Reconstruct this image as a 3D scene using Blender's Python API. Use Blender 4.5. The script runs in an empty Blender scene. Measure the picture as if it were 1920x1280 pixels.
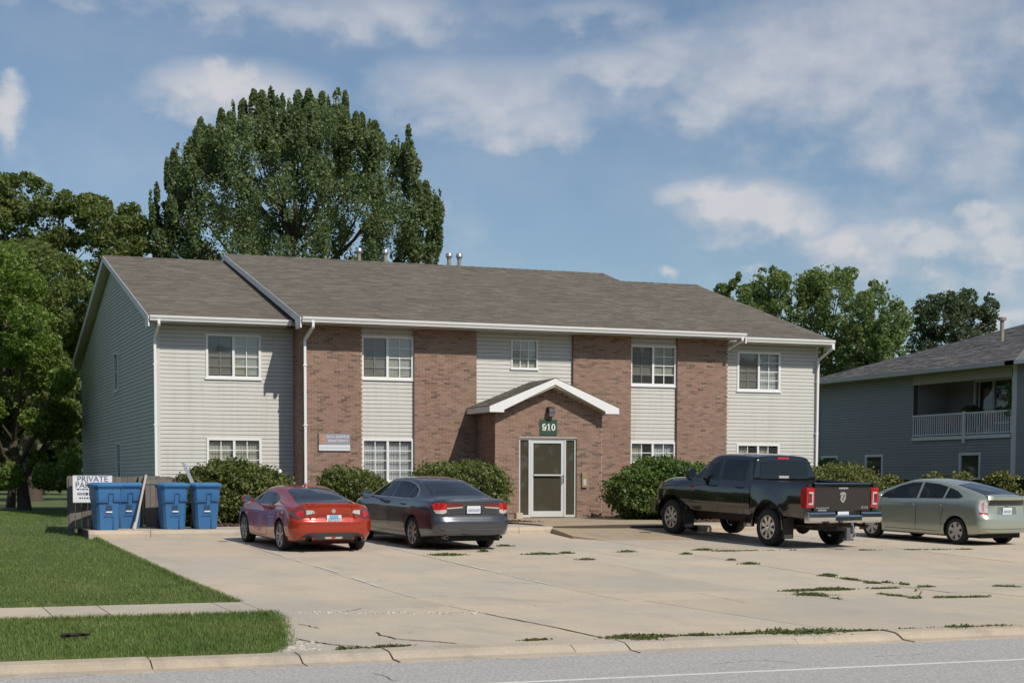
import bpy, bmesh, math, random
import numpy as np
from mathutils import Vector, Matrix
from mathutils.bvhtree import BVHTree
R = math.radians
rnd = random.Random(7)
nrg = np.random.default_rng(11)
scn = bpy.context.scene
col = scn.collection

# ---------------------------------------------------------------- camera, sun, sky, exposure
FPX, YAW, PITCH, ROLL, CY, EYE = 3077.83, 0.367, -0.0611, -0.0017, 1089.24, 1.85
cam_d = bpy.data.cameras.new("camera")
cam = bpy.data.objects.new("camera", cam_d)
col.objects.link(cam)
cam.location = (0, 0, EYE)
cam.rotation_mode = 'XYZ'
cam.matrix_world = (Matrix.Translation((0, 0, EYE)) @ Matrix.Rotation(-YAW, 4, 'Z')
                    @ Matrix.Rotation(math.pi / 2 + PITCH, 4, 'X') @ Matrix.Rotation(-ROLL, 4, 'Z'))
cam_d.sensor_width = 36
cam_d.lens = FPX / 1920 * 36
cam_d.shift_y = (CY - 640) / 1920
cam_d.clip_start = 0.1
cam_d.clip_end = 6000
scn.camera = cam

SUN_DIR = Vector((0.37, -1.0, 1.03)).normalized()
sun_el = math.asin(SUN_DIR.z)
sun_az = math.atan2(SUN_DIR.x, SUN_DIR.y)
sd = bpy.data.lights.new("sun", 'SUN')
sd.energy = 3.75
sd.angle = R(0.55)
sd.color = (1.0, 0.93, 0.82)
sun = bpy.data.objects.new("sun", sd)
col.objects.link(sun)
sun.location = (10, -10, 40)
sun.rotation_euler = SUN_DIR.to_track_quat('Z', 'Y').to_euler()

scn.view_settings.view_transform = 'Standard'
scn.view_settings.look = 'None'
scn.view_settings.exposure = 0.0
scn.view_settings.gamma = 1.0
scn.view_settings.use_curve_mapping = False
scn.cycles.max_bounces = 8
scn.cycles.transparent_max_bounces = 12
scn.cycles.caustics_reflective = False
scn.cycles.caustics_refractive = False


def ray(u, v):
    x, y = (u - 960) / FPX, (v - CY) / FPX
    cr, sr = math.cos(ROLL), math.sin(ROLL)
    x, y = x * cr + y * sr, -x * sr + y * cr
    cp, sp = math.cos(PITCH), math.sin(PITCH)
    dz, dd = -y * cp + sp, cp + y * sp
    cy, sy = math.cos(YAW), math.sin(YAW)
    return Vector((x * cy + dd * sy, -x * sy + dd * cy, dz))


def onY(u, v, Y):
    r = ray(u, v); t = Y / r.y
    return Vector((r.x * t, Y, EYE + r.z * t))


def onX(u, v, X):
    r = ray(u, v); t = X / r.x
    return Vector((X, r.y * t, EYE + r.z * t))


def onD(u, v, d):
    """point at depth d along the view axis"""
    r = ray(u, v)
    k = r.x * math.sin(YAW) + r.y * math.cos(YAW)
    t = d / k
    return Vector((r.x * t, r.y * t, EYE + r.z * t))


GY = [-99, 15.9, 16.5, 21, 23, 26, 30, 34, 37, 45, 400]
GZ = [0, 0, .07, .13, .15, .23, .35, .47, .58, .75, .75]


def G(y):
    return float(np.interp(y, GY, GZ))


world = bpy.data.worlds.new("World")
scn.world = world
world.use_nodes = True


class NT:
    """tiny node-tree helper"""
    def __init__(s, tree):
        s.t = tree; s.n = tree.nodes; s.l = tree.links

    def node(s, typ, **kw):
        n = s.n.new(typ)
        for k, v in kw.items():
            if k == 'inp':
                for a, b in v.items():
                    if hasattr(b, 'is_linked') or isinstance(b, bpy.types.NodeSocket):
                        s.l.new(b, n.inputs[a])
                    else:
                        n.inputs[a].default_value = b
            else:
                setattr(n, k, v)
        return n

    def math(s, op, a, b=None, c=None, clamp=False):
        n = s.n.new('ShaderNodeMath'); n.operation = op; n.use_clamp = clamp
        for i, x in enumerate((a, b, c)):
            if x is None: continue
            if isinstance(x, bpy.types.NodeSocket): s.l.new(x, n.inputs[i])
            else: n.inputs[i].default_value = x
        return n.outputs[0]

    def mix(s, f, a, b, typ='MIX'):
        n = s.n.new('ShaderNodeMix'); n.data_type = 'RGBA'; n.blend_type = typ
        for i, x in ((0, f), (6, a), (7, b)):
            if isinstance(x, bpy.types.NodeSocket): s.l.new(x, n.inputs[i])
            elif i: n.inputs[i].default_value = (*x[:3], 1)
            else: n.inputs[i].default_value = x
        return n.outputs[2]

    def noise(s, vec, scale, detail=4, rough=.55, dist=0.0):
        n = s.n.new('ShaderNodeTexNoise')
        if vec is not None: s.l.new(vec, n.inputs['Vector'])
        n.inputs['Scale'].default_value = scale
        n.inputs['Detail'].default_value = detail
        n.inputs['Roughness'].default_value = rough
        n.inputs['Distortion'].default_value = dist
        return n.outputs['Fac']

    def ramp(s, f, stops):
        n = s.n.new('ShaderNodeValToRGB')
        s.l.new(f, n.inputs[0])
        e = n.color_ramp.elements
        while len(e) < len(stops): e.new(0.5)
        for i, (p, c) in enumerate(stops):
            e[i].position = p
            e[i].color = (*c, 1) if len(c) == 3 else c
        return n.outputs[0]

    def mrange(s, f, a, b, c=0.0, d=1.0, smooth=False):
        n = s.n.new('ShaderNodeMapRange')
        if smooth: n.interpolation_type = 'SMOOTHSTEP'
        s.l.new(f, n.inputs[0])
        for i, x in enumerate((a, b, c, d)): n.inputs[i + 1].default_value = x
        return n.outputs[0]

    def mapping(s, vec, scale=(1, 1, 1), loc=(0, 0, 0), rot=(0, 0, 0)):
        n = s.n.new('ShaderNodeMapping')
        s.l.new(vec, n.inputs[0])
        n.inputs['Scale'].default_value = scale
        n.inputs['Location'].default_value = loc
        n.inputs['Rotation'].default_value = rot
        return n.outputs[0]


def build_sky():
    W = NT(world.node_tree)
    W.n.clear()
    out = W.node('ShaderNodeOutputWorld')
    bg = W.node('ShaderNodeBackground')
    W.l.new(bg.outputs[0], out.inputs[0])
    sky = W.node('ShaderNodeTexSky', sky_type='NISHITA', sun_disc=False,
                 sun_elevation=sun_el, sun_rotation=sun_az, altitude=200,
                 air_density=1.0, dust_density=0.6, ozone_density=2.2)
    tc = W.node('ShaderNodeTexCoord').outputs['Generated']
    sep = W.node('ShaderNodeSeparateXYZ')
    W.l.new(tc, sep.inputs[0])
    az = W.math('ARCTAN2', sep.outputs[0], sep.outputs[1])
    el = W.math('ARCSINE', sep.outputs[2])
    # warp the direction a little so cloud edges break up
    comb = W.node('ShaderNodeCombineXYZ')
    W.l.new(az, comb.inputs[0]); W.l.new(el, comb.inputs[1])
    v = comb.outputs[0]
    big = W.noise(W.mapping(v, (10, 17, 1)), 1.0, 5, .5)
    fine = W.noise(W.mapping(v, (30, 42, 1)), 1.0, 7, .52)
    wx = W.math('MULTIPLY', W.math('SUBTRACT', big, .5), .045)
    wy = W.math('MULTIPLY', W.math('SUBTRACT', fine, .5), .032)
    az2 = W.math('ADD', az, wx); el2 = W.math('ADD', el, wy)
    blobs = [(330, 8, 330, 26, .55), (600, 26, 260, 48, .62), (735, 28, 95, 42, .75), (430, 175, 112, 44, 1.15), (345, 180, 60, 34, .7), (530, 172, 50, 24, .5),
             (0, 205, 26, 50, 1.0), (20, 290, 90, 50, .42), (880, 185, 190, 58, .7), (1000, 232, 115, 42, .85), (760, 150, 110, 40, .6),
             (1165, 130, 105, 34, .75), (1110, 25, 110, 30, .55), (1290, 215, 60, 18, .5), (1500, 130, 370, 125, .62), (1640, 60, 360, 110, .74), (1430, 165, 110, 30, .5), (1750, 250, 260, 100, .66), (1620, 85, 130, 34, .4),
             (1320, 358, 66, 26, .9), (1400, 392, 92, 44, 1.35), (1445, 425, 42, 26, .6), (1510, 405, 38, 24, .7), (1600, 465, 70, 42, 1.2), (1700, 440, 100, 52, .62), (1790, 455, 60, 32, .55),
             (1880, 400, 90, 50, .6), (1880, 475, 70, 60, .75), (1745, 522, 50, 26, .75), (1232, 514, 34, 14, .6), (1060, 490, 90, 14, .35), (870, 440, 60, 50, .4), (840, 385, 16, 22, .45), (1920, 590, 70, 40, .7), (1400, 505, 90, 20, .4)]
    acc = None
    for (u, vv, ru, rv, s) in blobs:
        d = ray(u, vv).normalized()
        a0, e0 = math.atan2(d.x, d.y), math.asin(d.z)
        dx = W.math('MULTIPLY', W.math('SUBTRACT', az2, a0), FPX / ru * .74)
        dy = W.math('MULTIPLY', W.math('SUBTRACT', el2, e0), FPX / rv * .74)
        r2 = W.math('ADD', W.math('MULTIPLY', dx, dx), W.math('MULTIPLY', dy, dy))
        g = W.math('MULTIPLY', W.math('POWER', 2.718, W.math('MULTIPLY', r2, -1.0)), s)
        acc = g if acc is None else W.math('MAXIMUM', W.math('ADD', W.math('MULTIPLY', acc, .999), W.math('MULTIPLY', g, .25)), g)
    # everywhere else: unseen cloud of the same kind, cover raised for fill light
    inwin = W.math('MULTIPLY', W.mrange(az, -.02, .04, 0, 1, True), W.mrange(az, .72, .80, 1, 0, True))
    inwin = W.math('MULTIPLY', inwin, W.mrange(el, .30, .36, 1, 0, True))
    other = W.math('MULTIPLY', W.mrange(W.noise(W.mapping(tc, (3, 3, 7)), 1.0, 7, .6), .43, .70, 0, .85, True), W.math('SUBTRACT', 1.0, inwin))
    dens = W.math('ADD', acc, other)
    det = W.math('ADD', W.math('MULTIPLY', W.math('SUBTRACT', fine, .5), .85), W.math('MULTIPLY', W.math('SUBTRACT', big, .5), .55))
    dens = W.math('ADD', dens, W.math('MULTIPLY', det, W.mrange(dens, 0.0, .5, .25, 1.0)))
    # crisper cumulus heads low on the right
    puff = W.noise(W.mapping(v, (34, 40, 1)), 1.0, 8, .62)
    cum = None
    for (u, vv, ru, rv, s) in [(1335, 360, 44, 20, 1), (1392, 380, 50, 26, 1.2), (1432, 398, 40, 30, 1.2), (1462, 425, 26, 18, 1.0), (1508, 408, 26, 18, .9), (1545, 452, 34, 20, .9), (1590, 462, 44, 28, 1.1), (1632, 478, 26, 18, .9), (1700, 430, 50, 30, .8), (1745, 455, 50, 26, .9), (1752, 522, 34, 20, .8), (1860, 400, 60, 26, .9), (1895, 470, 44, 36, 1.0), (1885, 590, 44, 18, .8), (1232, 514, 22, 11, .8), (425, 165, 60, 30, .9), (350, 178, 34, 20, .7), (2, 200, 20, 46, 1.1), (1405, 510, 22, 14, .6)]:
        d = ray(u, vv).normalized(); a0, e0 = math.atan2(d.x, d.y), math.asin(d.z)
        dx = W.math('MULTIPLY', W.math('SUBTRACT', az2, a0), FPX / ru * .8); dy = W.math('MULTIPLY', W.math('SUBTRACT', el2, e0), FPX / rv * .8)
        g = W.math('MULTIPLY', W.math('POWER', 2.718, W.math('MULTIPLY', W.math('ADD', W.math('MULTIPLY', dx, dx), W.math('MULTIPLY', dy, dy)), -1.0)), s)
        cum = g if cum is None else W.math('MAXIMUM', cum, g)
    cumd = W.math('ADD', cum, W.math('MULTIPLY', W.math('SUBTRACT', puff, .5), 2.6))
    cumf = W.math('MULTIPLY', W.mrange(cumd, .30, 1.0, 0, .60, True), W.mrange(cum, .05, .35, 0, 1, True))
    cl = W.mrange(dens, .05, 1.1, 0, .86, True)
    shade = W.mix(W.mrange(fine, .35, .7, 0, 1, True), SKY_CLOUD_DARK, SKY_CLOUD)
    skyc = W.mix(1.0, sky.outputs[0], SKY_TINT, 'MULTIPLY')
    final = W.mix(cumf, W.mix(W.math('MAXIMUM', cl, W.mrange(big, .35, .75, .10, .26, True)), skyc, shade), SKY_PUFF)
    W.l.new(final, bg.inputs[0])
    bg.inputs[1].default_value = SKY_STRENGTH


SKY_STRENGTH = 0.092
SKY_PUFF = (7.2, 7.15, 7.3)
SKY_TINT = (0.80, 0.89, 0.93)
SKY_CLOUD = (6.5, 6.65, 7.1)
SKY_CLOUD_DARK = (5.5, 5.85, 6.55)
build_sky()

# ---------------------------------------------------------------- mesh helpers
WM = {}


class MB:
    def __init__(s):
        s.v = []; s.f = []; s.m = []; s.cur = 0

    def add(s, vs, fs):
        o = len(s.v); s.v += [tuple(p) for p in vs]
        for f in fs: s.f.append([i + o for i in f]); s.m.append(s.cur)
        return s

    def box(s, x0, x1, y0, y1, z0, z1):
        return s.add([(x0, y0, z0), (x1, y0, z0), (x1, y1, z0), (x0, y1, z0), (x0, y0, z1), (x1, y0, z1), (x1, y1, z1), (x0, y1, z1)],
                     [(0, 3, 2, 1), (4, 5, 6, 7), (0, 1, 5, 4), (1, 2, 6, 5), (2, 3, 7, 6), (3, 0, 4, 7)])

    def prism(s, poly, axis, a, b):
        """poly in the two other axes (ordered x,y,z minus axis); extruded from a to b"""
        n = len(poly)
        def mk(p, t):
            p = list(p); p.insert(axis, t); return tuple(p)
        vs = [mk(p, a) for p in poly] + [mk(p, b) for p in poly]
        ar = sum(poly[i][0] * poly[(i + 1) % n][1] - poly[(i + 1) % n][0] * poly[i][1] for i in range(n))
        flip = (ar > 0) != (axis == 1)
        fs = [list(range(n)), [n + i for i in reversed(range(n))]] + [[i, i + n, (i + 1) % n + n, (i + 1) % n] for i in range(n)]
        if flip: fs = [list(reversed(f)) for f in fs]
        return s.add(vs, fs)

    def tube(s, p, q, r0, r1=None, n=10, cap=True):
        r1 = r0 if r1 is None else r1
        p, q = Vector(p), Vector(q); d = (q - p).normalized()
        a = d.orthogonal().normalized(); b = d.cross(a)
        vs = []
        for c, r in ((p, r0), (q, r1)):
            for i in range(n):
                t = 2 * math.pi * i / n
                vs.append(c + (a * math.cos(t) + b * math.sin(t)) * r)
        fs = [[i, (i + 1) % n, (i + 1) % n + n, i + n] for i in range(n)]
        if cap: fs += [list(reversed(range(n))), [n + i for i in range(n)]]
        return s.add(vs, fs)

    def path(s, pts, radii, n=8):
        for i in range(len(pts) - 1): s.tube(pts[i], pts[i + 1], radii[i], radii[i + 1], n, cap=(i in (0, len(pts) - 2)))
        return s

    def lathe(s, prof, n=24, axis='z', c=(0, 0, 0)):
        """prof: (r, t) list"""
        vs = []
        for (r, t) in prof:
            for i in range(n):
                a = 2 * math.pi * i / n
                x, y = r * math.cos(a), r * math.sin(a)
                p = {'z': (x, y, t), 'y': (x, t, -y), 'x': (t, x, y)}[axis]
                vs.append((p[0] + c[0], p[1] + c[1], p[2] + c[2]))
        fs = [[k * n + i, k * n + (i + 1) % n, (k + 1) * n + (i + 1) % n, (k + 1) * n + i] for k in range(len(prof) - 1) for i in range(n)]
        return s.add(vs, fs)

    def ico(s, c, r, sub=2, sc=(1, 1, 1)):
        bm = bmesh.new(); bmesh.ops.create_icosphere(bm, subdivisions=sub, radius=r)
        s.add([(v.co.x * sc[0] + c[0], v.co.y * sc[1] + c[1], v.co.z * sc[2] + c[2]) for v in bm.verts], [[v.index for v in f.verts] for f in bm.faces])
        bm.free(); return s

    def mesh(s, name, mats, smooth=None):
        me = bpy.data.meshes.new(name)
        me.from_pydata(s.v, [], s.f)
        mats = mats if isinstance(mats, (list, tuple)) else [mats]
        for m in mats: me.materials.append(m)
        if len(mats) > 1: me.polygons.foreach_set('material_index', s.m)
        if smooth is not None:
            me.polygons.foreach_set('use_smooth', [True] * len(me.polygons))
            me.set_sharp_from_angle(angle=R(smooth))
        me.update()
        return me


def tagp(o, label=None, cat=None, group=None, kind=None):
    if label: o['label'] = label
    if cat: o['category'] = cat
    if group: o['group'] = group
    if kind: o['kind'] = kind
    return o


def put(name, me, parent=None, M=None, **kw):
    """link a mesh (or None for an empty) at world matrix M"""
    o = bpy.data.objects.new(name, me)
    col.objects.link(o)
    M = M if M is not None else (WM[parent] if parent is not None else Matrix())
    WM[o] = M.copy()
    if parent is not None:
        o.parent = parent
        o.matrix_basis = WM[parent].inverted() @ M
    else:
        o.matrix_basis = M
    tagp(o, **kw)
    return o


def T(x, y, z, rz=0.0):
    return Matrix.Translation((x, y, z)) @ Matrix.Rotation(rz, 4, 'Z')


def copy_tree(o, M, parent=None):
    """copy a thing with its parts; M is the new world matrix of the copy"""
    c = o.copy(); col.objects.link(c)
    if parent is not None:
        c.parent = parent; c.matrix_basis = o.matrix_basis.copy()
    else:
        c.matrix_basis = M
    WM[c] = M.copy()
    for ch in list(o.children):
        copy_tree(ch, M @ ch.matrix_basis, c)
    return c


# ---------------------------------------------------------------- materials
MATS = {}


def mat(name, color=(.5, .5, .5), rough=.6, metal=0.0, coat=0.0, spec=None, var=0.0, vscale=3.0, bump=0.0, bscale=40.0, coat_rough=.03, isl=0.0, emis=None):
    if name in MATS: return MATS[name]
    m = bpy.data.materials.new(name); m.use_nodes = True
    N = NT(m.node_tree)
    b = N.n['Principled BSDF']
    b.inputs['Roughness'].default_value = rough
    b.inputs['Metallic'].default_value = metal
    b.inputs['Coat Weight'].default_value = coat
    b.inputs['Coat Roughness'].default_value = coat_rough
    if spec is not None: b.inputs['Specular IOR Level'].default_value = spec
    c = None
    tc = N.node('ShaderNodeTexCoord').outputs['Object'] if (var or bump) else None
    if var:
        f = N.noise(tc, vscale, 5, .6)
        c = N.mix(f, [x * (1 - var) for x in color], [min(1, x * (1 + var)) for x in color])
    if isl:
        g = N.node('ShaderNodeNewGeometry')
        oi = N.node('ShaderNodeObjectInfo')
        r = N.math('FRACT', N.math('ADD', g.outputs['Random Per Island'], oi.outputs['Random']))
        c = N.mix(r, [x * (1 - isl) for x in color], [min(1, x * (1 + isl)) for x in color]) if c is None else \
            N.mix(1.0, c, N.mix(r, (1 - isl,) * 3, (1 + isl * .3,) * 3), 'MULTIPLY')
    if c is None: b.inputs['Base Color'].default_value = (*color, 1)
    else: N.l.new(c, b.inputs['Base Color'])
    if bump:
        bp = N.node('ShaderNodeBump', inp={'Strength': bump, 'Distance': .01})
        N.l.new(N.noise(tc, bscale, 4, .6), bp.inputs['Height'])
        N.l.new(bp.outputs[0], b.inputs['Normal'])
    if emis:
        b.inputs['Emission Color'].default_value = (*emis[:3], 1)
        b.inputs['Emission Strength'].default_value = emis[3]
    MATS[name] = m
    return m


def m_leaf(name, dark, light, rough=.55, trans=.35, yellow=None, patch=None):
    if name in MATS: return MATS[name]
    m = bpy.data.materials.new(name); m.use_nodes = True
    N = NT(m.node_tree); N.n.clear()
    out = N.node('ShaderNodeOutputMaterial')
    g = N.node('ShaderNodeNewGeometry')
    tc = N.node('ShaderNodeTexCoord').outputs['Object']
    r = g.outputs['Random Per Island']
    f = N.math('ADD', N.math('MULTIPLY', r, .6), N.math('MULTIPLY', N.noise(tc, .45, 3, .6), .55), clamp=True)
    stops = [(.2, dark), (.85, light)]
    if yellow: stops = [(.15, dark), (.78, light), (.97, yellow)]
    c = N.ramp(f, stops)
    if patch:
        gp = N.node('ShaderNodeNewGeometry').outputs['Position']
        c = N.mix(N.mrange(N.noise(N.mapping(gp, (.9, .55, 1)), 1.0, 5, .7), .47, .72, 0, .62, True), c, patch)
        c = N.mix(N.mrange(N.noise(N.mapping(gp, (.5, .22, 1), (3, 7, 1)), 1.0, 3, .6), .45, .65, 0, .45, True), c, N.mix(1.0, c, (.55, .68, .5), 'MULTIPLY'))
    b = N.node('ShaderNodeBsdfPrincipled', inp={'Base Color': c, 'Roughness': rough, 'Specular IOR Level': .45})
    t = N.node('ShaderNodeBsdfTranslucent', inp={'Color': N.mix(1.0, c, (1.1, 1.25, .5), 'MULTIPLY')})
    mx = N.node('ShaderNodeMixShader', inp={0: trans, 1: b.outputs[0], 2: t.outputs[0]})
    N.l.new(mx.outputs[0], out.inputs[0])
    MATS[name] = m
    return m


def m_concrete(name, base, isl=.06, stain=.18, tan=(1.06, .98, .86), cracks=1.0):
    m = bpy.data.materials.new(name); m.use_nodes = True
    N = NT(m.node_tree); b = N.n['Principled BSDF']
    geo = N.node('ShaderNodeNewGeometry').outputs['Position']
    oi = N.node('ShaderNodeObjectInfo').outputs['Random']
    big = N.noise(geo, .35, 5, .6)
    mid = N.noise(N.mapping(geo, (1, .45, 1)), 1.7, 6, .65, .6)
    spk = N.noise(geo, 34, 5, .85)
    c = N.mix(N.mrange(big, .3, .7, 0, 1, True), [x * (1 - .10) for x in base], [x * t * 1.05 for x, t in zip(base, tan)])
    c = N.mix(N.mrange(mid, .45, .75, 0, .55, True), c, [x * (1 - stain * 1.6) for x in base])
    c = N.mix(N.mrange(spk, .3, .75, 0, 1), c, N.mix(1.0, c, (.66, .65, .63), 'MULTIPLY'))
    c = N.mix(N.mrange(N.noise(geo, 9, 6, .75), .55, .8, 0, .35, True), c, [x * 1.22 for x in base])
    c = N.mix(N.mrange(N.noise(N.mapping(geo, (.6, .3, 1), (4, 2, 0)), 1.0, 7, .72, 1.2), .52, .72, 0, .5, True), c, N.mix(1.0, c, (.80, .77, .72), 'MULTIPLY'))
    vo = N.node('ShaderNodeTexVoronoi', feature='DISTANCE_TO_EDGE', inp={'Vector': N.mix(.16, N.mapping(geo, (.3, .3, .3)), N.node('ShaderNodeTexNoise', inp={'Scale': 1.1, 'Detail': 6, 'Vector': geo}).outputs['Color']), 'Scale': 1.0})
    hair = N.math('MULTIPLY', N.mrange(vo.outputs[0], .0, .0035, .75 * cracks, 0, True), N.mrange(N.noise(geo, .6, 2, .5), .5, .6, 0, 1, True))
    c = N.mix(hair, c, (.16, .13, .10))
    c = N.mix(1.0, c, N.mix(oi, (1 - isl,) * 3, (1 + isl,) * 3), 'MULTIPLY')
    N.l.new(c, b.inputs['Base Color'])
    b.inputs['Roughness'].default_value = .85
    bp = N.node('ShaderNodeBump', inp={'Strength': .35, 'Distance': .006})
    N.l.new(N.noise(geo, 45, 5, .7), bp.inputs['Height'])
    N.l.new(bp.outputs[0], b.inputs['Normal'])
    MATS[name] = m
    return m


def m_asphalt():
    m = bpy.data.materials.new('road_asphalt'); m.use_nodes = True
    N = NT(m.node_tree); b = N.n['Principled BSDF']
    geo = N.node('ShaderNodeNewGeometry').outputs['Position']
    spk = N.noise(geo, 30, 5, .9)
    mid = N.noise(N.mapping(geo, (.25, 1.2, 1)), 1.6, 5, .6)
    c = N.ramp(spk, [(.32, (.15, .146, .138)), (.5, (.41, .398, .375)), (.68, (.74, .72, .68))])
    c = N.mix(N.mrange(mid, .35, .75, 0, .4, True), c, (.36, .35, .33))
    c = N.mix(1.0, c, N.mix(N.mrange(N.noise(geo, 11, 4, .8), .35, .65, 0, 1), (.86, .86, .86), (1.12, 1.12, 1.12)), 'MULTIPLY')
    N.l.new(c, b.inputs['Base Color'])
    b.inputs['Roughness'].default_value = .9
    bp = N.node('ShaderNodeBump', inp={'Strength': .5, 'Distance': .008})
    N.l.new(spk, bp.inputs['Height']); N.l.new(bp.outputs[0], b.inputs['Normal'])
    return m


def m_ground():
    m = bpy.data.materials.new('lawn_soil'); m.use_nodes = True
    N = NT(m.node_tree); b = N.n['Principled BSDF']
    geo = N.node('ShaderNodeNewGeometry').outputs['Position']
    a = N.noise(geo, .5, 5, .65); f = N.noise(N.mapping(geo, (1, 1, 1)), 30, 4, .7)
    str_ = N.noise(N.mapping(geo, (.35, .05, 1), rot=(0, 0, .25)), 4.0, 3, .5)
    c = N.ramp(f, [(.25, (.045, .070, .020)), (.5, (.095, .135, .036)), (.8, (.17, .205, .07))])
    c = N.mix(N.mrange(a, .4, .75, 0, .6, True), c, (.15, .165, .06))
    c = N.mix(N.mrange(str_, .4, .7, 0, .35, True), c, (.07, .105, .03))
    N.l.new(c, b.inputs['Base Color']); b.inputs['Roughness'].default_value = .95
    bp = N.node('ShaderNodeBump', inp={'Strength': .8, 'Distance': .04})
    N.l.new(f, bp.inputs['Height']); N.l.new(bp.outputs[0], b.inputs['Normal'])
    return m


def m_brick():
    m = bpy.data.materials.new('fired_brick'); m.use_nodes = True
    N = NT(m.node_tree); b = N.n['Principled BSDF']
    g = N.node('ShaderNodeNewGeometry'); oi = N.node('ShaderNodeObjectInfo').outputs['Random']
    r = N.math('FRACT', N.math('ADD', g.outputs['Random Per Island'], oi))
    c = N.ramp(r, [(0, (.14, .09, .068)), (.08, (.19, .118, .088)), (.20, (.26, .156, .116)), (.55, (.30, .176, .130)), (.82, (.35, .208, .155)), (1, (.28, .185, .142))])
    c = N.mix(N.mrange(N.noise(g.outputs['Position'], 26, 5, .7), .35, .75, 0, .5), c, N.mix(1.0, c, (.66, .64, .62), 'MULTIPLY'))
    c = N.mix(N.mrange(N.noise(g.outputs['Position'], .8, 4, .6), .4, .7, 0, .22), c, (.32, .25, .19))
    N.l.new(c, b.inputs['Base Color']); b.inputs['Roughness'].default_value = .85
    bp = N.node('ShaderNodeBump', inp={'Strength': .5, 'Distance': .004})
    N.l.new(N.noise(g.outputs['Position'], 90, 3, .7), bp.inputs['Height']); N.l.new(bp.outputs[0], b.inputs['Normal'])
    return m


def m_shingle(name, cols):
    m = bpy.data.materials.new(name); m.use_nodes = True
    N = NT(m.node_tree); b = N.n['Principled BSDF']
    g = N.node('ShaderNodeNewGeometry')
    r = g.outputs['Random Per Island']
    f = N.noise(N.mapping(g.outputs['Position'], (7, 5, 5)), 1.0, 5, .75)
    f2 = N.noise(g.outputs['Position'], 38, 3, .7)
    k = N.math('ADD', N.math('MULTIPLY', r, .65), N.math('MULTIPLY', f, .42), clamp=True)
    c = N.ramp(k, [(.12, cols[0]), (.45, cols[1]), (.72, cols[2]), (.95, cols[3])])
    c = N.mix(N.mrange(f2, .3, .7, 0, .5), c, N.mix(1.0, c, (.72, .7, .7), 'MULTIPLY'))
    c = N.mix(N.mrange(N.noise(g.outputs['Position'], .5, 4, .6), .4, .75, 0, .35), c, cols[1])
    N.l.new(c, b.inputs['Base Color']); b.inputs['Roughness'].default_value = .95
    return m


def m_glass(name, tint=(.75, .8, .8), refl=.16, col2=(.8, .9, 1.0), dust=0.0, liftc=(.4, .4, .38)):
    m = bpy.data.materials.new(name); m.use_nodes = True
    N = NT(m.node_tree); N.n.clear()
    out = N.node('ShaderNodeOutputMaterial')
    t = N.node('ShaderNodeBsdfTransparent', inp={0: (*tint, 1)})
    g = N.node('ShaderNodeBsdfGlossy', inp={'Color': (*col2, 1), 'Roughness': .02})
    lw = N.node('ShaderNodeLayerWeight', inp={0: .25})
    f = N.math('ADD', N.math('MULTIPLY', lw.outputs[0], .9), refl * .5, clamp=True)
    mx = N.node('ShaderNodeMixShader', inp={0: f, 1: t.outputs[0], 2: g.outputs[0]})
    if dust:       # painted-in diffuse veil that lightens dark panes, also insect mesh
        df = N.node('ShaderNodeBsdfDiffuse', inp={0: (*liftc, 1)})
        mx = N.node('ShaderNodeMixShader', inp={0: dust, 1: mx.outputs[0], 2: df.outputs[0]})
    N.l.new(mx.outputs[0], out.inputs[0])
    return m


M_CONC = m_concrete('lot_concrete', (.60, .54, .455), stain=.13, cracks=.45)
M_CONC2 = m_concrete('walk_concrete', (.57, .515, .435), cracks=.4)
M_KERB = m_concrete('kerb_concrete', (.56, .50, .42), stain=.25, cracks=0.0)
M_ASPH = m_asphalt()
M_GROUND = m_ground()
M_BRICK = m_brick()
M_MORT = mat('mortar', (.50, .44, .36), .95, var=.15, vscale=8)
M_SHING = m_shingle('brown_shingle', [(.105, .094, .078), (.142, .126, .104), (.175, .156, .128), (.225, .20, .165)])
M_SHING2 = m_shingle('grey_shingle', [(.13, .125, .12), (.175, .168, .16), (.22, .21, .20), (.28, .268, .255)])
M_SIDE = mat('vinyl_siding', (.565, .56, .53), .55, var=.04, vscale=1.5, isl=.02)
def streaks(m, amt):
    N = NT(m.node_tree); b = N.n['Principled BSDF']; src = b.inputs['Base Color'].links[0].from_socket
    gp = N.node('ShaderNodeNewGeometry').outputs['Position']
    f = N.mrange(N.noise(N.mapping(gp, (3.2, 3.2, .25)), 1.0, 5, .65), .45, .75, 0, 1, True)
    N.l.new(N.mix(N.math('MULTIPLY', f, amt), src, N.mix(1.0, src, (.80, .78, .72), 'MULTIPLY')), b.inputs['Base Color'])
streaks(M_SIDE, .55)
M_SIDE_G = mat('grey_siding', (.33, .33, .335), .6, var=.06, vscale=1.5, isl=.05)
M_WHITE = mat('white_trim', (.80, .80, .80), .42, var=.03)
M_SOFF = mat('soffit_vinyl', (.55, .52, .44), .6)
M_GLASS = m_glass('window_glass', (.92, .95, .94), .14, dust=.07, liftc=(.5, .5, .48))
M_GLASS_D = m_glass('dark_glass', (.78, .77, .72), .12, dust=.14, liftc=(.42, .39, .28))
M_SCREEN = m_glass('screened_glass', (.62, .62, .62), .08, dust=.10, liftc=(.45, .45, .45))
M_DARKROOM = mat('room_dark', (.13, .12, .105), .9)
M_CURT = mat('cream_curtain', (.72, .71, .60), .9, var=.1, vscale=5)
M_CURTW = mat('white_curtain', (.76, .76, .76), .9, var=.12, vscale=5)
M_LAP_SHADE = mat('lap_shade_backing', (.10, .095, .085), .95)  # dark backing behind the course gaps, paints the lap shadow lines
M_BLACK = mat('black_plastic', (.02, .02, .022), .5)
M_CRACK = mat('crack_dirt', (.08, .065, .05), .95)
M_GAP = mat('joint_dirt', (.08, .062, .045), .95)
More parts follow.
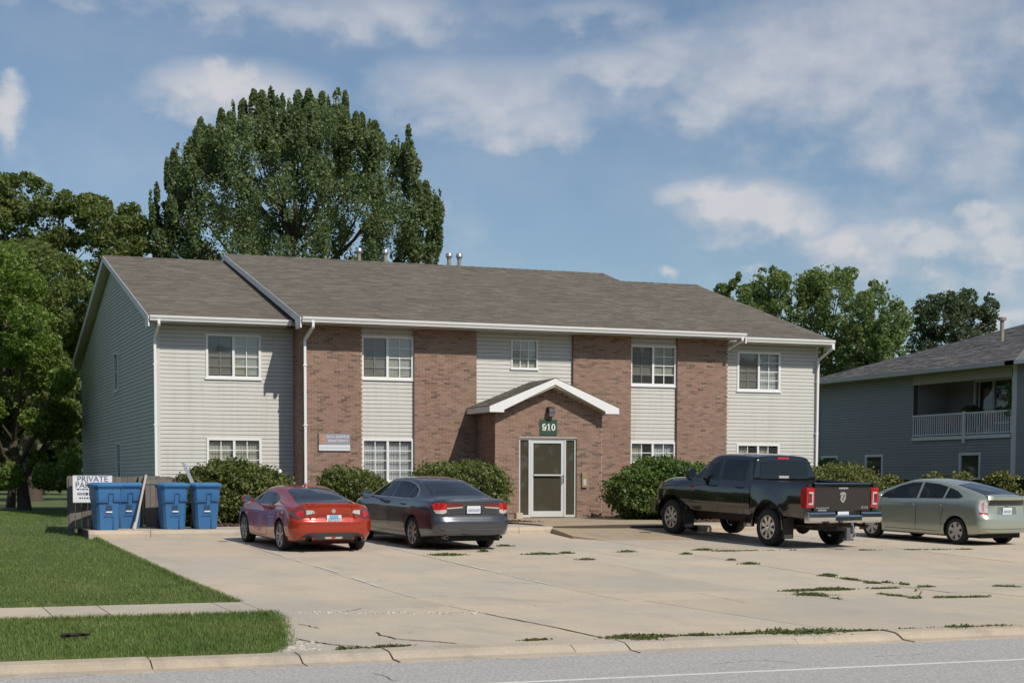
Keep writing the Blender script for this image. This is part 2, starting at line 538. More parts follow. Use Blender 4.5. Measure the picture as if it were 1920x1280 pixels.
M_PAINT = mat('worn_white_paint', (.70, .68, .62), .7, var=.25, vscale=9)
M_BARK = mat('tree_bark', (.085, .065, .05), .95, var=.3, vscale=5, bump=.8, bscale=12)
M_GRASS = m_leaf('grass_blades', (.068, .112, .024), (.185, .265, .068), .6, .25, (.30, .27, .12), patch=(.25, .265, .10))
M_WEED = m_leaf('weed_leaves', (.055, .085, .022), (.15, .19, .06), .6, .3, (.20, .11, .05))
M_WOOD = mat('weathered_wood', (.19, .168, .148), .9, var=.3, vscale=6, isl=.25)
# ================================================================ the setting
def strip_mesh(name, m, x0f, x1f, ys, dz, thick=None, nx=1):
    """a sheet (or slab when thick) following the ground profile; x0f/x1f are functions of y"""
    mb = MB(); n = len(ys)
    top = []
    for y in ys:
        a, b = x0f(y), x1f(y)
        for k in range(nx + 1): top.append((a + (b - a) * k / nx, y, G(y) + dz))
    w = nx + 1
    fs = [(i * w + k, i * w + k + 1, (i + 1) * w + k + 1, (i + 1) * w + k) for i in range(n - 1) for k in range(nx)]
    mb.add(top, fs)
    if thick:
        bot = [(x, y, z - thick) for (x, y, z) in top]; o = n * w
        per = [k for k in range(w)] + [(i * w + nx) for i in range(1, n)] + [(n - 1) * w + k for k in range(nx - 1, -1, -1)] + [i * w for i in range(n - 2, 0, -1)]
        vs = [top[i] for i in per] + [bot[i] for i in per]; L = len(per)
        mb.add(vs, [(i, i + L, (i + 1) % L + L, (i + 1) % L) for i in range(L)])
    return mb.mesh(name, m)


def knots(a, b, step=None):
    ys = {a, b} | {g for g in GY if a < g < b}
    if step:
        k = a
        while k < b: ys.add(round(k, 3)); k += step
    return sorted(ys)


put('ground', strip_mesh('ground', M_GROUND, lambda y: -900, lambda y: 900, knots(-300, 1500), -.035), kind='structure')
road = put('road', strip_mesh('road', M_ASPH, lambda y: -120, lambda y: 160, [3.2, 9, 15.93], .0), kind='structure')
lm = MB()
for i in range(-40, 60):   # worn edge line, in short lengths
    x = i * 2.0
    lm.add([(x, 13.94 + rnd.uniform(-.008, .008), .004), (x + 2.0, 13.94 + rnd.uniform(-.008, .008), .004), (x + 2.0, 14.045, .004), (x, 14.045, .004)], [(0, 1, 2, 3)])
put('painted_line', lm.mesh('edge_line', M_PAINT), road, Matrix())
lm = MB()
for y in (8.9, 9.15): lm.add([(-60, y, .004), (100, y, .004), (100, y + .1, .004), (-60, y + .1, .004)], [(0, 1, 2, 3)])
put('painted_line', lm.mesh('centre_line', mat('worn_yellow_paint', (.55, .38, .06), .7, var=.2)), road, Matrix())
put('verge', strip_mesh('verge', M_GROUND, lambda y: -120, lambda y: 160, [-2, 3.2], .02), kind='structure')

# rolled kerb along the road: segments with open joints
kerb = put('kerb', MB().box(-60, 90, 15.97, 16.5, -.2, -.03).mesh('kerb_bed', M_GAP), kind='structure')
prof = [(15.93, -.1), (15.93, .006), (16.16, .012), (16.24, .05), (16.32, .078), (16.52, .088), (16.60, .085), (16.60, -.1)]
jx = [-6.5, -3.6, -.9, 2.45, 3.95, 4.9, 6.95, 7.6, 9.7, 11.1, 13.3, 15.1, 17.4, 20.4, 23.4]
for i in range(len(jx) - 1):
    a, b = jx[i], jx[i + 1]
    dz = rnd.uniform(-.008, .008)
    p = [(y, z + dz) for y, z in prof]
    sk = rnd.uniform(-.03, .03)
    me = MB().prism(p, 0, a + .008, b - .008).mesh('kerb_segment', M_KERB)
    for v in me.vertices: v.co.x += sk * (v.co.y - 16.2)
    put('kerb_segment', me, kerb, Matrix())

# public sidewalk on the left, crossing the drive as thicker slabs
side = put('sidewalk', strip_mesh('sidewalk_bed', M_GAP, lambda y: -30, lambda y: 4.7, knots(21.28, 22.78), -.02), kind='structure')
xs = [-9.4, -7.9, -6.4, -4.9, -3.4, -2.1, -.8, .62, 2.0, 2.72, 4.27, 4.69]
for a, b in zip(xs[:-1], xs[1:]):
    put('concrete_slab', strip_mesh('slab', M_CONC2, lambda y, a=a: a + .007, lambda y, b=b: b - .007, knots(21.27, 22.79), .004 + rnd.uniform(-.003, .006), .1), side, Matrix())

# the lot
LX = [4.62, 7.2, 9.98, 12.72, 15.44, 18.2, 20.95, 23.7, 26.45, 29.2, 31.95, 34.7]
def lot_left(y): return float(np.interp(y, [22.8, 27, 37], [4.69, 4.56, 4.43]))
lot = put('parking_lot', strip_mesh('lot_bed', M_GAP, lambda y: 4.5, lambda y: 34.7, knots(21.2, 37.0), -.022), kind='structure')
rows = [(21.25, 22.62), (22.62, 26.75), (26.75, 30.82), (30.82, 37.0)]
for ri, (ya, yb) in enumerate(rows):
    for ci in range(len(LX) - 1):
        a = (lambda y: lot_left(y)) if ci == 0 else (lambda y, x=LX[ci]: x + .006)
        b = lambda y, x=LX[ci + 1]: x - .006
        put('concrete_slab', strip_mesh('lot_slab', M_CONC, a, b, knots(ya + .006, yb - .006), .004 + rnd.uniform(-.003, .004), .1), lot, Matrix())

# drive apron between the sidewalk and the kerb
def apr_left(y): return float(np.interp(y, [16.6, 17.2, 18.6, 20.2, 21.2], [3.72, 4.02, 4.34, 4.66, 4.78]))
apron = put('drive_apron', strip_mesh('apron_bed', M_GAP, apr_left, lambda y: 34.7, knots(16.62, 21.2, .4), -.02), kind='structure')
AX = [4.2, 7.25, 10.2, 13.1, 16.0, 19.0, 22.0, 25.0, 28.0, 31.0, 34.7]
for ci in range(len(AX) - 1):
    for (ya, yb) in (((16.62, 19.1), (19.1, 21.23)) if ci == 0 else ((16.62, 21.23),)):
        a = apr_left if ci == 0 else (lambda y, x=AX[ci]: x + .008 + (y - 21) * -.09)
        b = lambda y, x=AX[ci + 1]: x - .008 + (y - 21) * -.09
        put('concrete_slab', strip_mesh('apron_slab', M_CONC2 if ci == 0 else M_CONC, a, b, knots(ya + .008, yb - .008, .6), .004 + rnd.uniform(-.003, .003), .1), apron, Matrix())


def ribbon(pts, w, dz, mb=None, taper=False):
    mb = mb or MB(); vs = []
    n = len(pts)
    for i, (x, y) in enumerate(pts):
        a = pts[max(0, i - 1)]; b = pts[min(n - 1, i + 1)]
        d = Vector((b[0] - a[0], b[1] - a[1])).normalized()
        ww = w * (rnd.uniform(.5, 1.2) if taper else 1) * (.35 if taper and i in (0, n - 1) else 1)
        for s in (1, -1):
            px, py = x - d.y * s * ww / 2, y + d.x * s * ww / 2
            vs.append((px, py, G(py) + dz))
    mb.add(vs, [(2 * i, 2 * i + 1, 2 * i + 3, 2 * i + 2) for i in range(n - 1)])
    return mb


def wander(a, b, amp, n=14):
    out = []
    off = 0
    for i in range(n + 1):
        t = i / n; off += rnd.uniform(-amp, amp)
        out.append((a[0] + (b[0] - a[0]) * t + off * (1 - abs(2 * t - 1)) , a[1] + (b[1] - a[1]) * t + rnd.uniform(-amp, amp) * .6))
    return out


def pix(*uv):
    out = []
    for (u, v) in uv:
        r = ray(u, v); z = .2
        for _ in range(40):
            t = (z - EYE) / r.z; z = .5 * z + .5 * G(r.y * t)
        out.append((r.x * t, r.y * t))
    return out


for a, b in (((7.18, 36.8), (7.3, 27.0)), ((7.28, 26.3), (7.22, 24.6)), ((9.98, 33.6), (9.98, 23.8)), ((12.72, 35.8), (12.72, 30.9)), ((26.45, 36), (26.45, 29)), ((20.95, 36), (20.95, 32.0))):
    n = int(abs(a[1] - b[1]) / .22); mb = MB()
    for k in range(n):
        if rnd.random() < (.04 if k < n * .45 else .35): continue
        t0, t1 = k / n, (k + rnd.uniform(.8, 1.01)) / n
        w = rnd.uniform(.04, .07)
        x0 = a[0] + (b[0] - a[0]) * t0; x1 = a[0] + (b[0] - a[0]) * t1
        y0 = a[1] + (b[1] - a[1]) * t0; y1 = a[1] + (b[1] - a[1]) * t1
        ribbon([(x0, y0), (x1, y1)], w, .013, mb)
    put('painted_line', mb.mesh('stall_line', M_PAINT), lot, Matrix())
cracks = [((640, 1150), (680, 1142), .02), ((705, 1187), (745, 1200), .03), ((745, 1200), (860, 1208), .035), ((690, 1215), (640, 1212), .03), ((640, 1212), (560, 1200), .03),
          ((860, 1118), (700, 1122), .012), ((1130, 1196), (910, 1151), .03), ((1400, 1130), (1300, 1110), .01),
          ((905, 1090), (1010, 1095), .012), ((1060, 1130), (860, 1120), .015), ((1790, 1082), (1860, 1078), .015), ((600, 1180), (560, 1172), .02), ((1510, 1062), (1700, 1072), .01)]
for (a, b, w) in [((700, 1263), (745, 1278), .02), ((1330, 1244), (1420, 1236), .012), ((1420, 1236), (1500, 1241), .012), ((1640, 1228), (1760, 1222), .014), ((60, 1276), (180, 1268), .014), ((905, 1232), (1010, 1238), .01)]:
    pa, pb = pix(a, b)
    put('crack', ribbon(wander(pa, pb, .03), w, .004, taper=True).mesh('crack', M_CRACK), road, Matrix())
mb = MB()
for i in range(140):
    x = -8 + i * .25
    w0, w1 = rnd.uniform(.03, .11), rnd.uniform(.03, .11)
    mb.add([(x, 15.925 - w0, .003), (x + .25, 15.925 - w1, .003), (x + .25, 15.935, .003), (x, 15.935, .003)], [(0, 1, 2, 3)])
put('gutter_grit', mb.mesh('gutter_grit', mat('grit', (.30, .25, .19), .95, var=.3, vscale=14)), road, Matrix())
for (a, b, w) in cracks:
    pa, pb = pix(a, b)
    put('crack', ribbon(wander(pa, pb, .035), w, .014, taper=True).mesh('crack', M_CRACK), apron if pb[1] < 21 else lot, Matrix())
# pale crumbled edge of the old sidewalk joint
mb = MB()
for _ in range(170):
    u = rnd.uniform(560, 900); p = pix((u, 1150 + rnd.uniform(-2, 2)))[0]
    s = rnd.uniform(.008, .03)
    mb.ico((p[0], p[1], G(p[1]) + .008), s, 1, (1, 1, .4))
for _ in range(90):
    u = rnd.uniform(540, 600); p = pix((u, 1218 + rnd.uniform(-14, 3)))[0]
    mb.ico((p[0], p[1], G(p[1]) + .006), rnd.uniform(.01, .035), 1, (1, 1, .4))
put('gravel', mb.mesh('gravel', mat('pale_gravel', (.5, .46, .4), .9, isl=.3)), kind='stuff')

# raised walk behind the stalls with its kerb stones
walk = put('walkway', MB().box(4.3, 31, 37.16, 39.6, .3, .728).mesh('walk_bed', M_GAP), kind='structure')
wx = [4.3, 6.2, 8.1, 10.0, 11.9, 13.8, 15.3]
for a, b in list(zip(wx[:-1], wx[1:])) + [(19.4, 21.5), (21.5, 23.6), (23.6, 25.7), (25.7, 28), (28, 31)]:
    put('concrete_slab', MB().box(a + .006, b - .006, 37.17, 39.62, .6, .735 + rnd.uniform(-.003, .003)).mesh('walk_slab', M_CONC2), walk, Matrix())
kx = [4.25, 5.6, 8.55, 11.5, 14.4, 15.3]
for a, b in list(zip(kx[:-1], kx[1:])) + [(19.3, 22.2), (22.2, 25.1), (25.1, 28), (28, 31)]:
    put('kerb_stone', MB().prism([(37.0, .4), (36.98, .66), (37.0, .715), (37.04, .736), (37.16, .738), (37.16, .4)], 0, a + .006, b - .006).mesh('kerb_stone', M_KERB), walk, Matrix())
# front walk and the ramp down from the door
rp = MB()
V = [(15.35, 40.2), (15.45, 38.2), (15.15, 36.3), (15.0, 35.1), (15.5, 34.35), (18.35, 34.3), (19.0, 37.2), (19.55, 40.2)]
Zt = [.775, .76, .66, .575, .487, .487, .67, .775]
n = len(V)
rp.add([(x, y, z) for (x, y), z in zip(V, Zt)] + [(x, y, G(y) - .03) for (x, y) in V],
       [(7, 1, 0), (7, 6, 2, 1), (6, 5, 4, 3, 2)] + [(i, (i + 1) % n, (i + 1) % n + n, i + n) for i in range(n)])
rp.box(16.2, 20.1, 40.2, 44.38, .6, .775)
rme = rp.mesh('ramp', m_concrete('ramp_concrete', (.46, .385, .28)))
bm = bmesh.new(); bm.from_mesh(rme); bmesh.ops.recalc_face_normals(bm, faces=bm.faces); bm.to_mesh(rme); bm.free()
put('ramp', rme, kind='structure')

# ================================================================ apartment building
D = 46.0; XC = 18.107; W1, W2, W3, W4 = 1.555, 3.486, 5.066, 6.823
BX0, BX1 = 7.342, 28.87; YW = 47.14; BASE = .72
bld = put('apartment_building', None, M=T(XC, D, BASE), label='two storey apartment building with brick piers, beige siding and number 910 over its door', cat='building')
boards = []      # (visible size, mesh, matrix) gathered, then the 300 largest become parts
PITCH_B = .1135


def siding(name, M, x0, x1, z0, z1f, holes=(), m=M_SIDE, pitch=PITCH_B, shift=0.0, weight=1.0, out=None):
    """courses of lap siding in a local frame: x along the wall, -y outward. z1f: function of x or number; gable: clip x by z"""
    out = boards if out is None else out
    z = z0; gap = .010
    while True:
        if callable(z1f):
            rng = z1f(z)
            if rng is None: break
            a, b = max(x0, rng[0]), min(x1, rng[1])
            top = z + pitch
            rng2 = z1f(top) or (0.5 * (a + b), 0.5 * (a + b))
        else:
            if z >= z1f - .01: break
            a, b = x0, x1; top = min(z + pitch, z1f); rng2 = None
        segs = [(a, b)]
        for (hx0, hx1, hz0, hz1) in holes:
            if z < hz1 - .02 and top > hz0 + .02:
                ns = []
                for (p, q) in segs:
                    if hx1 <= p or hx0 >= q: ns.append((p, q)); continue
                    if hx0 > p + .02: ns.append((p, hx0))
                    if hx1 < q - .02: ns.append((hx1, q))
                segs = ns
        parts = [(p, q, z, top) for (p, q) in segs]
        for (hx0, hx1, hz0, hz1) in holes:
            if z < hz1 - .02 and top > hz0 + .02 and b > hx0 and a < hx1:
                if top > hz1 + .012: parts.append((max(a, hx0), min(b, hx1), hz1, top))
                if z < hz0 - .012: parts.append((max(a, hx0), min(b, hx1), z, hz0 + gap))
        for (p, q, zl, zt) in parts:
            p2, q2 = p, q
            if rng2:
                if abs(p - a) < 1e-6: p2 = max(p, min(q, rng2[0]))
                if abs(q - b) < 1e-6: q2 = min(q, max(p2, rng2[1]))
            mb = MB()
            vs = [(p, -.018, zl), (q, -.018, zl), (q, 0, zl), (p, 0, zl), (p2, -.005, zt - gap), (q2, -.005, zt - gap), (q2, 0, zt - gap), (p2, 0, zt - gap)]
            mb.add(vs, [(0, 3, 2, 1), (4, 5, 6, 7), (0, 1, 5, 4), (1, 2, 6, 5), (2, 3, 7, 6), (3, 0, 4, 7)])
            out.append(((q - p) * weight, mb, M, m))
        z += pitch


def flush_boards(parent, items, limit, single, massname, sort=True):
    items = sorted(items, key=lambda t: -t[0]) if sort else items
    for (s, mb, M, m) in items[:limit]: put(single, mb.mesh(single, m), parent, M)
    rest = items[limit:]
    if rest:
        big = MB()
        for (s, mb, M, m) in rest: big.add([M @ Vector(p) for p in mb.v], mb.f)
        put(massname, big.mesh(massname, rest[0][3]), parent, Matrix(), kind='stuff')


def wall_back(mb, x0, x1, y0, y1, z0, z1, holes):
    """solid wall split round rectangular holes (local x, z)"""
    xs = sorted({x0, x1} | {h[0] for h in holes} | {h[1] for h in holes})
    zs = sorted({z0, z1} | {h[2] for h in holes} | {h[3] for h in holes})
    for i in range(len(xs) - 1):
        for k in range(len(zs) - 1):
            cx, cz = (xs[i] + xs[i + 1]) / 2, (zs[k] + zs[k + 1]) / 2
            if any(h[0] < cx < h[1] and h[2] < cz < h[3] for h in holes): continue
            if x0 <= cx <= x1: mb.box(xs[i], xs[i + 1], y0, y1, zs[k], zs[k + 1])
    return mb


def window(parent, M, w, h, sashes=2, cols=2, rows=4, drape=('blind', 'blind'), screen=(False, False), ft=.068, full=True):
    """window frame with glass, grilles and what hangs behind; local origin = lower left corner of the opening, -y outward"""
    f = MB()
    o = .035
    f.box(0, w, -o, .06, 0, ft * 1.15).box(0, w, -o, .06, h - ft, h).box(0, ft, -o, .06, ft * 1.15, h - ft).box(w - ft, w, -o, .06, ft * 1.15, h - ft)
    if sashes == 2: f.box(w / 2 - .035, w / 2 + .035, -o + .012, .05, ft * 1.15, h - ft)
    fr = put('window', f.mesh('window_frame', M_WHITE), parent, M)
    put('sill', MB().box(-.03, w + .03, -.055, -.036, -.03, .02).mesh('sill', M_WHITE), fr, M)
    sw = (w - 2 * ft) / sashes
    for s in range(sashes):
        a = ft + s * sw + (.03 if s else 0); b = ft + (s + 1) * sw - (.03 if s == 0 and sashes == 2 else 0)
        z0, z1 = ft * 1.15, h - ft
        put('pane', MB().add([(a, .012, z0), (b, .012, z0), (b, .012, z1), (a, .012, z1)], [(0, 1, 2, 3)]).mesh('pane', M_SCREEN if screen[s] else M_GLASS), fr, M)
        g = MB(); t = .012; yo = .019 if screen[s] else 0
        for k in range(1, cols):
            x = a + (b - a) * k / cols; g.box(x - t, x + t, -.002 + yo, .010 + yo, z0, z1)
        for k in range(1, rows):
            z = z0 + (z1 - z0) * k / rows; g.box(a, b, -.003 + yo, .0095 + yo, z - t, z + t)
        put('grille', g.mesh('grille', M_WHITE), fr, M)
        d = drape[s]
        if d:
            c = MB()
            if d == 'blind':       # slatted blind
                zb = z0 + (0 if full else (z1 - z0) * .22)
                n = int((z1 - zb) / .045)
                for k in range(n):
                    z = z1 - .045 * (k + 1)
                    c.add([(a, .075, z), (b, .075, z), (b, .06, z + .046), (a, .06, z + .046)], [(0, 1, 2, 3)])
                put('blind', c.mesh('blind', M_CURT), fr, M)
            else:
                n = 40
                amp = .018
                zb = z0
                xa, xb = (a, b) if d != 'half' else (a, a + (b - a) * .62)
                pts = [(xa + (xb - xa) * k / n, .11 + amp * math.sin(k * 1.35 + s)) for k in range(n + 1)]
                c.add([(x, y, zb) for x, y in pts] + [(x, y, z1) for x, y in pts], [(k, k + 1, k + n + 2, k + n + 1) for k in range(n)])
                put('curtain', c.mesh('curtain', M_CURTW if d == 'white' else M_CURT), fr, M)
    # dark room behind
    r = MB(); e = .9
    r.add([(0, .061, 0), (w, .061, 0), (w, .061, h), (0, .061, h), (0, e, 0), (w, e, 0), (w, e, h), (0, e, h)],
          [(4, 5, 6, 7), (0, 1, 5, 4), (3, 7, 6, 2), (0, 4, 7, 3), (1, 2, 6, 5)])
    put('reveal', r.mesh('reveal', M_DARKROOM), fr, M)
    return fr


# --- wings
ZS = 6.27                 # soffit height
lw_h = [(8.745, 10.335, 4.755, 6.025), (8.745, 10.335, 1.79, 3.065)]
rw_h = [(25.885, 27.475, 4.755, 6.025), (25.885, 27.475, 1.79, 3.065)]
wb = MB()
wall_back(wb, BX0 + .02, XC - W4 + .02, YW, YW + .2, BASE - .1, ZS + .02, lw_h)
wall_back(wb, XC + W4 - .02, BX1 - .02, YW, YW + .2, BASE - .1, ZS + .02, rw_h)
M0 = Matrix()
siding('b', Matrix.Translation((0, YW, 0)), BX0 + .10, XC - W4, .78, ZS, lw_h)
siding('b', Matrix.Translation((0, YW, 0)), XC + W4, BX1 - .10, .78, ZS, rw_h)
ybay = D + .11
bay_h = [(XC - W3, XC - W2, 4.775, 6.03), (XC - W3, XC - W2, 1.79, 3.07), (XC + W2, XC + W3, 4.775, 6.03), (XC + W2, XC + W3, 1.79, 3.07), (17.68, 18.53, 5.19, 6.06)]
wall_back(wb, XC - W4 + .12, XC + W4 - .12, ybay, ybay + .2, BASE - .1, ZS + .02, bay_h)
MBAY = Matrix.Translation((0, ybay, 0))
siding('b', MBAY, XC - W3, XC - W2, .78, ZS, bay_h)
siding('b', MBAY, XC + W2, XC + W3, .78, ZS, bay_h)
siding('b', MBAY, XC - W1, XC + W1, 3.60, ZS, bay_h)
# gable end, seen obliquely: local x runs along -Y (towards the street)
GYB = 65.3
def gable_rng(z):
    """range in local x (= YW-based distance, 0 at the back) at height z"""
    L = GYB - YW
    if z < ZS - .05: return (0, L)
    d = (z - (ZS - .05)) / .292
    a, b = d, L - d
    return (a, b) if b - a > .15 else None
MG = Matrix.Translation((BX0, GYB, 0)) @ Matrix.Rotation(-math.pi / 2, 4, 'Z')
g_h = [(GYB - 55.98, GYB - 55.02, 4.755, 6.03), (GYB - 55.56, GYB - 54.60, 1.8, 3.07)]
siding('b', MG, 0.0, GYB - YW - .10, .78, gable_rng, g_h, weight=.45)
gm = MB()
wall_back(gm, 0, GYB - YW - .02, 0, .2, BASE - .1, ZS - .06, g_h)
gm.prism([(0, ZS - .06), (GYB - YW - .02, ZS - .06), ((GYB - YW) / 2, ZS - .06 + .292 * (GYB - YW) / 2)], 1, 0, .2)
put('wall', gm.mesh('gable_wall', M_LAP_SHADE), bld, MG)
wb.box(BX1 - .2, BX1 - .02, YW + .2, GYB, BASE - .1, ZS)
wb.prism([(YW, ZS), (GYB, ZS), ((GYB + YW) / 2, ZS + .292 * (GYB - YW) / 2)], 0, BX1 - .2, BX1 - .02)
wb.box(BX0, BX1, GYB - .2, GYB, BASE - .1, ZS)
put('wall', wb.mesh('backing_wall', M_LAP_SHADE), bld, M0)
flush_boards(bld, boards, 290, 'siding_board', 'siding_boards')
# corner boards
for (x0, x1, y0, y1) in ((BX0 - .02, BX0 + .10, YW - .022, YW + .10), (BX1 - .10, BX1 + .02, YW - .022, YW + .10), (BX0 - .02, BX0 + .06, GYB - .1, GYB + .02)):
    put('corner_board', MB().box(x0, x1, y0, y1, .76, ZS).mesh('corner_board', M_SIDE), bld, M0)

# --- brick piers and vestibule
bricks = []
BL, BH, JT, BD = .194, .057, .0095, .09


def brickwork(M, x0, x1, z0, z1f, holes=(), score=1.0):
    """running bond in a local frame; bricks stand 5 mm proud of the mortar (plane y=0)"""
    z = z0; row = 0
    while True:
        lo, hi = x0, x1
        if callable(z1f):
            r = z1f(z + BH)
            if r is None: break
            lo, hi = max(x0, r[0]), min(x1, r[1])
        elif z + BH > z1f: break
        x = x0 - (BL + JT) / 2 * (row % 2)
        while x < hi:
            a, b = max(x, lo), min(x + BL, hi)
            x += BL + JT
            if b - a < .035: continue
            sg = [(a, b)]
            for (hx0, hx1, hz0, hz1) in holes:
                if z < hz1 and z + BH > hz0:
                    sg = [s for (p, q) in sg for s in ((p, min(q, hx0)), (max(p, hx1), q)) if s[1] - s[0] > .03]
            for (p, q) in sg: bricks.append((score * (q - p) + rnd.random() * .01, p, q, z, z + BH, rnd.uniform(.004, .0075), M))
        z += BH + JT; row += 1


MF = Matrix.Translation((0, D, 0))
for (a, b) in ((XC - W4, XC - W3), (XC - W2, XC - W1), (XC + W1, XC + W2), (XC + W3, XC + W4)):
    brickwork(MF, a, b, .74, ZS)
mo = MB()
for (a, b) in ((XC - W4, XC - W3), (XC - W2, XC - W1), (XC + W1, XC + W2), (XC + W3, XC + W4)): mo.box(a + .004, b - .004, D + .001, D + .30, .62, ZS)
# returns of the end piers towards the recessed wings
ML = Matrix.Translation((XC - W4, YW, 0)) @ Matrix.Rotation(-math.pi / 2, 4, 'Z')
brickwork(ML, 0, YW - D, .74, ZS)
mo.box(XC - W4 + .002, XC - W4 + .2, D + .3, YW, .62, ZS).box(XC + W4 - .2, XC + W4 - .002, D + .3, YW, .62, ZS)
for xx in (XC - W1, XC + W3, XC - W3 + 0, XC + W1):   # narrow returns on the left cheeks of the piers beside bays
    if xx in (XC + W3, XC + W1): brickwork(Matrix.Translation((xx, D + .11, 0)) @ Matrix.Rotation(-math.pi / 2, 4, 'Z'), 0, .11, .74, ZS)
# vestibule
VX0, VX1, VY = 16.54, 19.91, 44.4
VC = (VX0 + VX1) / 2
EZ, APX = 3.87, 4.80; VSL = (APX - 3.97) / 1.995
def vg(z):
    if z < EZ: return (VX0, VX1)
    d = (z - EZ) / VSL
    return (VX0 + d, VX1 - d) if VX1 - VX0 - 2 * d > .2 else None
d_h = [(17.285, 19.095, .5, 3.09)]
brickwork(Matrix.Translation((0, VY, 0)), VX0, VX1, .74, vg, d_h, score=30)
MVL = Matrix.Translation((VX0, D - .01, 0)) @ Matrix.Rotation(-math.pi / 2, 4, 'Z')
brickwork(MVL, 0, D - .01 - VY, .74, EZ, score=.4)
wall_back(mo, VX0 + .003, VX1 - .003, VY + .001, VY + .2, .62, EZ, d_h)
mo.prism([(VX0 + .003, EZ), (VX1 - .003, EZ), (VC, EZ + (VX1 - VX0) / 2 * VSL)], 1, VY + .001, VY + .2)
mo.box(VX0 + .001, VX0 + .2, VY + .2, D, .62, EZ).box(VX1 - .2, VX1 - .001, VY + .2, D, .62, EZ)
bm_ = mo.mesh('mortar', M_MORT)
bm = bmesh.new(); bm.from_mesh(bm_); bmesh.ops.recalc_face_normals(bm, faces=bm.faces); bm.to_mesh(bm_); bm.free()
brickwall = put('brick_wall', bm_, bld, M0)
bricks.sort(key=lambda t: -t[0])
unit = {}
def brick_mesh(w, dp):
    k = (round(w, 3), round(dp, 4))
    if k not in unit:
        unit[k] = MB().box(0, k[0], -k[1], .03, 0, BH).mesh('brick', M_BRICK)
    return unit[k]
for (s, p, q, z0, z1, dp, M) in bricks[:300]:
    put('brick', brick_mesh(q - p, round(dp, 3)), brickwall, M @ Matrix.Translation((p, 0, z0)))
big = MB()
for (s, p, q, z0, z1, dp, M) in bricks[300:]:
    vs = [(p, -dp, z0), (q, -dp, z0), (q, -dp, z1), (p, -dp, z1), (p, .02, z0), (q, .02, z0), (q, .02, z1), (p, .02, z1)]
    big.add([M @ Vector(v) for v in vs], [(0, 1, 2, 3), (4, 5, 1, 0), (3, 2, 6, 7), (4, 0, 3, 7), (1, 5, 6, 2)])
put('brickwork', big.mesh('brickwork', M_BRICK), brickwall, M0, kind='stuff')

# --- windows
def wat(h, Y, **k): return window(bld, T(h[0], Y, h[2]), h[1] - h[0], h[3] - h[2], **k)
wat(lw_h[0], YW, drape=('blind', 'blind'), screen=(True, False))
wat(lw_h[1], YW, drape=('cream', 'cream'), screen=(False, False), rows=4)
wat(rw_h[0], YW, drape=('blind', 'white'), screen=(True, False))
wat(rw_h[1], YW, drape=('half', 'half'))
wat(bay_h[0], ybay, drape=('blind', 'blind'), screen=(True, False))
wat(bay_h[1], ybay, drape=('white', 'white'), screen=(False, False))
wat(bay_h[2], ybay, drape=('blind', 'blind'), screen=(True, False), full=False)
wat(bay_h[3], ybay, drape=('half', 'white'), screen=(False, False))
wat(bay_h[4], ybay, sashes=1, cols=3, rows=3, drape=('blind',), screen=(False,), ft=.04)  # blind added to stand in for sky reflected in the panes
for h in g_h: window(bld, MG @ Matrix.Translation((h[0], 0, h[2])), h[1] - h[0], h[3] - h[2], sashes=1, cols=1, rows=2, drape=('blind',), ft=.06)

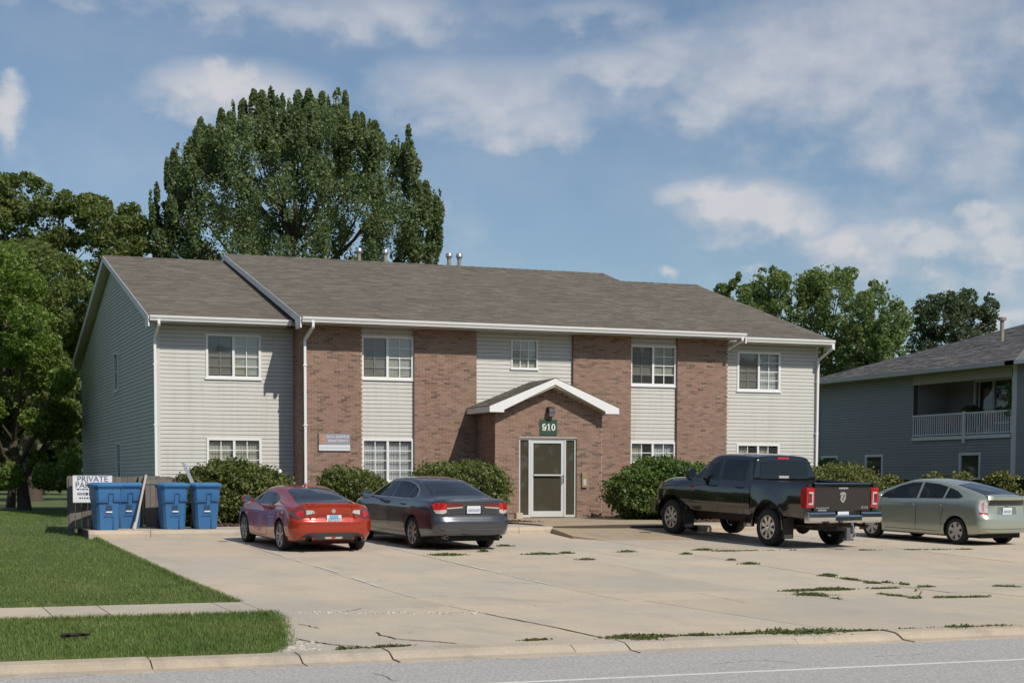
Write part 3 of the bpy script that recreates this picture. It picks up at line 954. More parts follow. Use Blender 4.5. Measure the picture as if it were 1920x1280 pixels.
# --- roofs
def gable_roof(x0, x1, yf, zf, yr, zr, yb, name, shing):
    th = .16
    sl = (zr - zf) / (yr - yf); zb = zr - sl * (yb - yr)
    m = MB()
    m.prism([(yf, zf - th), (yf, zf - .02), (yr, zr - .02), (yb, zb - .02), (yb, zb - th), (yr, zr - th)], 0, x0 + .02, x1 - .02)
    me = m.mesh(name, M_SOFF)
    bm = bmesh.new(); bm.from_mesh(me); bmesh.ops.recalc_face_normals(bm, faces=bm.faces); bm.to_mesh(me); bm.free()
    rf = put('roof', me, bld, M0)
    s = MB(); L = math.hypot(yr - yf, zr - zf); n = int(L / .14)
    for k in range(n):
        t0, t1 = k / n, (k + 1) / n
        x = x0 - rnd.uniform(0, .3); first = True
        while x < x1:
            w = rnd.uniform(.22, .5); a, b = max(x, x0), min(x + w, x1); x += w
            if b - a < .01: continue
            up = rnd.choice((.007, .012, .014))
            ya, za = yf - .03 + (yr - yf + .03) * t0, zf + (zr - zf) * t0
            yb2, zb2 = yf - .03 + (yr - yf + .03) * t1, zf + (zr - zf) * t1
            s.add([(a, ya, za - .004), (b, ya, za - .004), (b, ya, za + up), (a, ya, za + up), (b, yb2, zb2 + .002), (a, yb2, zb2 + .002)], [(0, 1, 2, 3), (3, 2, 4, 5)])
    s.add([(x0, yr, zr + .004), (x1, yr, zr + .004), (x1, yb + .03, zb), (x0, yb + .03, zb)], [(0, 1, 2, 3)])
    put('shingles', s.mesh('shingles', shing), rf, M0, kind='stuff')
    c = MB(); x = x0
    while x < x1 - .05:
        b = min(x + .30, x1)
        c.add([(x, yr - .13, zr - .13 * sl + .012), (b, yr - .13, zr - .13 * sl + .02), (b, yr, zr + .034), (x, yr, zr + .022), (b, yr + .13, zr - .13 * sl + .02), (x, yr + .13, zr - .13 * sl + .012)], [(0, 1, 2, 3), (3, 2, 4, 5)])
        x += .30
    put('ridge_cap', c.mesh('ridge_cap', shing), rf, M0)
    for xx, sgn in ((x0, -1), (x1, 1)):
        for (ya, za, yb_, zb_) in ((yf - .02, zf, yr, zr), (yr, zr, yb, zb)):
            a, b = (xx - .02, xx + .018) if sgn < 0 else (xx - .018, xx + .02)
            if (ya, za) == (yf - .02, zf): poly = [(ya, za - .30), (ya, za - .005), (yb_, zb_ - .005), (yb_, zb_ - .19), (ya + .62, za - .19 + sl * .62 - .03), (ya + .55, za - .30)]
            else: poly = [(ya, za - .19), (ya, za - .005), (yb_, zb_ - .005), (yb_, zb_ - .30), (yb_ - .55, zb_ - .30), (yb_ - .62, zb_ - .22 + sl * .62)]
            me = MB().prism(poly, 0, a, b).mesh('rake_board', M_WHITE)
            bm = bmesh.new(); bm.from_mesh(me); bmesh.ops.recalc_face_normals(bm, faces=bm.faces); bm.to_mesh(me); bm.free()
            put('rake_board', me, rf, M0)
    return rf


YR = 56.147
RFW_L = gable_roof(7.053, XC - W4 + .1, 46.50, 6.417, YR, 9.254, 65.9, 'wing_roof', M_SHING)
RFW_R = gable_roof(XC + W4 - .1, 29.10, 46.50, 6.417, YR, 9.254, 65.9, 'wing_roof', M_SHING)
RFM = gable_roof(11.09, 25.208, 45.36, 6.42, YR, 9.506, 66.6, 'main_roof', M_SHING)
# cheek walls under the raised main roof
for xx in (XC - W4, XC + W4 - .1):
    sl = .2846
    me = MB().prism([(45.5, 6.2), (45.5, 6.25), (YR, 9.3), (YR, 8.9)], 0, xx + .01, xx + .09).mesh('cheek_wall', M_SIDE)
    bm = bmesh.new(); bm.from_mesh(me); bmesh.ops.recalc_face_normals(bm, faces=bm.faces); bm.to_mesh(me); bm.free()
    put('wall', me, bld, M0)
# eave soffits, fascia and gutters
def eave(x0, x1, yf, ywall, zf, rf):
    put('soffit', MB().box(x0 + .03, x1 - .03, yf + .03, ywall + .02, ZS - .012, ZS + .004).mesh('soffit', M_SOFF), bld, M0)
    put('fascia', MB().box(x0, x1, yf, yf + .025, ZS - .02, zf - .02).mesh('fascia', M_WHITE), bld, M0)
    g = MB()
    p = [(yf - .002, zf - .145), (yf - .075, zf - .145), (yf - .088, zf - .10), (yf - .118, zf - .055), (yf - .125, zf - .012), (yf - .125, zf + .0), (yf - .105, zf), (yf - .105, zf - .012), (yf - .08, zf - .09), (yf - .02, zf - .12), (yf - .02, zf), (yf - .002, zf)]
    n = len(p)
    vs = [(x0, y, z) for y, z in p] + [(x1, y, z) for y, z in p]
    g.add(vs, [(i, (i + 1) % n, (i + 1) % n + n, i + n) for i in range(n)])
    for xx in (x0, x1): g.prism([(yf - .002, zf - .14), (yf - .08, zf - .14), (yf - .12, zf - .02), (yf - .12, zf), (yf - .002, zf)], 0, xx - .004, xx + .004)
    me = g.mesh('gutter', M_WHITE)
    bm = bmesh.new(); bm.from_mesh(me); bmesh.ops.recalc_face_normals(bm, faces=bm.faces); bm.to_mesh(me); bm.free()
    put('gutter', me, bld, M0)
eave(7.08, 11.07, 46.50, YW, 6.417, RFW_L)
eave(25.23, 29.08, 46.50, YW, 6.417, RFW_R)
eave(11.12, 25.19, 45.36, D + .12, 6.42, RFM)


def downspout(pts, s=.038):
    m = MB()
    for a, b in zip(pts[:-1], pts[1:]): m.tube(a, b, s * 1.3, s * 1.3, 4)
    for k in (1.6, 3.4, 5.1):
        x, y = pts[-1][0], pts[-1][1]
        m.box(x - .06, x + .06, y - .05, y + .05, k, k + .03)
    put('downspout', m.mesh('downspout', M_WHITE), bld, M0)
downspout([(7.32, 46.42, 6.29), (7.32, 46.42, 6.18), (7.30, 47.05, 5.86), (7.30, 47.07, .80)])
downspout([(11.42, 45.28, 6.3), (11.42, 45.28, 6.15), (11.34, 45.93, 5.82), (11.34, 45.93, .80)])
downspout([(25.05, 45.30, 6.3), (25.05, 45.30, 6.2), (24.99, 46.9, 5.85), (24.99, 47.06, 5.7), (24.99, 47.06, .8)])
downspout([(29.0, 46.42, 6.29), (29.0, 46.42, 6.15), (28.84, 47.04, 5.80), (28.84, 47.08, .80)])
# vent pipes on the ridge
for (x, h) in ((15.92, .46), (16.88, .46), (19.27, .48), (19.66, .48)):
    z0 = 9.3
    M = T(x, YR + .35, z0)
    v = put('vent_pipe', MB().tube((0, 0, 0), (0, 0, h + .1), .07, n=14).mesh('vent_pipe', mat('vent_metal', (.34, .30, .235), .5, .3, var=.3, vscale=4), 40), RFM, M)
RFM_c = [c for c in RFM.children if c.name.startswith('vent_pipe')]
for c in RFM_c: pass
capm = MB().lathe([(.0, .16), (.09, .15), (.12, .10), (.125, .02), (.09, .0), (.07, -.08), (.065, -.1)], 16)
capme = capm.mesh('vent_cap', mat('galvanised_metal', (.42, .42, .42), .35, .7), 40)
for c in RFM_c:
    put('vent_cap', capme, RFM, WM[c] @ Matrix.Translation((0, 0, .56)))

# --- vestibule roof and storefront door
vr = MB()
RX0, RX1, RY0 = 16.25, 20.255, 44.02
RC = (RX0 + RX1) / 2 ; hw = (RX1 - RX0) / 2; ez = 3.975; az_ = 4.80; vsl = (az_ - ez) / hw
roofp = [(RX0, ez - .16), (RX0, ez), (RC, az_), (RX1, ez), (RX1, ez - .16), (RX1 - .3, ez - .16), (RC, az_ - .24), (RX0 + .3, ez - .16)]
me = MB().prism(roofp, 1, RY0 + .03, D + .02).mesh('porch_roof', M_SOFF)
bm = bmesh.new(); bm.from_mesh(me); bmesh.ops.recalc_face_normals(bm, faces=bm.faces); bm.to_mesh(me); bm.free()
proof = put('porch_roof', me, bld, M0)
s = MB()
for side in (-1, 1):
    n = 15
    for k in range(n):
        t0, t1 = k / n, (k + 1) / n
        y = RY0 - .02
        while y < D:
            w = rnd.uniform(.2, .4); b = min(y + w, D)
            xa, xb = RC + side * (hw + .02) * (1 - t0), RC + side * (hw + .02) * (1 - t1)
            za, zb = ez + .005 + (az_ - ez) * t0, ez + .005 + (az_ - ez) * t1
            up = rnd.choice((.008, .012, .015))
            q = [(xa, y, za - .004), (xa, b, za - .004), (xa, b, za + up), (xa, y, za + up), (xb, b, zb + .003), (xb, y, zb + .003)]
            f = [(0, 1, 2, 3), (3, 2, 4, 5)]
            if side < 0: f = [tuple(reversed(t)) for t in f]
            s.add(q, f)
            y = b
put('shingles', s.mesh('shingles', M_SHING), proof, M0, kind='stuff')
fas = [(RX0 - .02, ez - .17), (RX0 - .02, ez - .005), (RC, az_ - .002), (RX1 + .02, ez - .005), (RX1 + .02, ez - .17), (RX1 - .42, ez - .17), (RX1 - .42, ez - .10), (RC, az_ - .175), (RX0 + .42, ez - .10), (RX0 + .42, ez - .17)]
me = MB().prism(fas, 1, RY0 - .012, RY0 + .028).mesh('fascia', M_WHITE)
bm = bmesh.new(); bm.from_mesh(me); bmesh.ops.triangulate(bm, faces=bm.faces); bmesh.ops.recalc_face_normals(bm, faces=bm.faces); bm.to_mesh(me); bm.free()
put('fascia', me, proof, M0)
for (a, b) in ((RX0 - .02, RX0 + .012), (RX1 - .012, RX1 + .02)):
    put('fascia', MB().box(a, b, RY0 + .03, D - .01, ez - .17, ez - .008).mesh('fascia', M_WHITE), proof, M0)
M_ALU = mat('door_aluminium', (.72, .73, .74), .35, .25)
dx0, dx1, dz0, dz1 = 17.29, 19.09, .79, 3.085
fm = MB()
yd = VY + .05
fm.box(dx0, dx1, yd, yd + .1, dz1 - .05, dz1).box(dx0, dx0 + .045, yd, yd + .1, dz0, dz1 - .05).box(dx1 - .045, dx1, yd, yd + .1, dz0, dz1 - .05)
fm.box(17.60, 17.665, yd, yd + .1, dz0, dz1 - .05).box(18.72, 18.775, yd, yd + .1, dz0, dz1 - .05)
fm.box(dx0 + .045, 17.60, yd, yd + .1, dz0, dz0 + .07).box(18.775, dx1 - .045, yd, yd + .1, dz0, dz0 + .07)
sf = put('entrance', fm.mesh('storefront_frame', M_ALU), bld, M0)
dm = MB(); a, b = 17.675, 18.71; z0, z1 = .80, dz1 - .06
dm.box(a, a + .075, yd + .01, yd + .07, z0, z1).box(b - .085, b, yd + .01, yd + .07, z0, z1).box(a + .075, b - .085, yd + .01, yd + .07, z1 - .08, z1).box(a + .075, b - .085, yd + .01, yd + .07, z0, z0 + .17)
dm.box(a + .075, b - .085, yd - .03, yd - .005, 2.02 - .02, 2.02 + .02)
put('door', dm.mesh('door', M_ALU), sf, M0)
hm = MB().tube((b - .04, yd - .05, 1.78), (b - .04, yd - .05, 2.02), .014).tube((b - .04, yd - .05, 1.80), (b - .04, yd + .01, 1.80), .01).tube((b - .04, yd - .05, 2.0), (b - .04, yd + .01, 2.0), .01)
put('handle', hm.mesh('handle', mat('brushed_steel', (.6, .6, .6), .3, .9), 40), sf, M0)
for (p, q, u, w) in ((dx0 + .045, 17.60, dz0 + .07, dz1 - .05), (18.775, dx1 - .045, dz0 + .07, dz1 - .05), (a + .075, b - .085, z0 + .17, z1 - .08)):
    put('pane', MB().add([(p, yd + .045, u), (q, yd + .045, u), (q, yd + .045, w), (p, yd + .045, w)], [(0, 1, 2, 3)]).mesh('pane', M_GLASS_D), sf, M0)
rm = MB(); rm.add([(dx0, yd + .11, dz0), (dx1, yd + .11, dz0), (dx1, yd + .11, dz1), (dx0, yd + .11, dz1), (dx0, D + 1.2, dz0), (dx1, D + 1.2, dz0), (dx1, D + 1.2, dz1), (dx0, D + 1.2, dz1)],
       [(4, 5, 6, 7), (0, 1, 5, 4), (3, 7, 6, 2), (0, 4, 7, 3), (1, 2, 6, 5)])
put('hallway', rm.mesh('hallway', mat('hall_paint', (.34, .30, .20), .8)), sf, M0)

# --- things fixed to the front
def text(name, s, size, parent, M, m, ext=.002, align='CENTER', sx=1.0):
    c = bpy.data.curves.new(name, 'FONT'); c.body = s; c.size = size; c.extrude = ext; c.align_x = align; c.align_y = 'CENTER'
    c.materials.append(m)
    o = bpy.data.objects.new(name, c); col.objects.link(o)
    MM = M @ Matrix.Diagonal((sx, 1, 1, 1))
    me = bpy.data.meshes.new_from_object(o)
    bpy.data.objects.remove(o)
    me.materials.clear(); me.materials.append(m)
    return put(name, me, parent, MM)
FACE = Matrix.Rotation(math.pi / 2, 4, 'X')       # text facing -Y
M_GREEN = mat('sign_green', (.022, .07, .05), .5)
M_CREAM = mat('sign_cream', (.78, .76, .66), .5)
ns = put('number_sign', MB().box(-.265, .265, -.02, .0, -.225, .225).mesh('sign_plate', M_GREEN), M=T(18.19, VY - .012, 3.405),
         label='dark green square sign reading 910 in cream numerals above the entrance door', cat='sign')
put('border', MB().box(-.25, .25, -.023, -.019, .195, .205).box(-.25, .25, -.023, -.019, -.205, -.195).box(-.25, -.24, -.023, -.019, -.195, .195).box(.24, .25, -.023, -.019, -.195, .195).mesh('border', mat('sign_green_light', (.05, .12, .09), .5)), ns)


def slab_digit(ch, cx, m, parent, M):
    mb = MB(); n = 28; y0, y1 = -.028, -.019
    def ring(x, z, ro, ri, so=1.0, a0=0, a1=2 * math.pi):
        vs = []
        for i in range(n + 1):
            t = a0 + (a1 - a0) * i / n
            for r, sq in ((ro, 1), (ri, 1)):
                for y in (y0, y1): vs.append((x + r[0] * math.cos(t), y, z + r[1] * math.sin(t)))
        fs = []
        for i in range(n):
            b = i * 4; c = b + 4
            fs += [(b, c, c + 2, b + 2), (b + 1, b + 3, c + 3, c + 1), (b, b + 1, c + 1, c), (b + 2, c + 2, c + 3, b + 3)]
        mb.add(vs, fs)
    if ch == '0': ring(cx, 0, (.063, .10), (.026, .072))
    if ch == '9':
        ring(cx, .034, (.066, .068), (.028, .034))
        ring(cx, .0, (.066, .102), (.028, .068), a0=-2.2, a1=1.0); mb.box(cx + .030, cx + .066, y0 - .001, y1, -.03, .04)
        mb.lathe([(0, y0), (.022, y0), (.022, y1)], 12, 'y', (cx - .044, 0, -.066))
    if ch == '1':
        mb.box(cx - .019, cx + .019, y0, y1, -.1, .1).box(cx - .05, cx + .05, y0, y1, -.1, -.08).prism([(cx - .05, .06), (cx - .019, .10), (cx - .019, .06), (cx - .019, .05)], 1, y0, y1)
    put('numeral', mb.mesh('numeral_' + ch, m), parent, M)
for ch, cx in (('9', -.14), ('1', 0.005), ('0', .145)): slab_digit(ch, cx, M_CREAM, ns, WM[ns])

lp = put('wall_lamp', None, M=T(18.235, VY, 3.70), label='black shaded wall lantern mounted on the brick just above the number sign', cat='lamp')
put('bracket', MB().box(-.055, .055, -.03, 0, .0, .30).mesh('bracket', M_BLACK), lp)
put('lamp_shade', MB().prism([(-.03, .29), (-.20, .25), (-.23, .13), (-.03, .13)], 0, -.10, .10).mesh('lamp_shade', M_BLACK), lp)
put('diffuser', MB().prism([(-.03, .128), (-.22, .128), (-.17, .015), (-.03, .0)], 0, -.085, .085).mesh('diffuser', mat('lamp_glass', (.25, .25, .24), .15)), lp)
ic = put('intercom', MB().box(-.085, .085, -.06, 0, -.22, .22).mesh('intercom_box', mat('brass_box', (.42, .32, .17), .4, .3)), M=T(19.33, VY, 1.88),
         label='brass coloured intercom box on the brick to the right of the entrance door', cat='intercom')
put('speaker_grille', MB().box(-.06, .06, -.066, -.061, .06, .18).mesh('speaker_grille', mat('dull_brass', (.3, .24, .15), .5)), ic)
put('button_panel', MB().box(-.045, .045, -.068, -.061, -.16, .02).mesh('button_panel', mat('steel_panel', (.7, .68, .62), .3, .3)), ic)
ws = put('wall_sign', MB().box(-.475, .475, -.03, 0, -.255, .255).mesh('sign_tray', mat('sign_edge', (.09, .09, .10), .5)), M=T(12.2, D - .008, 2.945),
         label='rectangular grey and white apartments sign with orange logo on the left brick pier', cat='sign')
put('grey_panel', MB().box(-.455, .465, -.034, -.031, -.075, .245).mesh('grey_panel', mat('sign_grey', (.30, .30, .345), .45)), ws)
put('white_panel', MB().box(-.455, .465, -.034, -.031, -.24, -.075).mesh('white_panel', mat('sign_white', (.70, .72, .76), .4)), ws)
put('logo_panel', MB().box(-.45, -.255, -.037, -.0345, -.07, .235).mesh('logo_panel', mat('sign_rust', (.36, .25, .21), .5)), ws)
M_OR = mat('logo_orange', (.80, .32, .14), .5); M_LW = mat('letter_white', (.78, .78, .80), .5)
lg = MB()
def arc(mb, cx, cz, r, t, a0, a1, y0=-.041, y1=-.037, n=16):
    vs = []
    for i in range(n + 1):
        a = a0 + (a1 - a0) * i / n
        for rr in (r, r - t):
            for y in (y0, y1): vs.append((cx + rr * math.cos(a), y, cz + rr * math.sin(a)))
    fs = []
    for i in range(n):
        b = i * 4; c = b + 4
        fs += [(b, c, c + 2, b + 2), (b + 1, b + 3, c + 3, c + 1), (b, b + 1, c + 1, c), (b + 2, c + 2, c + 3, b + 3)]
    mb.add(vs, fs)
arc(lg, -.345, .125, .052, .018, -2.2, 2.6); arc(lg, -.345, .015, .052, .018, -2.4, 1.9)
lg.prism([(-.42, .20), (-.40, .21), (-.375, .15), (-.395, .14)], 1, -.041, -.037).prism([(-.42, .09), (-.40, .10), (-.35, .07), (-.36, .05)], 1, -.041, -.037)
put('logo', lg.mesh('logo', M_OR), ws)
MTW = WM[ws] @ Matrix.Translation((.105, -.036, .155)) @ FACE
text('lettering', 'ROYSE + BRINKMEYER', .098, ws, MTW, M_LW, sx=.68)
text('lettering', 'APARTMENTS', .098, ws, WM[ws] @ Matrix.Translation((.105, -.036, .035)) @ FACE, M_LW, sx=.98)
mb = MB(); x = -.40
while x < .42:
    w = rnd.uniform(.02, .05); mb.box(x, x + w, -.037, -.0345, -.175, -.14); x += w + .022
put('small_print', mb.mesh('small_print', mat('print_pale', (.45, .47, .52), .6)), ws)
put('door_stop_block', MB().box(-.1, .1, -.09, .09, 0, .17).mesh('block', mat('pale_block', (.50, .44, .34), .9, bump=.5)), M=T(16.95, 43.6, .775, .1),
    label='small pale concrete block standing left of the entrance door', cat='block')
fl = put('floodlight', None, M=T(9.45, 41.0, 2.08), label='white floodlight bulb poking out of the bush beside the blue bins', cat='light')
put('bulb', MB().lathe([(0, -.06), (.045, -.05), (.055, -.02), (.03, .05), (.0, .06)], 14, 'y').mesh('bulb', mat('white_enamel', (.8, .8, .8), .3), 50), fl)
put('stem', MB().tube((0, .03, -.02), (0, .05, -1.3), .014).mesh('stem', M_BLACK), fl)
# ================================================================ vegetation
def leaf_mesh(name, m, pts, size, nrm=None, elong=1.5, jitter=.5, updir=None):
    """one pointed quad per point; pts (n,3) array"""
    n = len(pts)
    size = (size * nrg.uniform(1 - jitter, 1 + jitter, n))[:, None]
    a = nrg.normal(size=(n, 3))
    if updir is not None: a = a * .55 + np.array(updir)[None]
    a /= np.linalg.norm(a, axis=1)[:, None]
    b = nrg.normal(size=(n, 3)); b -= (b * a).sum(1)[:, None] * a
    b /= np.linalg.norm(b, axis=1)[:, None]
    v = np.empty((n, 4, 3))
    v[:, 0] = pts - a * size * elong / 2
    v[:, 1] = pts - b * size / 2 + a * size * .1
    v[:, 2] = pts + a * size * elong / 2
    v[:, 3] = pts + b * size / 2 + a * size * .1
    me = bpy.data.meshes.new(name)
    me.vertices.add(n * 4); me.vertices.foreach_set('co', v.reshape(-1).astype(np.float32))
    me.loops.add(n * 4); me.loops.foreach_set('vertex_index', np.arange(n * 4, dtype=np.int32))
    me.polygons.add(n); me.polygons.foreach_set('loop_start', np.arange(0, n * 4, 4, dtype=np.int32))
    me.polygons.foreach_set('loop_total', np.full(n, 4, dtype=np.int32))
    me.materials.append(m); me.update(calc_edges=True)
    return me


def clump_points(clumps, per, shell=.55):
    """clumps: (center, radii(3), weight). returns points biased to the outside of each clump"""
    out = []
    tot = sum(w for _, _, w in clumps)
    for c, r, w in clumps:
        k = max(3, int(per * w / tot))
        d = nrg.normal(size=(k, 3)); d /= np.linalg.norm(d, axis=1)[:, None]
        rr = nrg.uniform(shell ** 3, 1.15, k) ** (1 / 3)
        out.append(np.array(c)[None] + d * rr[:, None] * np.array(r)[None])
    return np.concatenate(out)


def holes_noise(p, seed, wl=1.5, thr=0.0, soft=.35):
    """keep points where a random wave field is high: irregular sprays with gaps between them"""
    r = np.random.default_rng(seed); v = np.zeros(len(p))
    for i in range(14):
        k = r.normal(size=3); k /= np.linalg.norm(k); k[2] *= .7
        L = wl * (.45 + 1.1 * r.uniform()); v += np.sin(p @ (k * 2 * np.pi / L) + r.uniform(0, 6.28))
    v /= math.sqrt(7)
    return nrg.uniform(0, 1, len(p)) < np.clip((v - thr) / soft + .5, .05, 1)


def view_frame(d, u):
    """unit vectors: right and away, at the place seen at u"""
    return Vector((math.cos(YAW), -math.sin(YAW), 0)), Vector((math.sin(YAW), math.cos(YAW), 0))


def tree(name, label, u, d, vground, clumps_px, leaves, lsize, m, trunk_r, group=None, limbs=True, elong=1.4, depth=1.0, up=None, gaps=None, cat='tree'):
    """clumps_px: (u, v, ru, rv, w, doff) sized in photo pixels at depth d - turned into metres where the tree stands"""
    right, away = view_frame(d, u)
    base = onD(u, vground, d); base.z = .72
    root = put(name, None, M=Matrix.Translation(base), label=label, cat=cat, group=group)
    s = d / FPX
    cl = []
    for (cu, cv, ru, rv, w, doff) in clumps_px:
        c = onD(cu, cv, d + doff)
        cl.append(((c.x, c.y, c.z), (ru * s, ru * s * depth, rv * s), w))
    # radii are along right / away; the yaw is small enough to use world axes directly
    pts = clump_points([((c[0] - base.x, c[1] - base.y, c[2] - base.z), r, w) for c, r, w in cl], leaves)
    if gaps: pts = pts[holes_noise(pts, len(label), gaps[0], gaps[1])]
    put('crown', leaf_mesh('crown', m, pts, lsize, elong=elong, updir=up), root, WM[root])
    t = MB()
    top = max(c[0][2] for c in cl) - base.z
    cx = sum(c[0][0] * c[2] for c in cl) / sum(c[2] for c in cl) - base.x
    cy_ = sum(c[0][1] * c[2] for c in cl) / sum(c[2] for c in cl) - base.y
    n = 7; P = []
    for k in range(n + 1):
        f = k / n
        P.append((cx * f * .7 + rnd.uniform(-.15, .15) * (f > 0), cy_ * f * .7, -.1 + top * .8 * f))
    t.path(P, [trunk_r * (1.2 - f * 1.08) if f else trunk_r * 1.5 for f in [k / n for k in range(n + 1)]], 9)
    if limbs:
        sel = sorted(cl, key=lambda c: -c[2])[:34]
        for c, r, w in sel:
            e = Vector(c) - base
            h = max(.14, min(.8, (e.z - .95 * math.hypot(e.x - cx, e.y - cy_)) / (top * .8) + rnd.uniform(-.06, .06)))
            k = h * n; i = min(n - 1, int(k)); a = Vector(P[i]).lerp(Vector(P[i + 1]), k - i)
            mid = a.lerp(e, .5) + Vector((rnd.uniform(-.05, .05), rnd.uniform(-.05, .05), -.07)) * (e - a).length
            rr = trunk_r * (1.0 - h) * .5 + .03
            t.path([a, mid, e], [rr, rr * .6, .02], 5)
    put('trunk', t.mesh('trunk', M_BARK, 60), root, WM[root])
    return root


def fill_clumps(outline, n, rr, seed, doff, w=1, aspect=1.3, inner=None):
    """random clumps inside a closed outline (photo px)"""
    r = random.Random(seed); out = []
    us = [p[0] for p in outline]; vs = [p[1] for p in outline]
    def inside(x, y):
        c = False; k = len(outline)
        for i in range(k):
            (x1, y1), (x2, y2) = outline[i], outline[(i + 1) % k]
            if (y1 > y) != (y2 > y) and x < (x2 - x1) * (y - y1) / (y2 - y1) + x1: c = not c
        return c
    cu = sum(us) / len(us); half = (max(us) - min(us)) / 2
    tries = 0
    while len(out) < n and tries < 40 * n:
        tries += 1
        x, y = r.uniform(min(us), max(us)), r.uniform(min(vs), max(vs))
        if not inside(x, y): continue
        k = r.uniform(.65, 1.35) * rr
        lim = doff * math.sqrt(max(0.05, 1 - ((x - cu) / (half * 1.02)) ** 2))
        out.append((x, y, k, k * aspect, w * k ** 2 / rr ** 2, r.uniform(-lim, lim)))
    return out


L_COT = m_leaf('cottonwood_leaves', (.085, .120, .052), (.20, .255, .115), .5, .42, (.27, .32, .17))
L_LOC = m_leaf('locust_leaves', (.070, .108, .034), (.18, .225, .065), .55, .42, (.28, .25, .08))
L_LIGHT = m_leaf('light_leaves', (.085, .140, .030), (.22, .30, .065), .5, .48, (.32, .38, .10))
L_MID = m_leaf('mid_leaves', (.10, .145, .055), (.23, .295, .115), .5, .46, (.28, .32, .12))
L_DARK = m_leaf('dark_leaves', (.050, .072, .038), (.13, .165, .085), .55, .35)
L_BUSH = m_leaf('bush_leaves', (.060, .088, .022), (.175, .21, .06), .5, .32, (.29, .22, .10))
L_BUSH2 = m_leaf('bush_leaves_yellow', (.075, .10, .026), (.21, .22, .065), .5, .25, (.30, .24, .11))

# the big cottonwood behind the building: upright sprays round a broad dome
out_ = [(300, 375), (330, 300), (372, 245), (425, 215), (470, 195), (560, 190), (640, 190), (690, 235), (745, 270), (768, 345), (808, 365), (812, 440), (790, 495), (760, 540), (560, 560), (400, 540), (310, 500), (292, 440)]
out_ = [(560 + (x - 560) * .96, 560 + (y - 560) * .905) for x, y in out_]
cc = fill_clumps(out_, 190, 25, 3, 5.5, aspect=1.25) + fill_clumps(out_, 150, 12, 4, 5.5, aspect=2.0)
for _ in range(34):      # ragged side lobes, leaning outward
    t = rnd.random()
    if rnd.random() < .5: a, b = 300 + 60 * t + rnd.uniform(-8, 8), 470 - 190 * t
    else: a, b = 815 - 50 * t + rnd.uniform(-8, 8), 470 - 170 * t
    cc.append((a, b, rnd.uniform(6, 12), rnd.uniform(12, 26), 1.2, rnd.uniform(-2, 2)))
for _ in range(60):
    k = rnd.randrange(len(spk := [(300, 372), (322, 310), (350, 290), (372, 250), (412, 236), (452, 216), (505, 200), (556, 200), (598, 196), (642, 200), (678, 240), (742, 274), (766, 290), (800, 356), (814, 400)]))
    a, b = spk[k]; cc.append((a + rnd.uniform(-22, 22), b + rnd.uniform(-6, 40), rnd.uniform(4, 8), rnd.uniform(12, 30), .8, rnd.uniform(-2.5, 2.5)))
spikes = [(294, 372, 8, 26), (316, 392, 10, 26), (322, 308, 7, 26), (350, 290, 9, 28), (344, 330, 12, 30), (372, 246, 9, 30), (390, 262, 8, 26), (412, 232, 8, 26), (434, 215, 7, 26), (452, 212, 10, 34), (470, 202, 10, 30), (488, 196, 9, 26), (505, 196, 9, 28), (528, 226, 8, 22),
          (556, 198, 9, 30), (575, 190, 10, 28), (598, 192, 9, 28), (624, 198, 7, 24), (642, 196, 7, 26), (664, 226, 9, 22), (678, 238, 10, 26), (700, 244, 8, 24), (742, 272, 7, 22), (760, 262, 7, 28), (766, 295, 10, 30), (800, 356, 7, 24), (816, 366, 7, 20), (812, 400, 10, 30), (806, 445, 12, 24), (290, 420, 10, 22), (300, 460, 12, 26), (640, 240, 14, 34), (590, 240, 18, 36), (700, 290, 16, 34), (420, 270, 16, 36), (500, 240, 18, 36)]
for (a, b, c, d_) in spikes:
    c *= rnd.uniform(.7, 1.1); d_ *= rnd.uniform(.8, 1.25); a += rnd.uniform(-4, 4)
    for _ in range(2): cc.append((a + rnd.uniform(-14, 14), b + rnd.uniform(8, 40), rnd.uniform(5, 8), rnd.uniform(16, 28), .9, rnd.uniform(-2, 2)))
    cc.append((a, b + 4, c, d_, 2.6 * (c * d_) / 225, rnd.uniform(-3, 1)))
    cc.append((a + rnd.uniform(-5, 5), b + d_ * 1.3, c * 1.3, d_, 2.2 * (c * d_) / 225, rnd.uniform(-3, 1)))
tree('cottonwood_tree', 'large dark green cottonwood with upright sprays rising behind the brick building roof', 560, 86, 930, cc, 300000, .10, L_COT, .5, up=(0, 0, .4), elong=1.25, gaps=(1.1, -.75))

# honey locust at the left, drooping layered outline
out_ = [(-140, 380), (-40, 345), (0, 340), (40, 330), (70, 350), (110, 380), (150, 372), (185, 375), (200, 410), (235, 392), (262, 410), (280, 440), (270, 470), (235, 480), (200, 520), (185, 600), (150, 680), (140, 800), (-140, 820)]
cc = fill_clumps(out_, 210, 28, 5, 4.5, aspect=.62)
for (a, b, c, d_) in [(45, 335, 18, 9), (62, 345, 20, 9), (100, 372, 18, 8), (165, 376, 22, 9), (192, 385, 16, 8), (240, 398, 14, 8), (262, 415, 16, 8), (282, 430, 12, 8), (268, 466, 22, 7), (285, 474, 10, 6), (245, 450, 24, 9), (225, 420, 18, 9), (120, 395, 22, 10), (10, 345, 20, 10)]:
    cc.append((a, b, c, d_, c * d_ / 220, rnd.uniform(-2, 2)))
for (a, b) in [(150, 560), (168, 530), (140, 620), (125, 660), (190, 500), (150, 600), (165, 575), (120, 700), (135, 740), (110, 600), (205, 490), (140, 800), (128, 850), (110, 830)]:
    cc.append((a, b, 24, 20, 1.0, rnd.uniform(-1, 3)))
tree('locust_tree', 'tall dark green spreading tree left of the building gable with drooping layered sprays', 60, 88, 940, cc, 150000, .115, L_LOC, .4, elong=2.0, gaps=(1.7, -.25))
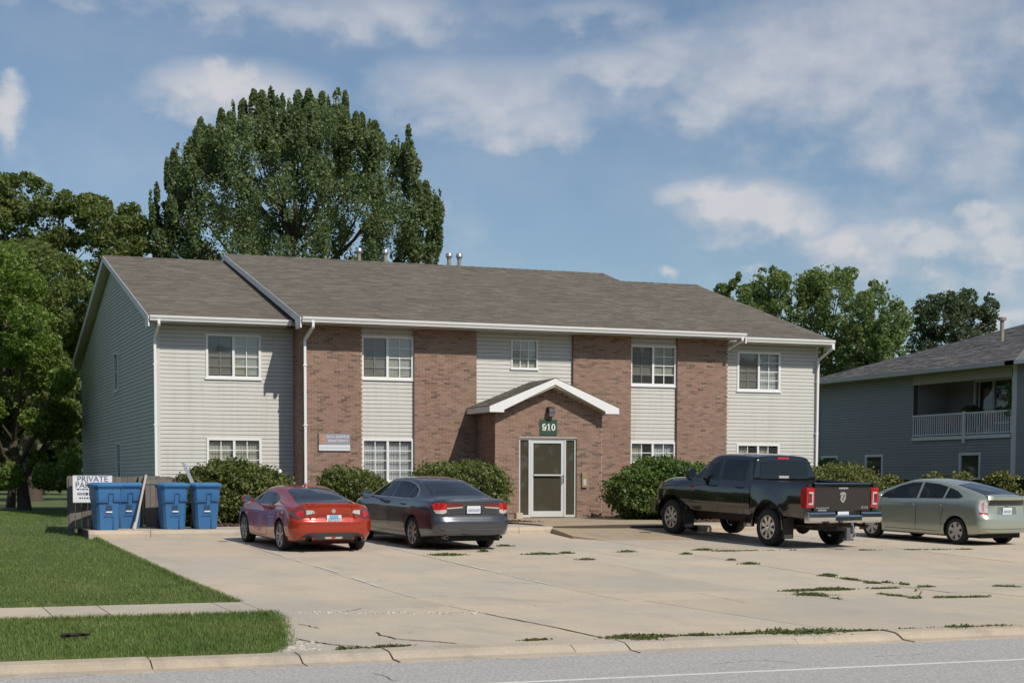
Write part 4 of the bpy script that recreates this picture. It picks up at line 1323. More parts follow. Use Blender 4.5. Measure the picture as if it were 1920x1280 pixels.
# light green tree in front of it
out_ = [(-170, 480), (-60, 430), (0, 470), (40, 492), (70, 520), (72, 590), (100, 640), (112, 700), (96, 760), (128, 800), (125, 870), (88, 905), (40, 900), (-40, 915), (-170, 905)]
cc = fill_clumps(out_, 150, 26, 8, 3.0, aspect=.8)
tree('maple_tree', 'bright green bushy tree at the left edge with foliage almost to the lawn', 46, 62, 955, cc, 120000, .09, L_LIGHT, .19, gaps=(1.1, -.6))
# slender dark trunk tree beside it
cc = fill_clumps([(-60, 470), (60, 430), (120, 560), (110, 780), (-60, 800)], 60, 26, 15, 3, aspect=.9)
tree('elm_tree', 'second tree at the left edge with a thinner dark trunk, behind the bright green one', 19, 68, 950, cc, 24000, .11, L_LOC, .14)
# far trees that close the view under the crowns
cc = []
for i in range(260):
    cc.append((rnd.uniform(-330, 190), rnd.uniform(580, 905), rnd.uniform(18, 34), rnd.uniform(16, 30), 1, rnd.uniform(-5, 5)))
right, away = view_frame(0, 0)
pts = clump_points([(tuple(onD(c[0], c[1], 128 + c[5])), (c[2] * 128 / FPX, c[2] * 128 / FPX, c[3] * 128 / FPX), 1) for c in cc], 52000)
put('treeline', leaf_mesh('treeline', L_DARK, pts, .38), M=M0, kind='stuff')
pts = clump_points([(tuple(onD(rnd.uniform(1480, 2300), rnd.uniform(790, 895), 150 + rnd.uniform(-8, 8))), (2.0, 2.0, 1.8), 1) for _ in range(80)], 14000)
put('treeline', leaf_mesh('treeline', L_DARK, pts, .42), M=M0, kind='stuff')

cl = [((rnd.uniform(-260, 330), rnd.uniform(176, 196), rnd.uniform(1, 6.5)), (4.5, 3, 2.8), 1) for _ in range(330)]
put('treeline', leaf_mesh('treeline', L_DARK, clump_points(cl, 60000), .75), M=M0, kind='stuff')
# the wooded street side behind the camera and the gardens on the left: what paint and glass reflect
cl = []
for i in range(210):
    cl.append(((rnd.uniform(-60, 110), rnd.uniform(-46, -30), rnd.uniform(1, 12)), (3.4, 2.4, 2.4), 1))
for i in range(110):
    cl.append(((rnd.uniform(-52, -36), rnd.uniform(-30, 60), rnd.uniform(1, 16)), (2.6, 3.4, 2.6), 1))
put('treeline', leaf_mesh('treeline', L_DARK, clump_points(cl, 90000), .7), M=M0, kind='stuff')

# the trees behind on the right
def blob_tree(lab, u, d, outline, n, rr, leaves, m, seed, tips=(), tr=.25, name='maple_tree', ls=.15, asp=1.0):
    cc = fill_clumps(outline, n, rr, seed, 3.2, aspect=asp)
    for (a, b, c, d_) in tips: cc.append((a, b, c, d_, c * d_ / rr ** 2, rnd.uniform(-1.5, 1.5)))
    return tree(name, lab, u, d, 925, cc, int(leaves * 3.4), ls * .66, m, tr, gaps=(1.5, -.4))
blob_tree('small pale green pointed tree just right of the brick building roof peak', 1378, 84, [(1352, 545), (1370, 525), (1384, 520), (1398, 545), (1425, 590), (1430, 800), (1350, 800)], 60, 14, 11000, L_MID, 21,
          [(1382, 518, 6, 10), (1372, 532, 8, 10), (1358, 548, 8, 8), (1390, 536, 8, 10)], .12)
blob_tree('pale green tree with a square top, second from the left behind the right wing', 1440, 88, [(1405, 560), (1420, 520), (1440, 510), (1462, 512), (1470, 545), (1480, 600), (1490, 830), (1390, 830)], 90, 16, 15000, L_MID, 22,
          [(1428, 510, 9, 10), (1448, 506, 9, 9), (1460, 520, 9, 10), (1412, 540, 9, 10), (1468, 540, 10, 9)], .2)
blob_tree('tallest tree of the green row behind the right wing with ragged upper branches', 1560, 88, [(1480, 560), (1500, 530), (1540, 508), (1590, 505), (1600, 530), (1592, 580), (1610, 640), (1620, 830), (1460, 830)], 150, 17, 23000, L_MID, 23,
          [(1494, 520, 12, 8), (1510, 528, 12, 9), (1544, 498, 10, 7), (1560, 502, 12, 8), (1575, 512, 12, 8), (1592, 504, 12, 6), (1605, 506, 9, 5), (1598, 516, 8, 5), (1555, 520, 14, 10), (1530, 520, 10, 8), (1582, 530, 12, 8)], .25)
blob_tree('broad rounded green tree nearest the grey house roof at its left', 1650, 84, [(1590, 600), (1620, 560), (1640, 535), (1655, 540), (1690, 580), (1702, 620), (1705, 700), (1690, 830), (1570, 830)], 130, 17, 20000, L_MID, 24,
          [(1636, 530, 10, 8), (1648, 540, 10, 8), (1665, 566, 12, 6), (1690, 576, 12, 8), (1700, 600, 10, 10), (1620, 552, 12, 8)], .22)
blob_tree('dark green twiggy tree behind the grey house roof near its vent pipe', 1780, 112, [(1712, 580), (1740, 560), (1790, 552), (1830, 545), (1858, 560), (1856, 610), (1840, 650), (1830, 800), (1720, 800), (1710, 640)], 150, 13, 19000, L_DARK, 25,
          [(1728, 560, 10, 5), (1745, 554, 10, 5), (1762, 552, 8, 6), (1805, 542, 9, 5), (1815, 538, 5, 4), (1856, 548, 7, 3), (1866, 568, 6, 5), (1862, 592, 8, 4), (1860, 614, 8, 4), (1716, 576, 6, 4), (1848, 556, 6, 5)], .2, name='oak_tree', ls=.17)


# bushes: dense leaf shell over a dark core painted as the shade inside
def bush(lab, c, rx, ry, h, leaves, m, seed, ls=.05, group='clipped bushes along the front of the building', name='bush', n=46):
    r = np.random.default_rng(seed)
    root = put(name, None, M=T(c[0], c[1], c[2]), label=lab, cat='bush' if name == 'bush' else 'hedge', group=group)
    ph = r.uniform(0, 6.28, 12)
    def rad(d):
        x, y, z = d[:, 0], d[:, 1], d[:, 2]
        k = 1 + .07 * np.sin(5 * x + 3 * z + ph[0]) + .06 * np.sin(7 * y - 4 * z + ph[1]) + .045 * np.sin(11 * x + 9 * y + ph[2]) + .035 * np.sin(17 * z + 13 * x + ph[3]) + .03 * np.sin(23 * y + 19 * x + ph[4])
        k *= (np.abs(x) ** 2.6 + np.abs(y) ** 2.6 + np.abs(z) ** 2.6) ** (-1 / 2.6)       # boxier than a ball
        return k
    d = r.normal(size=(leaves, 3)); d /= np.linalg.norm(d, axis=1)[:, None]
    k = rad(d) * (1 - .16 * r.uniform(0, 1, leaves) ** 1.5 + .05 * r.normal(size=leaves))
    p = d * k[:, None]
    pts = np.column_stack([p[:, 0] * rx, p[:, 1] * ry, h * .5 + p[:, 2] * h * .5])
    ns = 90                                   # stray shoots above the clipped line
    sp = r.normal(size=(ns, 3)); sp[:, 2] = np.abs(sp[:, 2]) + .2; sp /= np.linalg.norm(sp, axis=1)[:, None]
    q = sp * rad(sp)[:, None]
    st = np.concatenate([np.column_stack([q[:, 0] * rx, q[:, 1] * ry, h * .5 + q[:, 2] * h * .5 + t]) + r.normal(0, .012, (ns, 3)) for t in (.0, .03, .06, .09) ])
    pts = np.concatenate([pts, st]); pts = pts[pts[:, 2] > .02]
    put('foliage', leaf_mesh('foliage', m, pts, ls, elong=1.5), root, WM[root])
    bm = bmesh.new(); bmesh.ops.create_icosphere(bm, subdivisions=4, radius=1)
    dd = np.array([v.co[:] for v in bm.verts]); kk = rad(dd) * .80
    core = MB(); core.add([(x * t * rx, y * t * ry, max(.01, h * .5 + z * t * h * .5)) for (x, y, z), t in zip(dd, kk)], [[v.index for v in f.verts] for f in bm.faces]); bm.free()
    put('branches', core.mesh('branches', mat('bush_inner_shade', (.018, .024, .008), .95)), root, WM[root])
    return root


bush('wide rounded green bush between the blue bins and the orange coupe, below the left window', (8.42, 41.6, .74), 1.42, 1.15, 1.52, 26000, L_BUSH, 31)
bush('small reddish green bush at the brick pier between the orange coupe and the grey sedan', (11.66, 42.3, .72), .93, .9, 1.40, 15000, L_BUSH, 32)
bush('rounded bush behind the grey sedan, left of the entrance porch', (14.72, 42.4, .74), 1.25, 1.1, 1.58, 20000, L_BUSH, 33)
bush('big leafy green bush right of the entrance door, partly behind the black pickup', (21.0, 42.1, .74), 1.62, 1.2, 1.66, 28000, m_leaf('bush_leaves_green', (.05, .09, .018), (.15, .215, .05), .45, .25), 34, ls=.06)
bush('yellowish bush seen above the bed of the black pickup below the right wing', (26.3, 42.9, .74), 2.0, 1.0, 1.55, 22000, L_BUSH2, 35)
bush('dark rounded shrub beside the grey house next to its leafy window', (35.9, 56.4, .72), .8, .8, 1.85, 9000, L_DARK, 36, ls=.07, group=None)
hd = put('hedge', None, M=T(36.2, 49.5, .72), label='long low hedge running along the grey house behind the silver hatchback', cat='hedge')
cl = []
for i in range(150):
    t = i / 150; q = rnd.uniform(.8, 1.2)
    cl.append(((-2.2 + 5.6 * t + rnd.uniform(-.35, .35), 6.5 - 15.0 * t + rnd.uniform(-.35, .35), rnd.uniform(.35, 1.22)), (.42 * q, .42 * q, .3 * q), 1))
pts = clump_points(cl, 42000, .7); pts = pts[pts[:, 2] > .02]
put('foliage', leaf_mesh('foliage', L_BUSH2, pts, .07), hd, WM[hd])
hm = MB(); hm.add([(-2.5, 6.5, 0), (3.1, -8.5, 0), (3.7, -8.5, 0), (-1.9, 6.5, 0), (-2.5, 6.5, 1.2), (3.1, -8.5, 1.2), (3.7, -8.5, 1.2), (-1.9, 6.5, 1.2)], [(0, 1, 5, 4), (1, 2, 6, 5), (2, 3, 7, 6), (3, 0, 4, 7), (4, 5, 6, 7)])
put('branches', hm.mesh('branches', mat('bush_inner_shade')), hd, WM[hd])  # solid dark core, shade inside the hedge put into colour


# grass: single blades, thinning with distance
def blades(name, m, xy, hgt, wid, zf=None, lean=.5):
    n = len(xy)
    z = np.interp(xy[:, 1], GY, GZ) - .03 if zf is None else zf
    a = nrg.uniform(0, 2 * np.pi, n); h = hgt * nrg.uniform(.5, 1.35, n); w = wid * nrg.uniform(.6, 1.4, n)
    l = h * lean * nrg.uniform(0, 1, n); b = nrg.uniform(0, 2 * np.pi, n)
    v = np.empty((n, 3, 3))
    v[:, 0, 0] = xy[:, 0] - np.cos(a) * w / 2; v[:, 0, 1] = xy[:, 1] - np.sin(a) * w / 2; v[:, 0, 2] = z
    v[:, 1, 0] = xy[:, 0] + np.cos(a) * w / 2; v[:, 1, 1] = xy[:, 1] + np.sin(a) * w / 2; v[:, 1, 2] = z
    v[:, 2, 0] = xy[:, 0] + np.cos(b) * l; v[:, 2, 1] = xy[:, 1] + np.sin(b) * l; v[:, 2, 2] = z + h
    me = bpy.data.meshes.new(name)
    me.vertices.add(n * 3); me.vertices.foreach_set('co', v.reshape(-1).astype(np.float32))
    me.loops.add(n * 3); me.loops.foreach_set('vertex_index', np.arange(n * 3, dtype=np.int32))
    me.polygons.add(n); me.polygons.foreach_set('loop_start', np.arange(0, n * 3, 3, dtype=np.int32))
    me.polygons.foreach_set('loop_total', np.full(n, 3, dtype=np.int32))
    me.materials.append(m); me.update(calc_edges=True)
    return me


def scatter(x0, x1, y0, y1, n): return np.column_stack([nrg.uniform(x0, x1, n), nrg.uniform(y0, y1, n)])


def patchy(xy, f=.9, keep=.35):
    s = np.sin(xy[:, 0] * 3.1 * f + 1.3 * np.sin(xy[:, 1] * 2.3 * f)) * np.sin(xy[:, 1] * 2.7 * f + 1.7 * np.sin(xy[:, 0] * 1.9 * f))
    return xy[nrg.uniform(0, 1, len(xy)) < keep + (1 - keep) * (s * .5 + .5)]


ga = scatter(-6, 4.8, 16.63, 21.24, 110000)
edge = np.interp(ga[:, 1], [16.6, 17.2, 18.6, 20.2, 21.2], [3.74, 4.04, 4.36, 4.66, 4.74]) + nrg.normal(0, .05, len(ga))
ga = patchy(ga[ga[:, 0] < edge], keep=.55)
gb = scatter(-6, 4.7, 22.8, 37.6, 170000)
edge = np.interp(gb[:, 1], [22.8, 27, 37], [4.69, 4.56, 4.43]) + nrg.normal(0, .025, len(gb))
gb = gb[gb[:, 0] < edge]; gb = gb[nrg.uniform(0, 1, len(gb)) < np.interp(gb[:, 1], [23, 37], [1, .6])]; gb = patchy(gb, .35, .6)
gc = scatter(-8, 7.2, 37.6, 62, 90000); gc = gc[(gc[:, 0] < 4.2) | (gc[:, 1] > 44)]
tall = nrg.uniform(0, 1, len(ga)) < .25
me = blades('grass', M_GRASS, np.concatenate([ga, gb, gc]), .046, .012)
put('grass', me, M=M0, kind='stuff')
# longer fringes along the slab and kerb edges
fr = [scatter(-6, 3.7, 16.56, 16.68, 5200), scatter(-6, 4.7, 21.12, 21.3, 5200), scatter(-6, 4.7, 22.76, 22.86, 5000)]
yy = nrg.uniform(22.8, 37, 9000); fr.append(np.column_stack([np.interp(yy, [22.8, 27, 37], [4.69, 4.56, 4.43]) + nrg.normal(-.01, .03, 9000), yy]))
yy = nrg.uniform(16.6, 21.2, 4000); fr.append(np.column_stack([np.interp(yy, [16.6, 17.2, 18.6, 20.2, 21.2], [3.72, 4.02, 4.34, 4.66, 4.74]) + nrg.normal(0, .05, 4000), yy]))
put('grass_fringe', blades('grass_fringe', M_GRASS, np.concatenate(fr), .06, .012, lean=.9), M=M0, kind='stuff')
# lawn right of the building, and ground cover round the bushes
gr = np.concatenate([scatter(29.2, 39, 38.5, 64, 30000)])
put('grass', blades('grass', M_GRASS, gr, .08, .02), M=M0, kind='stuff')


# shredded bark beds under the bushes
mbm = MB()
for (a, b) in ((7.3, 16.3), (20.0, 29.2)):
    nx, ny = 40, 16
    o = len(mbm.v)
    mbm.add([(a + (b - a) * i / nx, 39.7 + 7.4 * j / ny, .745 + rnd.uniform(-.012, .02)) for j in range(ny + 1) for i in range(nx + 1)], [(j * (nx + 1) + i, j * (nx + 1) + i + 1, (j + 1) * (nx + 1) + i + 1, (j + 1) * (nx + 1) + i) for j in range(ny) for i in range(nx)])
put('planting_bed', mbm.mesh('planting_bed', mat('bark_mulch', (.10, .065, .045), .95, var=.5, vscale=14, bump=.8, bscale=30)), kind='structure')
cp = np.concatenate([scatter(7.3, 16.3, 39.65, 47, 9000), scatter(20, 29.2, 39.65, 47, 9000)])
put('mulch_chips', leaf_mesh('mulch_chips', mat('bark_chip', (.13, .085, .06), .95, isl=.5), np.column_stack([cp, nrg.uniform(.745, .785, len(cp))]), .03, elong=2.5), M=M0, kind='stuff')


# weeds
def line_weeds(a, b, n, spread, hgt):
    pa, pb = pix(a, b)
    L = math.hypot(pb[0] - pa[0], pb[1] - pa[1]); k = max(2, int(L / .16))
    cen = nrg.uniform(0, 1, k); wgt = nrg.exponential(1.0, k) ** 1.4; wgt /= wgt.sum()
    which = nrg.choice(k, n, p=wgt)
    t = np.clip(cen[which] + nrg.normal(0, .06 + .05 * nrg.uniform(0, 1, k)[which], n) / max(L, .3), 0, 1)
    sp = spread * (.5 + wgt * k)[which]
    x = pa[0] + (pb[0] - pa[0]) * t + nrg.normal(0, 1, n) * sp; y = pa[1] + (pb[1] - pa[1]) * t + nrg.normal(0, 1, n) * sp * .6
    return np.column_stack([x, y])
ws_ = [((1130, 1196), (1400, 1188), 1500, .03), ((1400, 1188), (1900, 1172), 3400, .035), ((1170, 1196), (1210, 1200), 500, .05), ((1455, 1107), (1750, 1098), 3000, .022),
       ((1490, 1108), (1590, 1124), 700, .02), ((1650, 1111), (1720, 1119), 350, .02), ((1755, 1118), (1850, 1116), 500, .02),
       ((1870, 1096), (1920, 1098), 400, .03), ((640, 1219), (780, 1211), 500, .02), ((970, 1203), (1025, 1199), 200, .02), ((1700, 1094), (1660, 1090), 160, .015)]
allw = np.concatenate([line_weeds(*w, .1) for w in ws_])
def weed_mesh(name, xy, z, hgt, ls):
    n = len(xy); h = hgt * nrg.uniform(0, 1, n) ** 1.6
    return leaf_mesh(name, M_WEED, np.column_stack([xy[:, 0] + nrg.normal(0, .01, n), xy[:, 1] + nrg.normal(0, .01, n), z + h + .004]), ls, elong=2.4)
bump_ = .5 + .8 * (np.sin(allw[:, 0] * 5.3) * np.sin(allw[:, 0] * 2.1 + 1) > .2)
put('weeds', weed_mesh('weeds', allw, np.interp(allw[:, 1], GY, GZ), .022 * bump_, .022), M=M0, kind='stuff')
pw = [(836, 1041, .32, 900, 'flat green weed patch on the concrete behind the grey sedan'),
      (945, 1024, .17, 420, 'small green weed tuft just right of the rear of the grey sedan'),
      (905, 1035, .10, 160, 'thin upright weed stalks by the rear wheel of the grey sedan'),
      (1015, 1039, .30, 900, 'long green weed strip on the lot before the concrete ramp'),
      (1062, 1037, .13, 380, 'round weed tuft at the right end of the strip before the ramp'),
      (1098, 1049, .15, 240, 'reddish flat weed below the front edge of the ramp'),
      (1175, 1034, .16, 350, 'weed tuft below the middle of the ramp edge'),
      (1318, 1030, .20, 600, 'bright green weed tuft near the left front wheel of the black pickup'),
      (1287, 1038, .12, 260, 'small weed tuft left of and below the bright one near the pickup'),
      (1372, 1049, .08, 120, 'smaller of the paired weed tufts on the joint below the pickup'),
      (1406, 1056, .16, 460, 'larger of the paired weed tufts on the joint below the pickup'),
      (1552, 1077, .16, 420, 'weed tuft at the upper end of the diagonal weedy joint'),
      (1724, 1117, .05, 16, 'single upright weed stalk right of the weedy cross joint')]
for (u, v, s, n, lab) in pw:
    c = pix((u, v))[0]
    n = int(n * .8); xy = np.column_stack([nrg.normal(0, s * .5, n), nrg.normal(0, s * (.28 if s > .06 else .5), n)])
    if s in (.30,): xy[:, 1] *= .7
    h = .12 if 'stalk' in lab else .05
    put('weed', weed_mesh('weed', xy, np.zeros(n), h * np.exp(-(xy[:, 0] / max(s, .06)) ** 2) * (2.0 if 'single' in lab else .55), .024), M=T(c[0], c[1], G(c[1]) + .002), label=lab, cat='weed', group='weeds growing in the lot')
for (a, b, n, lab) in [((1540, 1076), (1640, 1091), 900, 'narrow line of weeds along the slanting joint on the right of the lot'),
                       ((1350, 1032), (1490, 1030), 500, 'sparse brown green weeds along the joint under the pickup'),
                       ((1615, 1029), (1655, 1029), 120, 'short thin weed line behind the tail of the pickup'),
                       ((1700, 1028), (1740, 1028), 160, 'first of the thin weed lines below the silver hatchback'),
                       ((1750, 1028), (1815, 1027), 260, 'longest thin weed line below the silver hatchback')]:
    p = line_weeds(a, b, n, .018, 0); c = p.mean(0)
    put('weed', weed_mesh('weed', p - c, np.interp(p[:, 1], GY, GZ) - G(c[1]), .015, .02), M=T(c[0], c[1], G(c[1])), label=lab, cat='weed', group='weeds growing in the lot')
db = pix((140, 1198))[0]
mbk = MB(); mbk.tube((-.14, 0, .03), (.17, .02, .035), .03, .016, 6).tube((-.16, -.01, .03), (-.05, -.03, .05), .01, .02, 5).tube((.05, .0, .05), (.15, -.03, .04), .012, .006, 5)
put('dark_stick', mbk.mesh('stick', mat('wet_bark', (.02, .017, .014), .8)), M=T(db[0], db[1], G(db[1])), label='dark broken stick lying on the grass strip near the road', cat='stick')
# ================================================================ grey house on the right
GX = 39.9
H_Y0, H_Y1 = 50.95, 64.95            # near and far ends of its west wall
h2 = put('grey_house', None, M=T(GX, H_Y0, BASE), label='grey sided two storey house at the right with hipped roof and white balcony railing', cat='house')
MH = Matrix.Translation((GX, H_Y1, 0)) @ Matrix.Rotation(-math.pi / 2, 4, 'Z')     # local x runs toward the street
LEN = H_Y1 - H_Y0
def hx(y): return H_Y1 - y
holes2 = [(hx(57.62), hx(51.25), 3.62, 5.98), (hx(61.12), hx(59.76), 1.9, 3.0), (hx(54.47), hx(53.1), 1.9, 2.98), (hx(64.66), hx(63.31), 2.0, 3.0)]
b2 = []
siding('b', MH, .0, LEN - .12, .8, 6.22, holes2, out=b2, pitch=.118)
flush_boards(h2, [(s, mb, M, M_SIDE_G) for (s, mb, M, m) in b2], 290, 'siding_board', 'siding_boards')
wm = MB()
wall_back(wm, 0, LEN - .02, 0.001, .2, .6, 6.25, holes2)
wm.box(0, LEN, 2.6, 2.8, .6, 6.25)
me = wm.mesh('house_wall', M_LAP_SHADE); put('wall', me, h2, MH)
# front and far walls of the house
f2 = []
siding('b', Matrix.Translation((0, H_Y0, 0)), GX + .1, GX + 12, .8, 6.2, (), out=f2, pitch=.118)
flush_boards(h2, [(s, mb, M, M_SIDE_G) for (s, mb, M, m) in f2], 0, 'siding_board', 'front_siding')
put('wall', MB().box(GX + .2, GX + 12, H_Y0 + .002, H_Y0 + .2, .6, 6.2).box(GX + .2, GX + 12, H_Y1 - .2, H_Y1, .6, 6.2).box(GX + 11.8, GX + 12, H_Y0 + .2, H_Y1 - .2, .6, 6.2).mesh('house_wall', M_SIDE_G), h2, M0)
# balcony recess: back wall, floor, ceiling, side cheeks
rc = MB(); bx0, bx1 = hx(57.62), hx(51.25)
rc.box(bx0 - .1, bx0 - .001, .2, 1.7, 3.5, 6.0).box(bx1 + .001, bx1 + .1, .2, 1.7, 3.5, 6.0)
dr = (hx(55.85), hx(53.35), 3.70, 5.95)
wall_back(rc, bx0, bx1, 1.7, 1.8, 3.5, 6.0, [dr])
put('wall', rc.mesh('balcony_wall', mat('balcony_siding', (.30, .29, .29), .7, var=.1)), h2, MH)
put('balcony_floor', MB().box(bx0, bx1, -.06, 1.7, 3.5, 3.64).mesh('balcony_floor', mat('deck_grey', (.3, .3, .3), .8)), h2, MH)
put('soffit', MB().box(bx0, bx1, .2, 1.7, 5.98, 6.02).mesh('balcony_soffit', M_SOFF), h2, MH)
put('beam', MB().box(bx0 - .02, bx1 + .02, -.03, .2, 5.80, 6.17).mesh('beam', mat('beam_tan', (.46, .44, .35), .6)), h2, MH)
put('corner_post', MB().box(LEN - .32, LEN + .03, -.03, .3, .7, 6.2).mesh('corner_post', M_WHITE), h2, MH)
# projecting front part of the house, at the picture's edge
f3 = []
siding('b', MH @ Matrix.Translation((LEN + .1, -.12, 0)), 0, 4.9, .8, 6.2, (), out=f3, pitch=.118)
flush_boards(h2, [(s, mb, M, M_SIDE_G) for (s, mb, M, m) in f3], 100, 'siding_board', 'front_siding')
put('wall', MB().box(GX - .119, GX + 7, H_Y0 - 5.0, H_Y0 - .1, .6, 6.2).mesh('house_wall', M_SIDE_G), h2, M0)
qx0, qx1, qy0, qy1 = GX - .62, GX + 7.5, H_Y0 - 5.5, H_Y0 + .5
rq = MB(); cq = [(qx0, qy0, 6.33), (qx1, qy0, 6.33), (qx1, qy1, 6.33), (qx0, qy1, 6.33), (qx0 + 3, (qy0 + qy1) / 2, 7.3), (qx1 - 3, (qy0 + qy1) / 2, 7.3)]
rq.add(cq, [(0, 4, 3), (0, 1, 5, 4), (1, 2, 5), (2, 3, 4, 5), (3, 2, 1, 0)])
put('roof', rq.mesh('front_roof', M_SHING2), h2, M0)
put('gutter', MB().box(qx0 - .1, qx0, qy0, qy1 - .6, 6.18, 6.32).box(qx0, qx1, qy0 - .1, qy0, 6.18, 6.32).mesh('gutter', M_WHITE), h2, M0)
# sliding door
sdm = MB(); a, b, z0, z1 = dr
for (p, q) in ((a, a + .09), (b - .09, b), ((a + b) / 2 - .05, (a + b) / 2 + .05)): sdm.box(p, q, 1.66, 1.78, z0, z1)
sdm.box(a + .09, b - .09, 1.665, 1.775, z1 - .09, z1).box(a + .09, b - .09, 1.665, 1.775, z0, z0 + .08).box(a + .26, a + .31, 1.70, 1.76, z0, z1)
sdo = put('sliding_door', sdm.mesh('sliding_door', M_WHITE), h2, MH)
for (p, q) in ((a + .09, (a + b) / 2 - .05), ((a + b) / 2 + .05, b - .09)):
    put('pane', MB().add([(p, 1.73, z0), (q, 1.73, z0), (q, 1.73, z1), (p, 1.73, z1)], [(0, 1, 2, 3)]).mesh('pane', M_GLASS_D), sdo, MH)
put('curtain', MB().add([((a + b) / 2, 1.95, z0), (b, 1.95, z0), (b, 1.95, z1), ((a + b) / 2, 1.95, z1)], [(0, 1, 2, 3)]).mesh('curtain', mat('sea_green_curtain', (.35, .42, .38), .9)), sdo, MH)
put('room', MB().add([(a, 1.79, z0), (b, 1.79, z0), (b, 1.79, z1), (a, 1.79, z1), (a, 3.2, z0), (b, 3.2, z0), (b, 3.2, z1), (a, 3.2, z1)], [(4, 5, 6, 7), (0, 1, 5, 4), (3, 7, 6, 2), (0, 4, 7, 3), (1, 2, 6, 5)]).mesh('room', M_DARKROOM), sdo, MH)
# railing
rl = put('railing', MB().box(bx0, bx1, -.05, .0, 4.50, 4.56).box(bx0, bx1, -.045, -.005, 3.70, 3.745).box(bx0, bx1, -.075, -.05, 3.52, 3.66).mesh('rails', M_WHITE), h2, MH)
balme = MB().box(-.021, .021, -.042, -.008, 3.745, 4.50).mesh('baluster', M_WHITE)
n = 44
for k in range(n):
    x = bx0 + .06 + (bx1 - bx0 - .12) * k / (n - 1)
    if abs(x - hx(54.15)) < .09: continue
    put('baluster', balme, rl, MH @ Matrix.Translation((x, 0, 0)))
put('railing_post', MB().box(hx(54.15) - .06, hx(54.15) + .06, -.09, .02, 3.36, 4.6).mesh('railing_post', M_WHITE), rl, MH)
# windows
def win2(h, inner=True):
    x0, x1, z0, z1 = h; w = x1 - x0; hh = z1 - z0
    f = MB(); f.box(x0, x1, -.03, .06, z1 - .10, z1).box(x0, x0 + .11, -.03, .06, z0, z1 - .10).box(x1 - .11, x1, -.03, .06, z0, z1 - .10).box(x0 + .11, x1 - .11, -.03, .06, z0, z0 + .09)
    fr = put('window', f.mesh('window_frame', M_WHITE), h2, MH)
    put('pane', MB().add([(x0 + .11, .03, z0), (x1 - .11, .03, z0), (x1 - .11, .03, z1), (x0 + .11, .03, z1)], [(0, 1, 2, 3)]).mesh('pane', M_GLASS_D), fr, MH)
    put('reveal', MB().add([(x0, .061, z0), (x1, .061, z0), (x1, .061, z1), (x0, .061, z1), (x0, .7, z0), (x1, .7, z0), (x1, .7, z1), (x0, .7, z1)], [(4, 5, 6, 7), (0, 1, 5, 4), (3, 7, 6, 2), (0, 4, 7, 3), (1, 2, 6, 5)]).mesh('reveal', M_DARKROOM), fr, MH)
    return fr
for h in holes2[1:]: win2(h)
# hipped roof
ov = .62; rx0, rx1, ry0, ry1 = GX - ov, GX + 12 + ov, H_Y0 - ov, H_Y1 + ov
ze = 6.33; sl = .33; hwid = (ry1 - ry0) / 2; zr = ze + sl * hwid
rm = MB()
c = [(rx0, ry0, ze), (rx1, ry0, ze), (rx1, ry1, ze), (rx0, ry1, ze), (rx0 + hwid, (ry0 + ry1) / 2, zr), (max(rx1 - hwid, rx0 + hwid + .2), (ry0 + ry1) / 2, zr)]
rm.add(c, [(0, 4, 3), (0, 1, 5, 4), (1, 2, 5), (2, 3, 4, 5), (3, 2, 1, 0)])
rf2 = put('roof', rm.mesh('hip_roof', M_SOFF), h2, M0)
s = MB(); n = 66
for k in range(n):      # west slope courses
    t0, t1 = k / n, (k + 1) / n
    x0_, x1_ = rx0 - .02 + (hwid + .02) * t0, rx0 - .02 + (hwid + .02) * t1
    ya, yb = ry0 + hwid * t0, ry1 - hwid * t0
    y = ya
    while y < yb:
        w = rnd.uniform(.25, .6); q = min(y + w, yb)
        up = rnd.choice((.012, .018, .02)); za = ze + sl * hwid * t0; zb = ze + sl * hwid * t1
        yc, yd_ = max(y, ya + hwid / n), min(q, yb - hwid / n)
        if yd_ > yc: s.add([(x0_, y, za - .002), (x0_, q, za - .002), (x0_, q, za + up), (x0_, y, za + up), (x1_, yd_, zb + .004), (x1_, yc, zb + .004)], [(3, 2, 1, 0), (5, 4, 2, 3)])
        y = q
d = .012
s.add([(rx0, ry0, ze + d), (rx1, ry0, ze + d), (c[5][0], c[5][1], zr + d), (c[4][0], c[4][1], zr + d)], [(0, 1, 2, 3)])
s.add([(rx1, ry1, ze + d), (rx0, ry1, ze + d), (c[4][0], c[4][1], zr + d), (c[5][0], c[5][1], zr + d)], [(0, 1, 2, 3)])
put('shingles', s.mesh('shingles', M_SHING2), rf2, M0, kind='stuff')
me = MB().box(rx0 - .10, rx0, ry0 - .02, ry1 + .02, ze - .15, ze - .01).box(rx0, rx1, ry0 - .10, ry0, ze - .15, ze - .01).mesh('gutter', mat('grey_gutter', (.50, .50, .48), .5))
put('gutter', me, h2, M0)
put('soffit', MB().box(rx0 + .01, GX + .02, ry0 + .01, ry1 - .01, ze - .13, ze - .11).box(GX + .02, rx1, ry0 + .01, H_Y0 + .02, ze - .13, ze - .11).mesh('soffit', M_SOFF), h2, M0)
put('downspout', MB().tube((GX - .5, H_Y1 + .1, 6.15), (GX - .06, H_Y1 - .02, 5.9), .05, n=4).tube((GX - .06, H_Y1 - .02, 5.9), (GX - .06, H_Y1 - .02, .8), .05, n=4).mesh('downspout', M_WHITE), h2, M0)
vp = onX(1877, 625, 43.0)
put('vent_pipe', MB().tube((0, 0, -.7), (0, 0, .62), .085, n=12).lathe([(.17, .72), (.17, .60), (.085, .58)], 12).lathe([(.0, .725), (.17, .72)], 12).mesh('vent_pipe', mat('vent_metal')), rf2, M=T(vp.x, vp.y, vp.z))
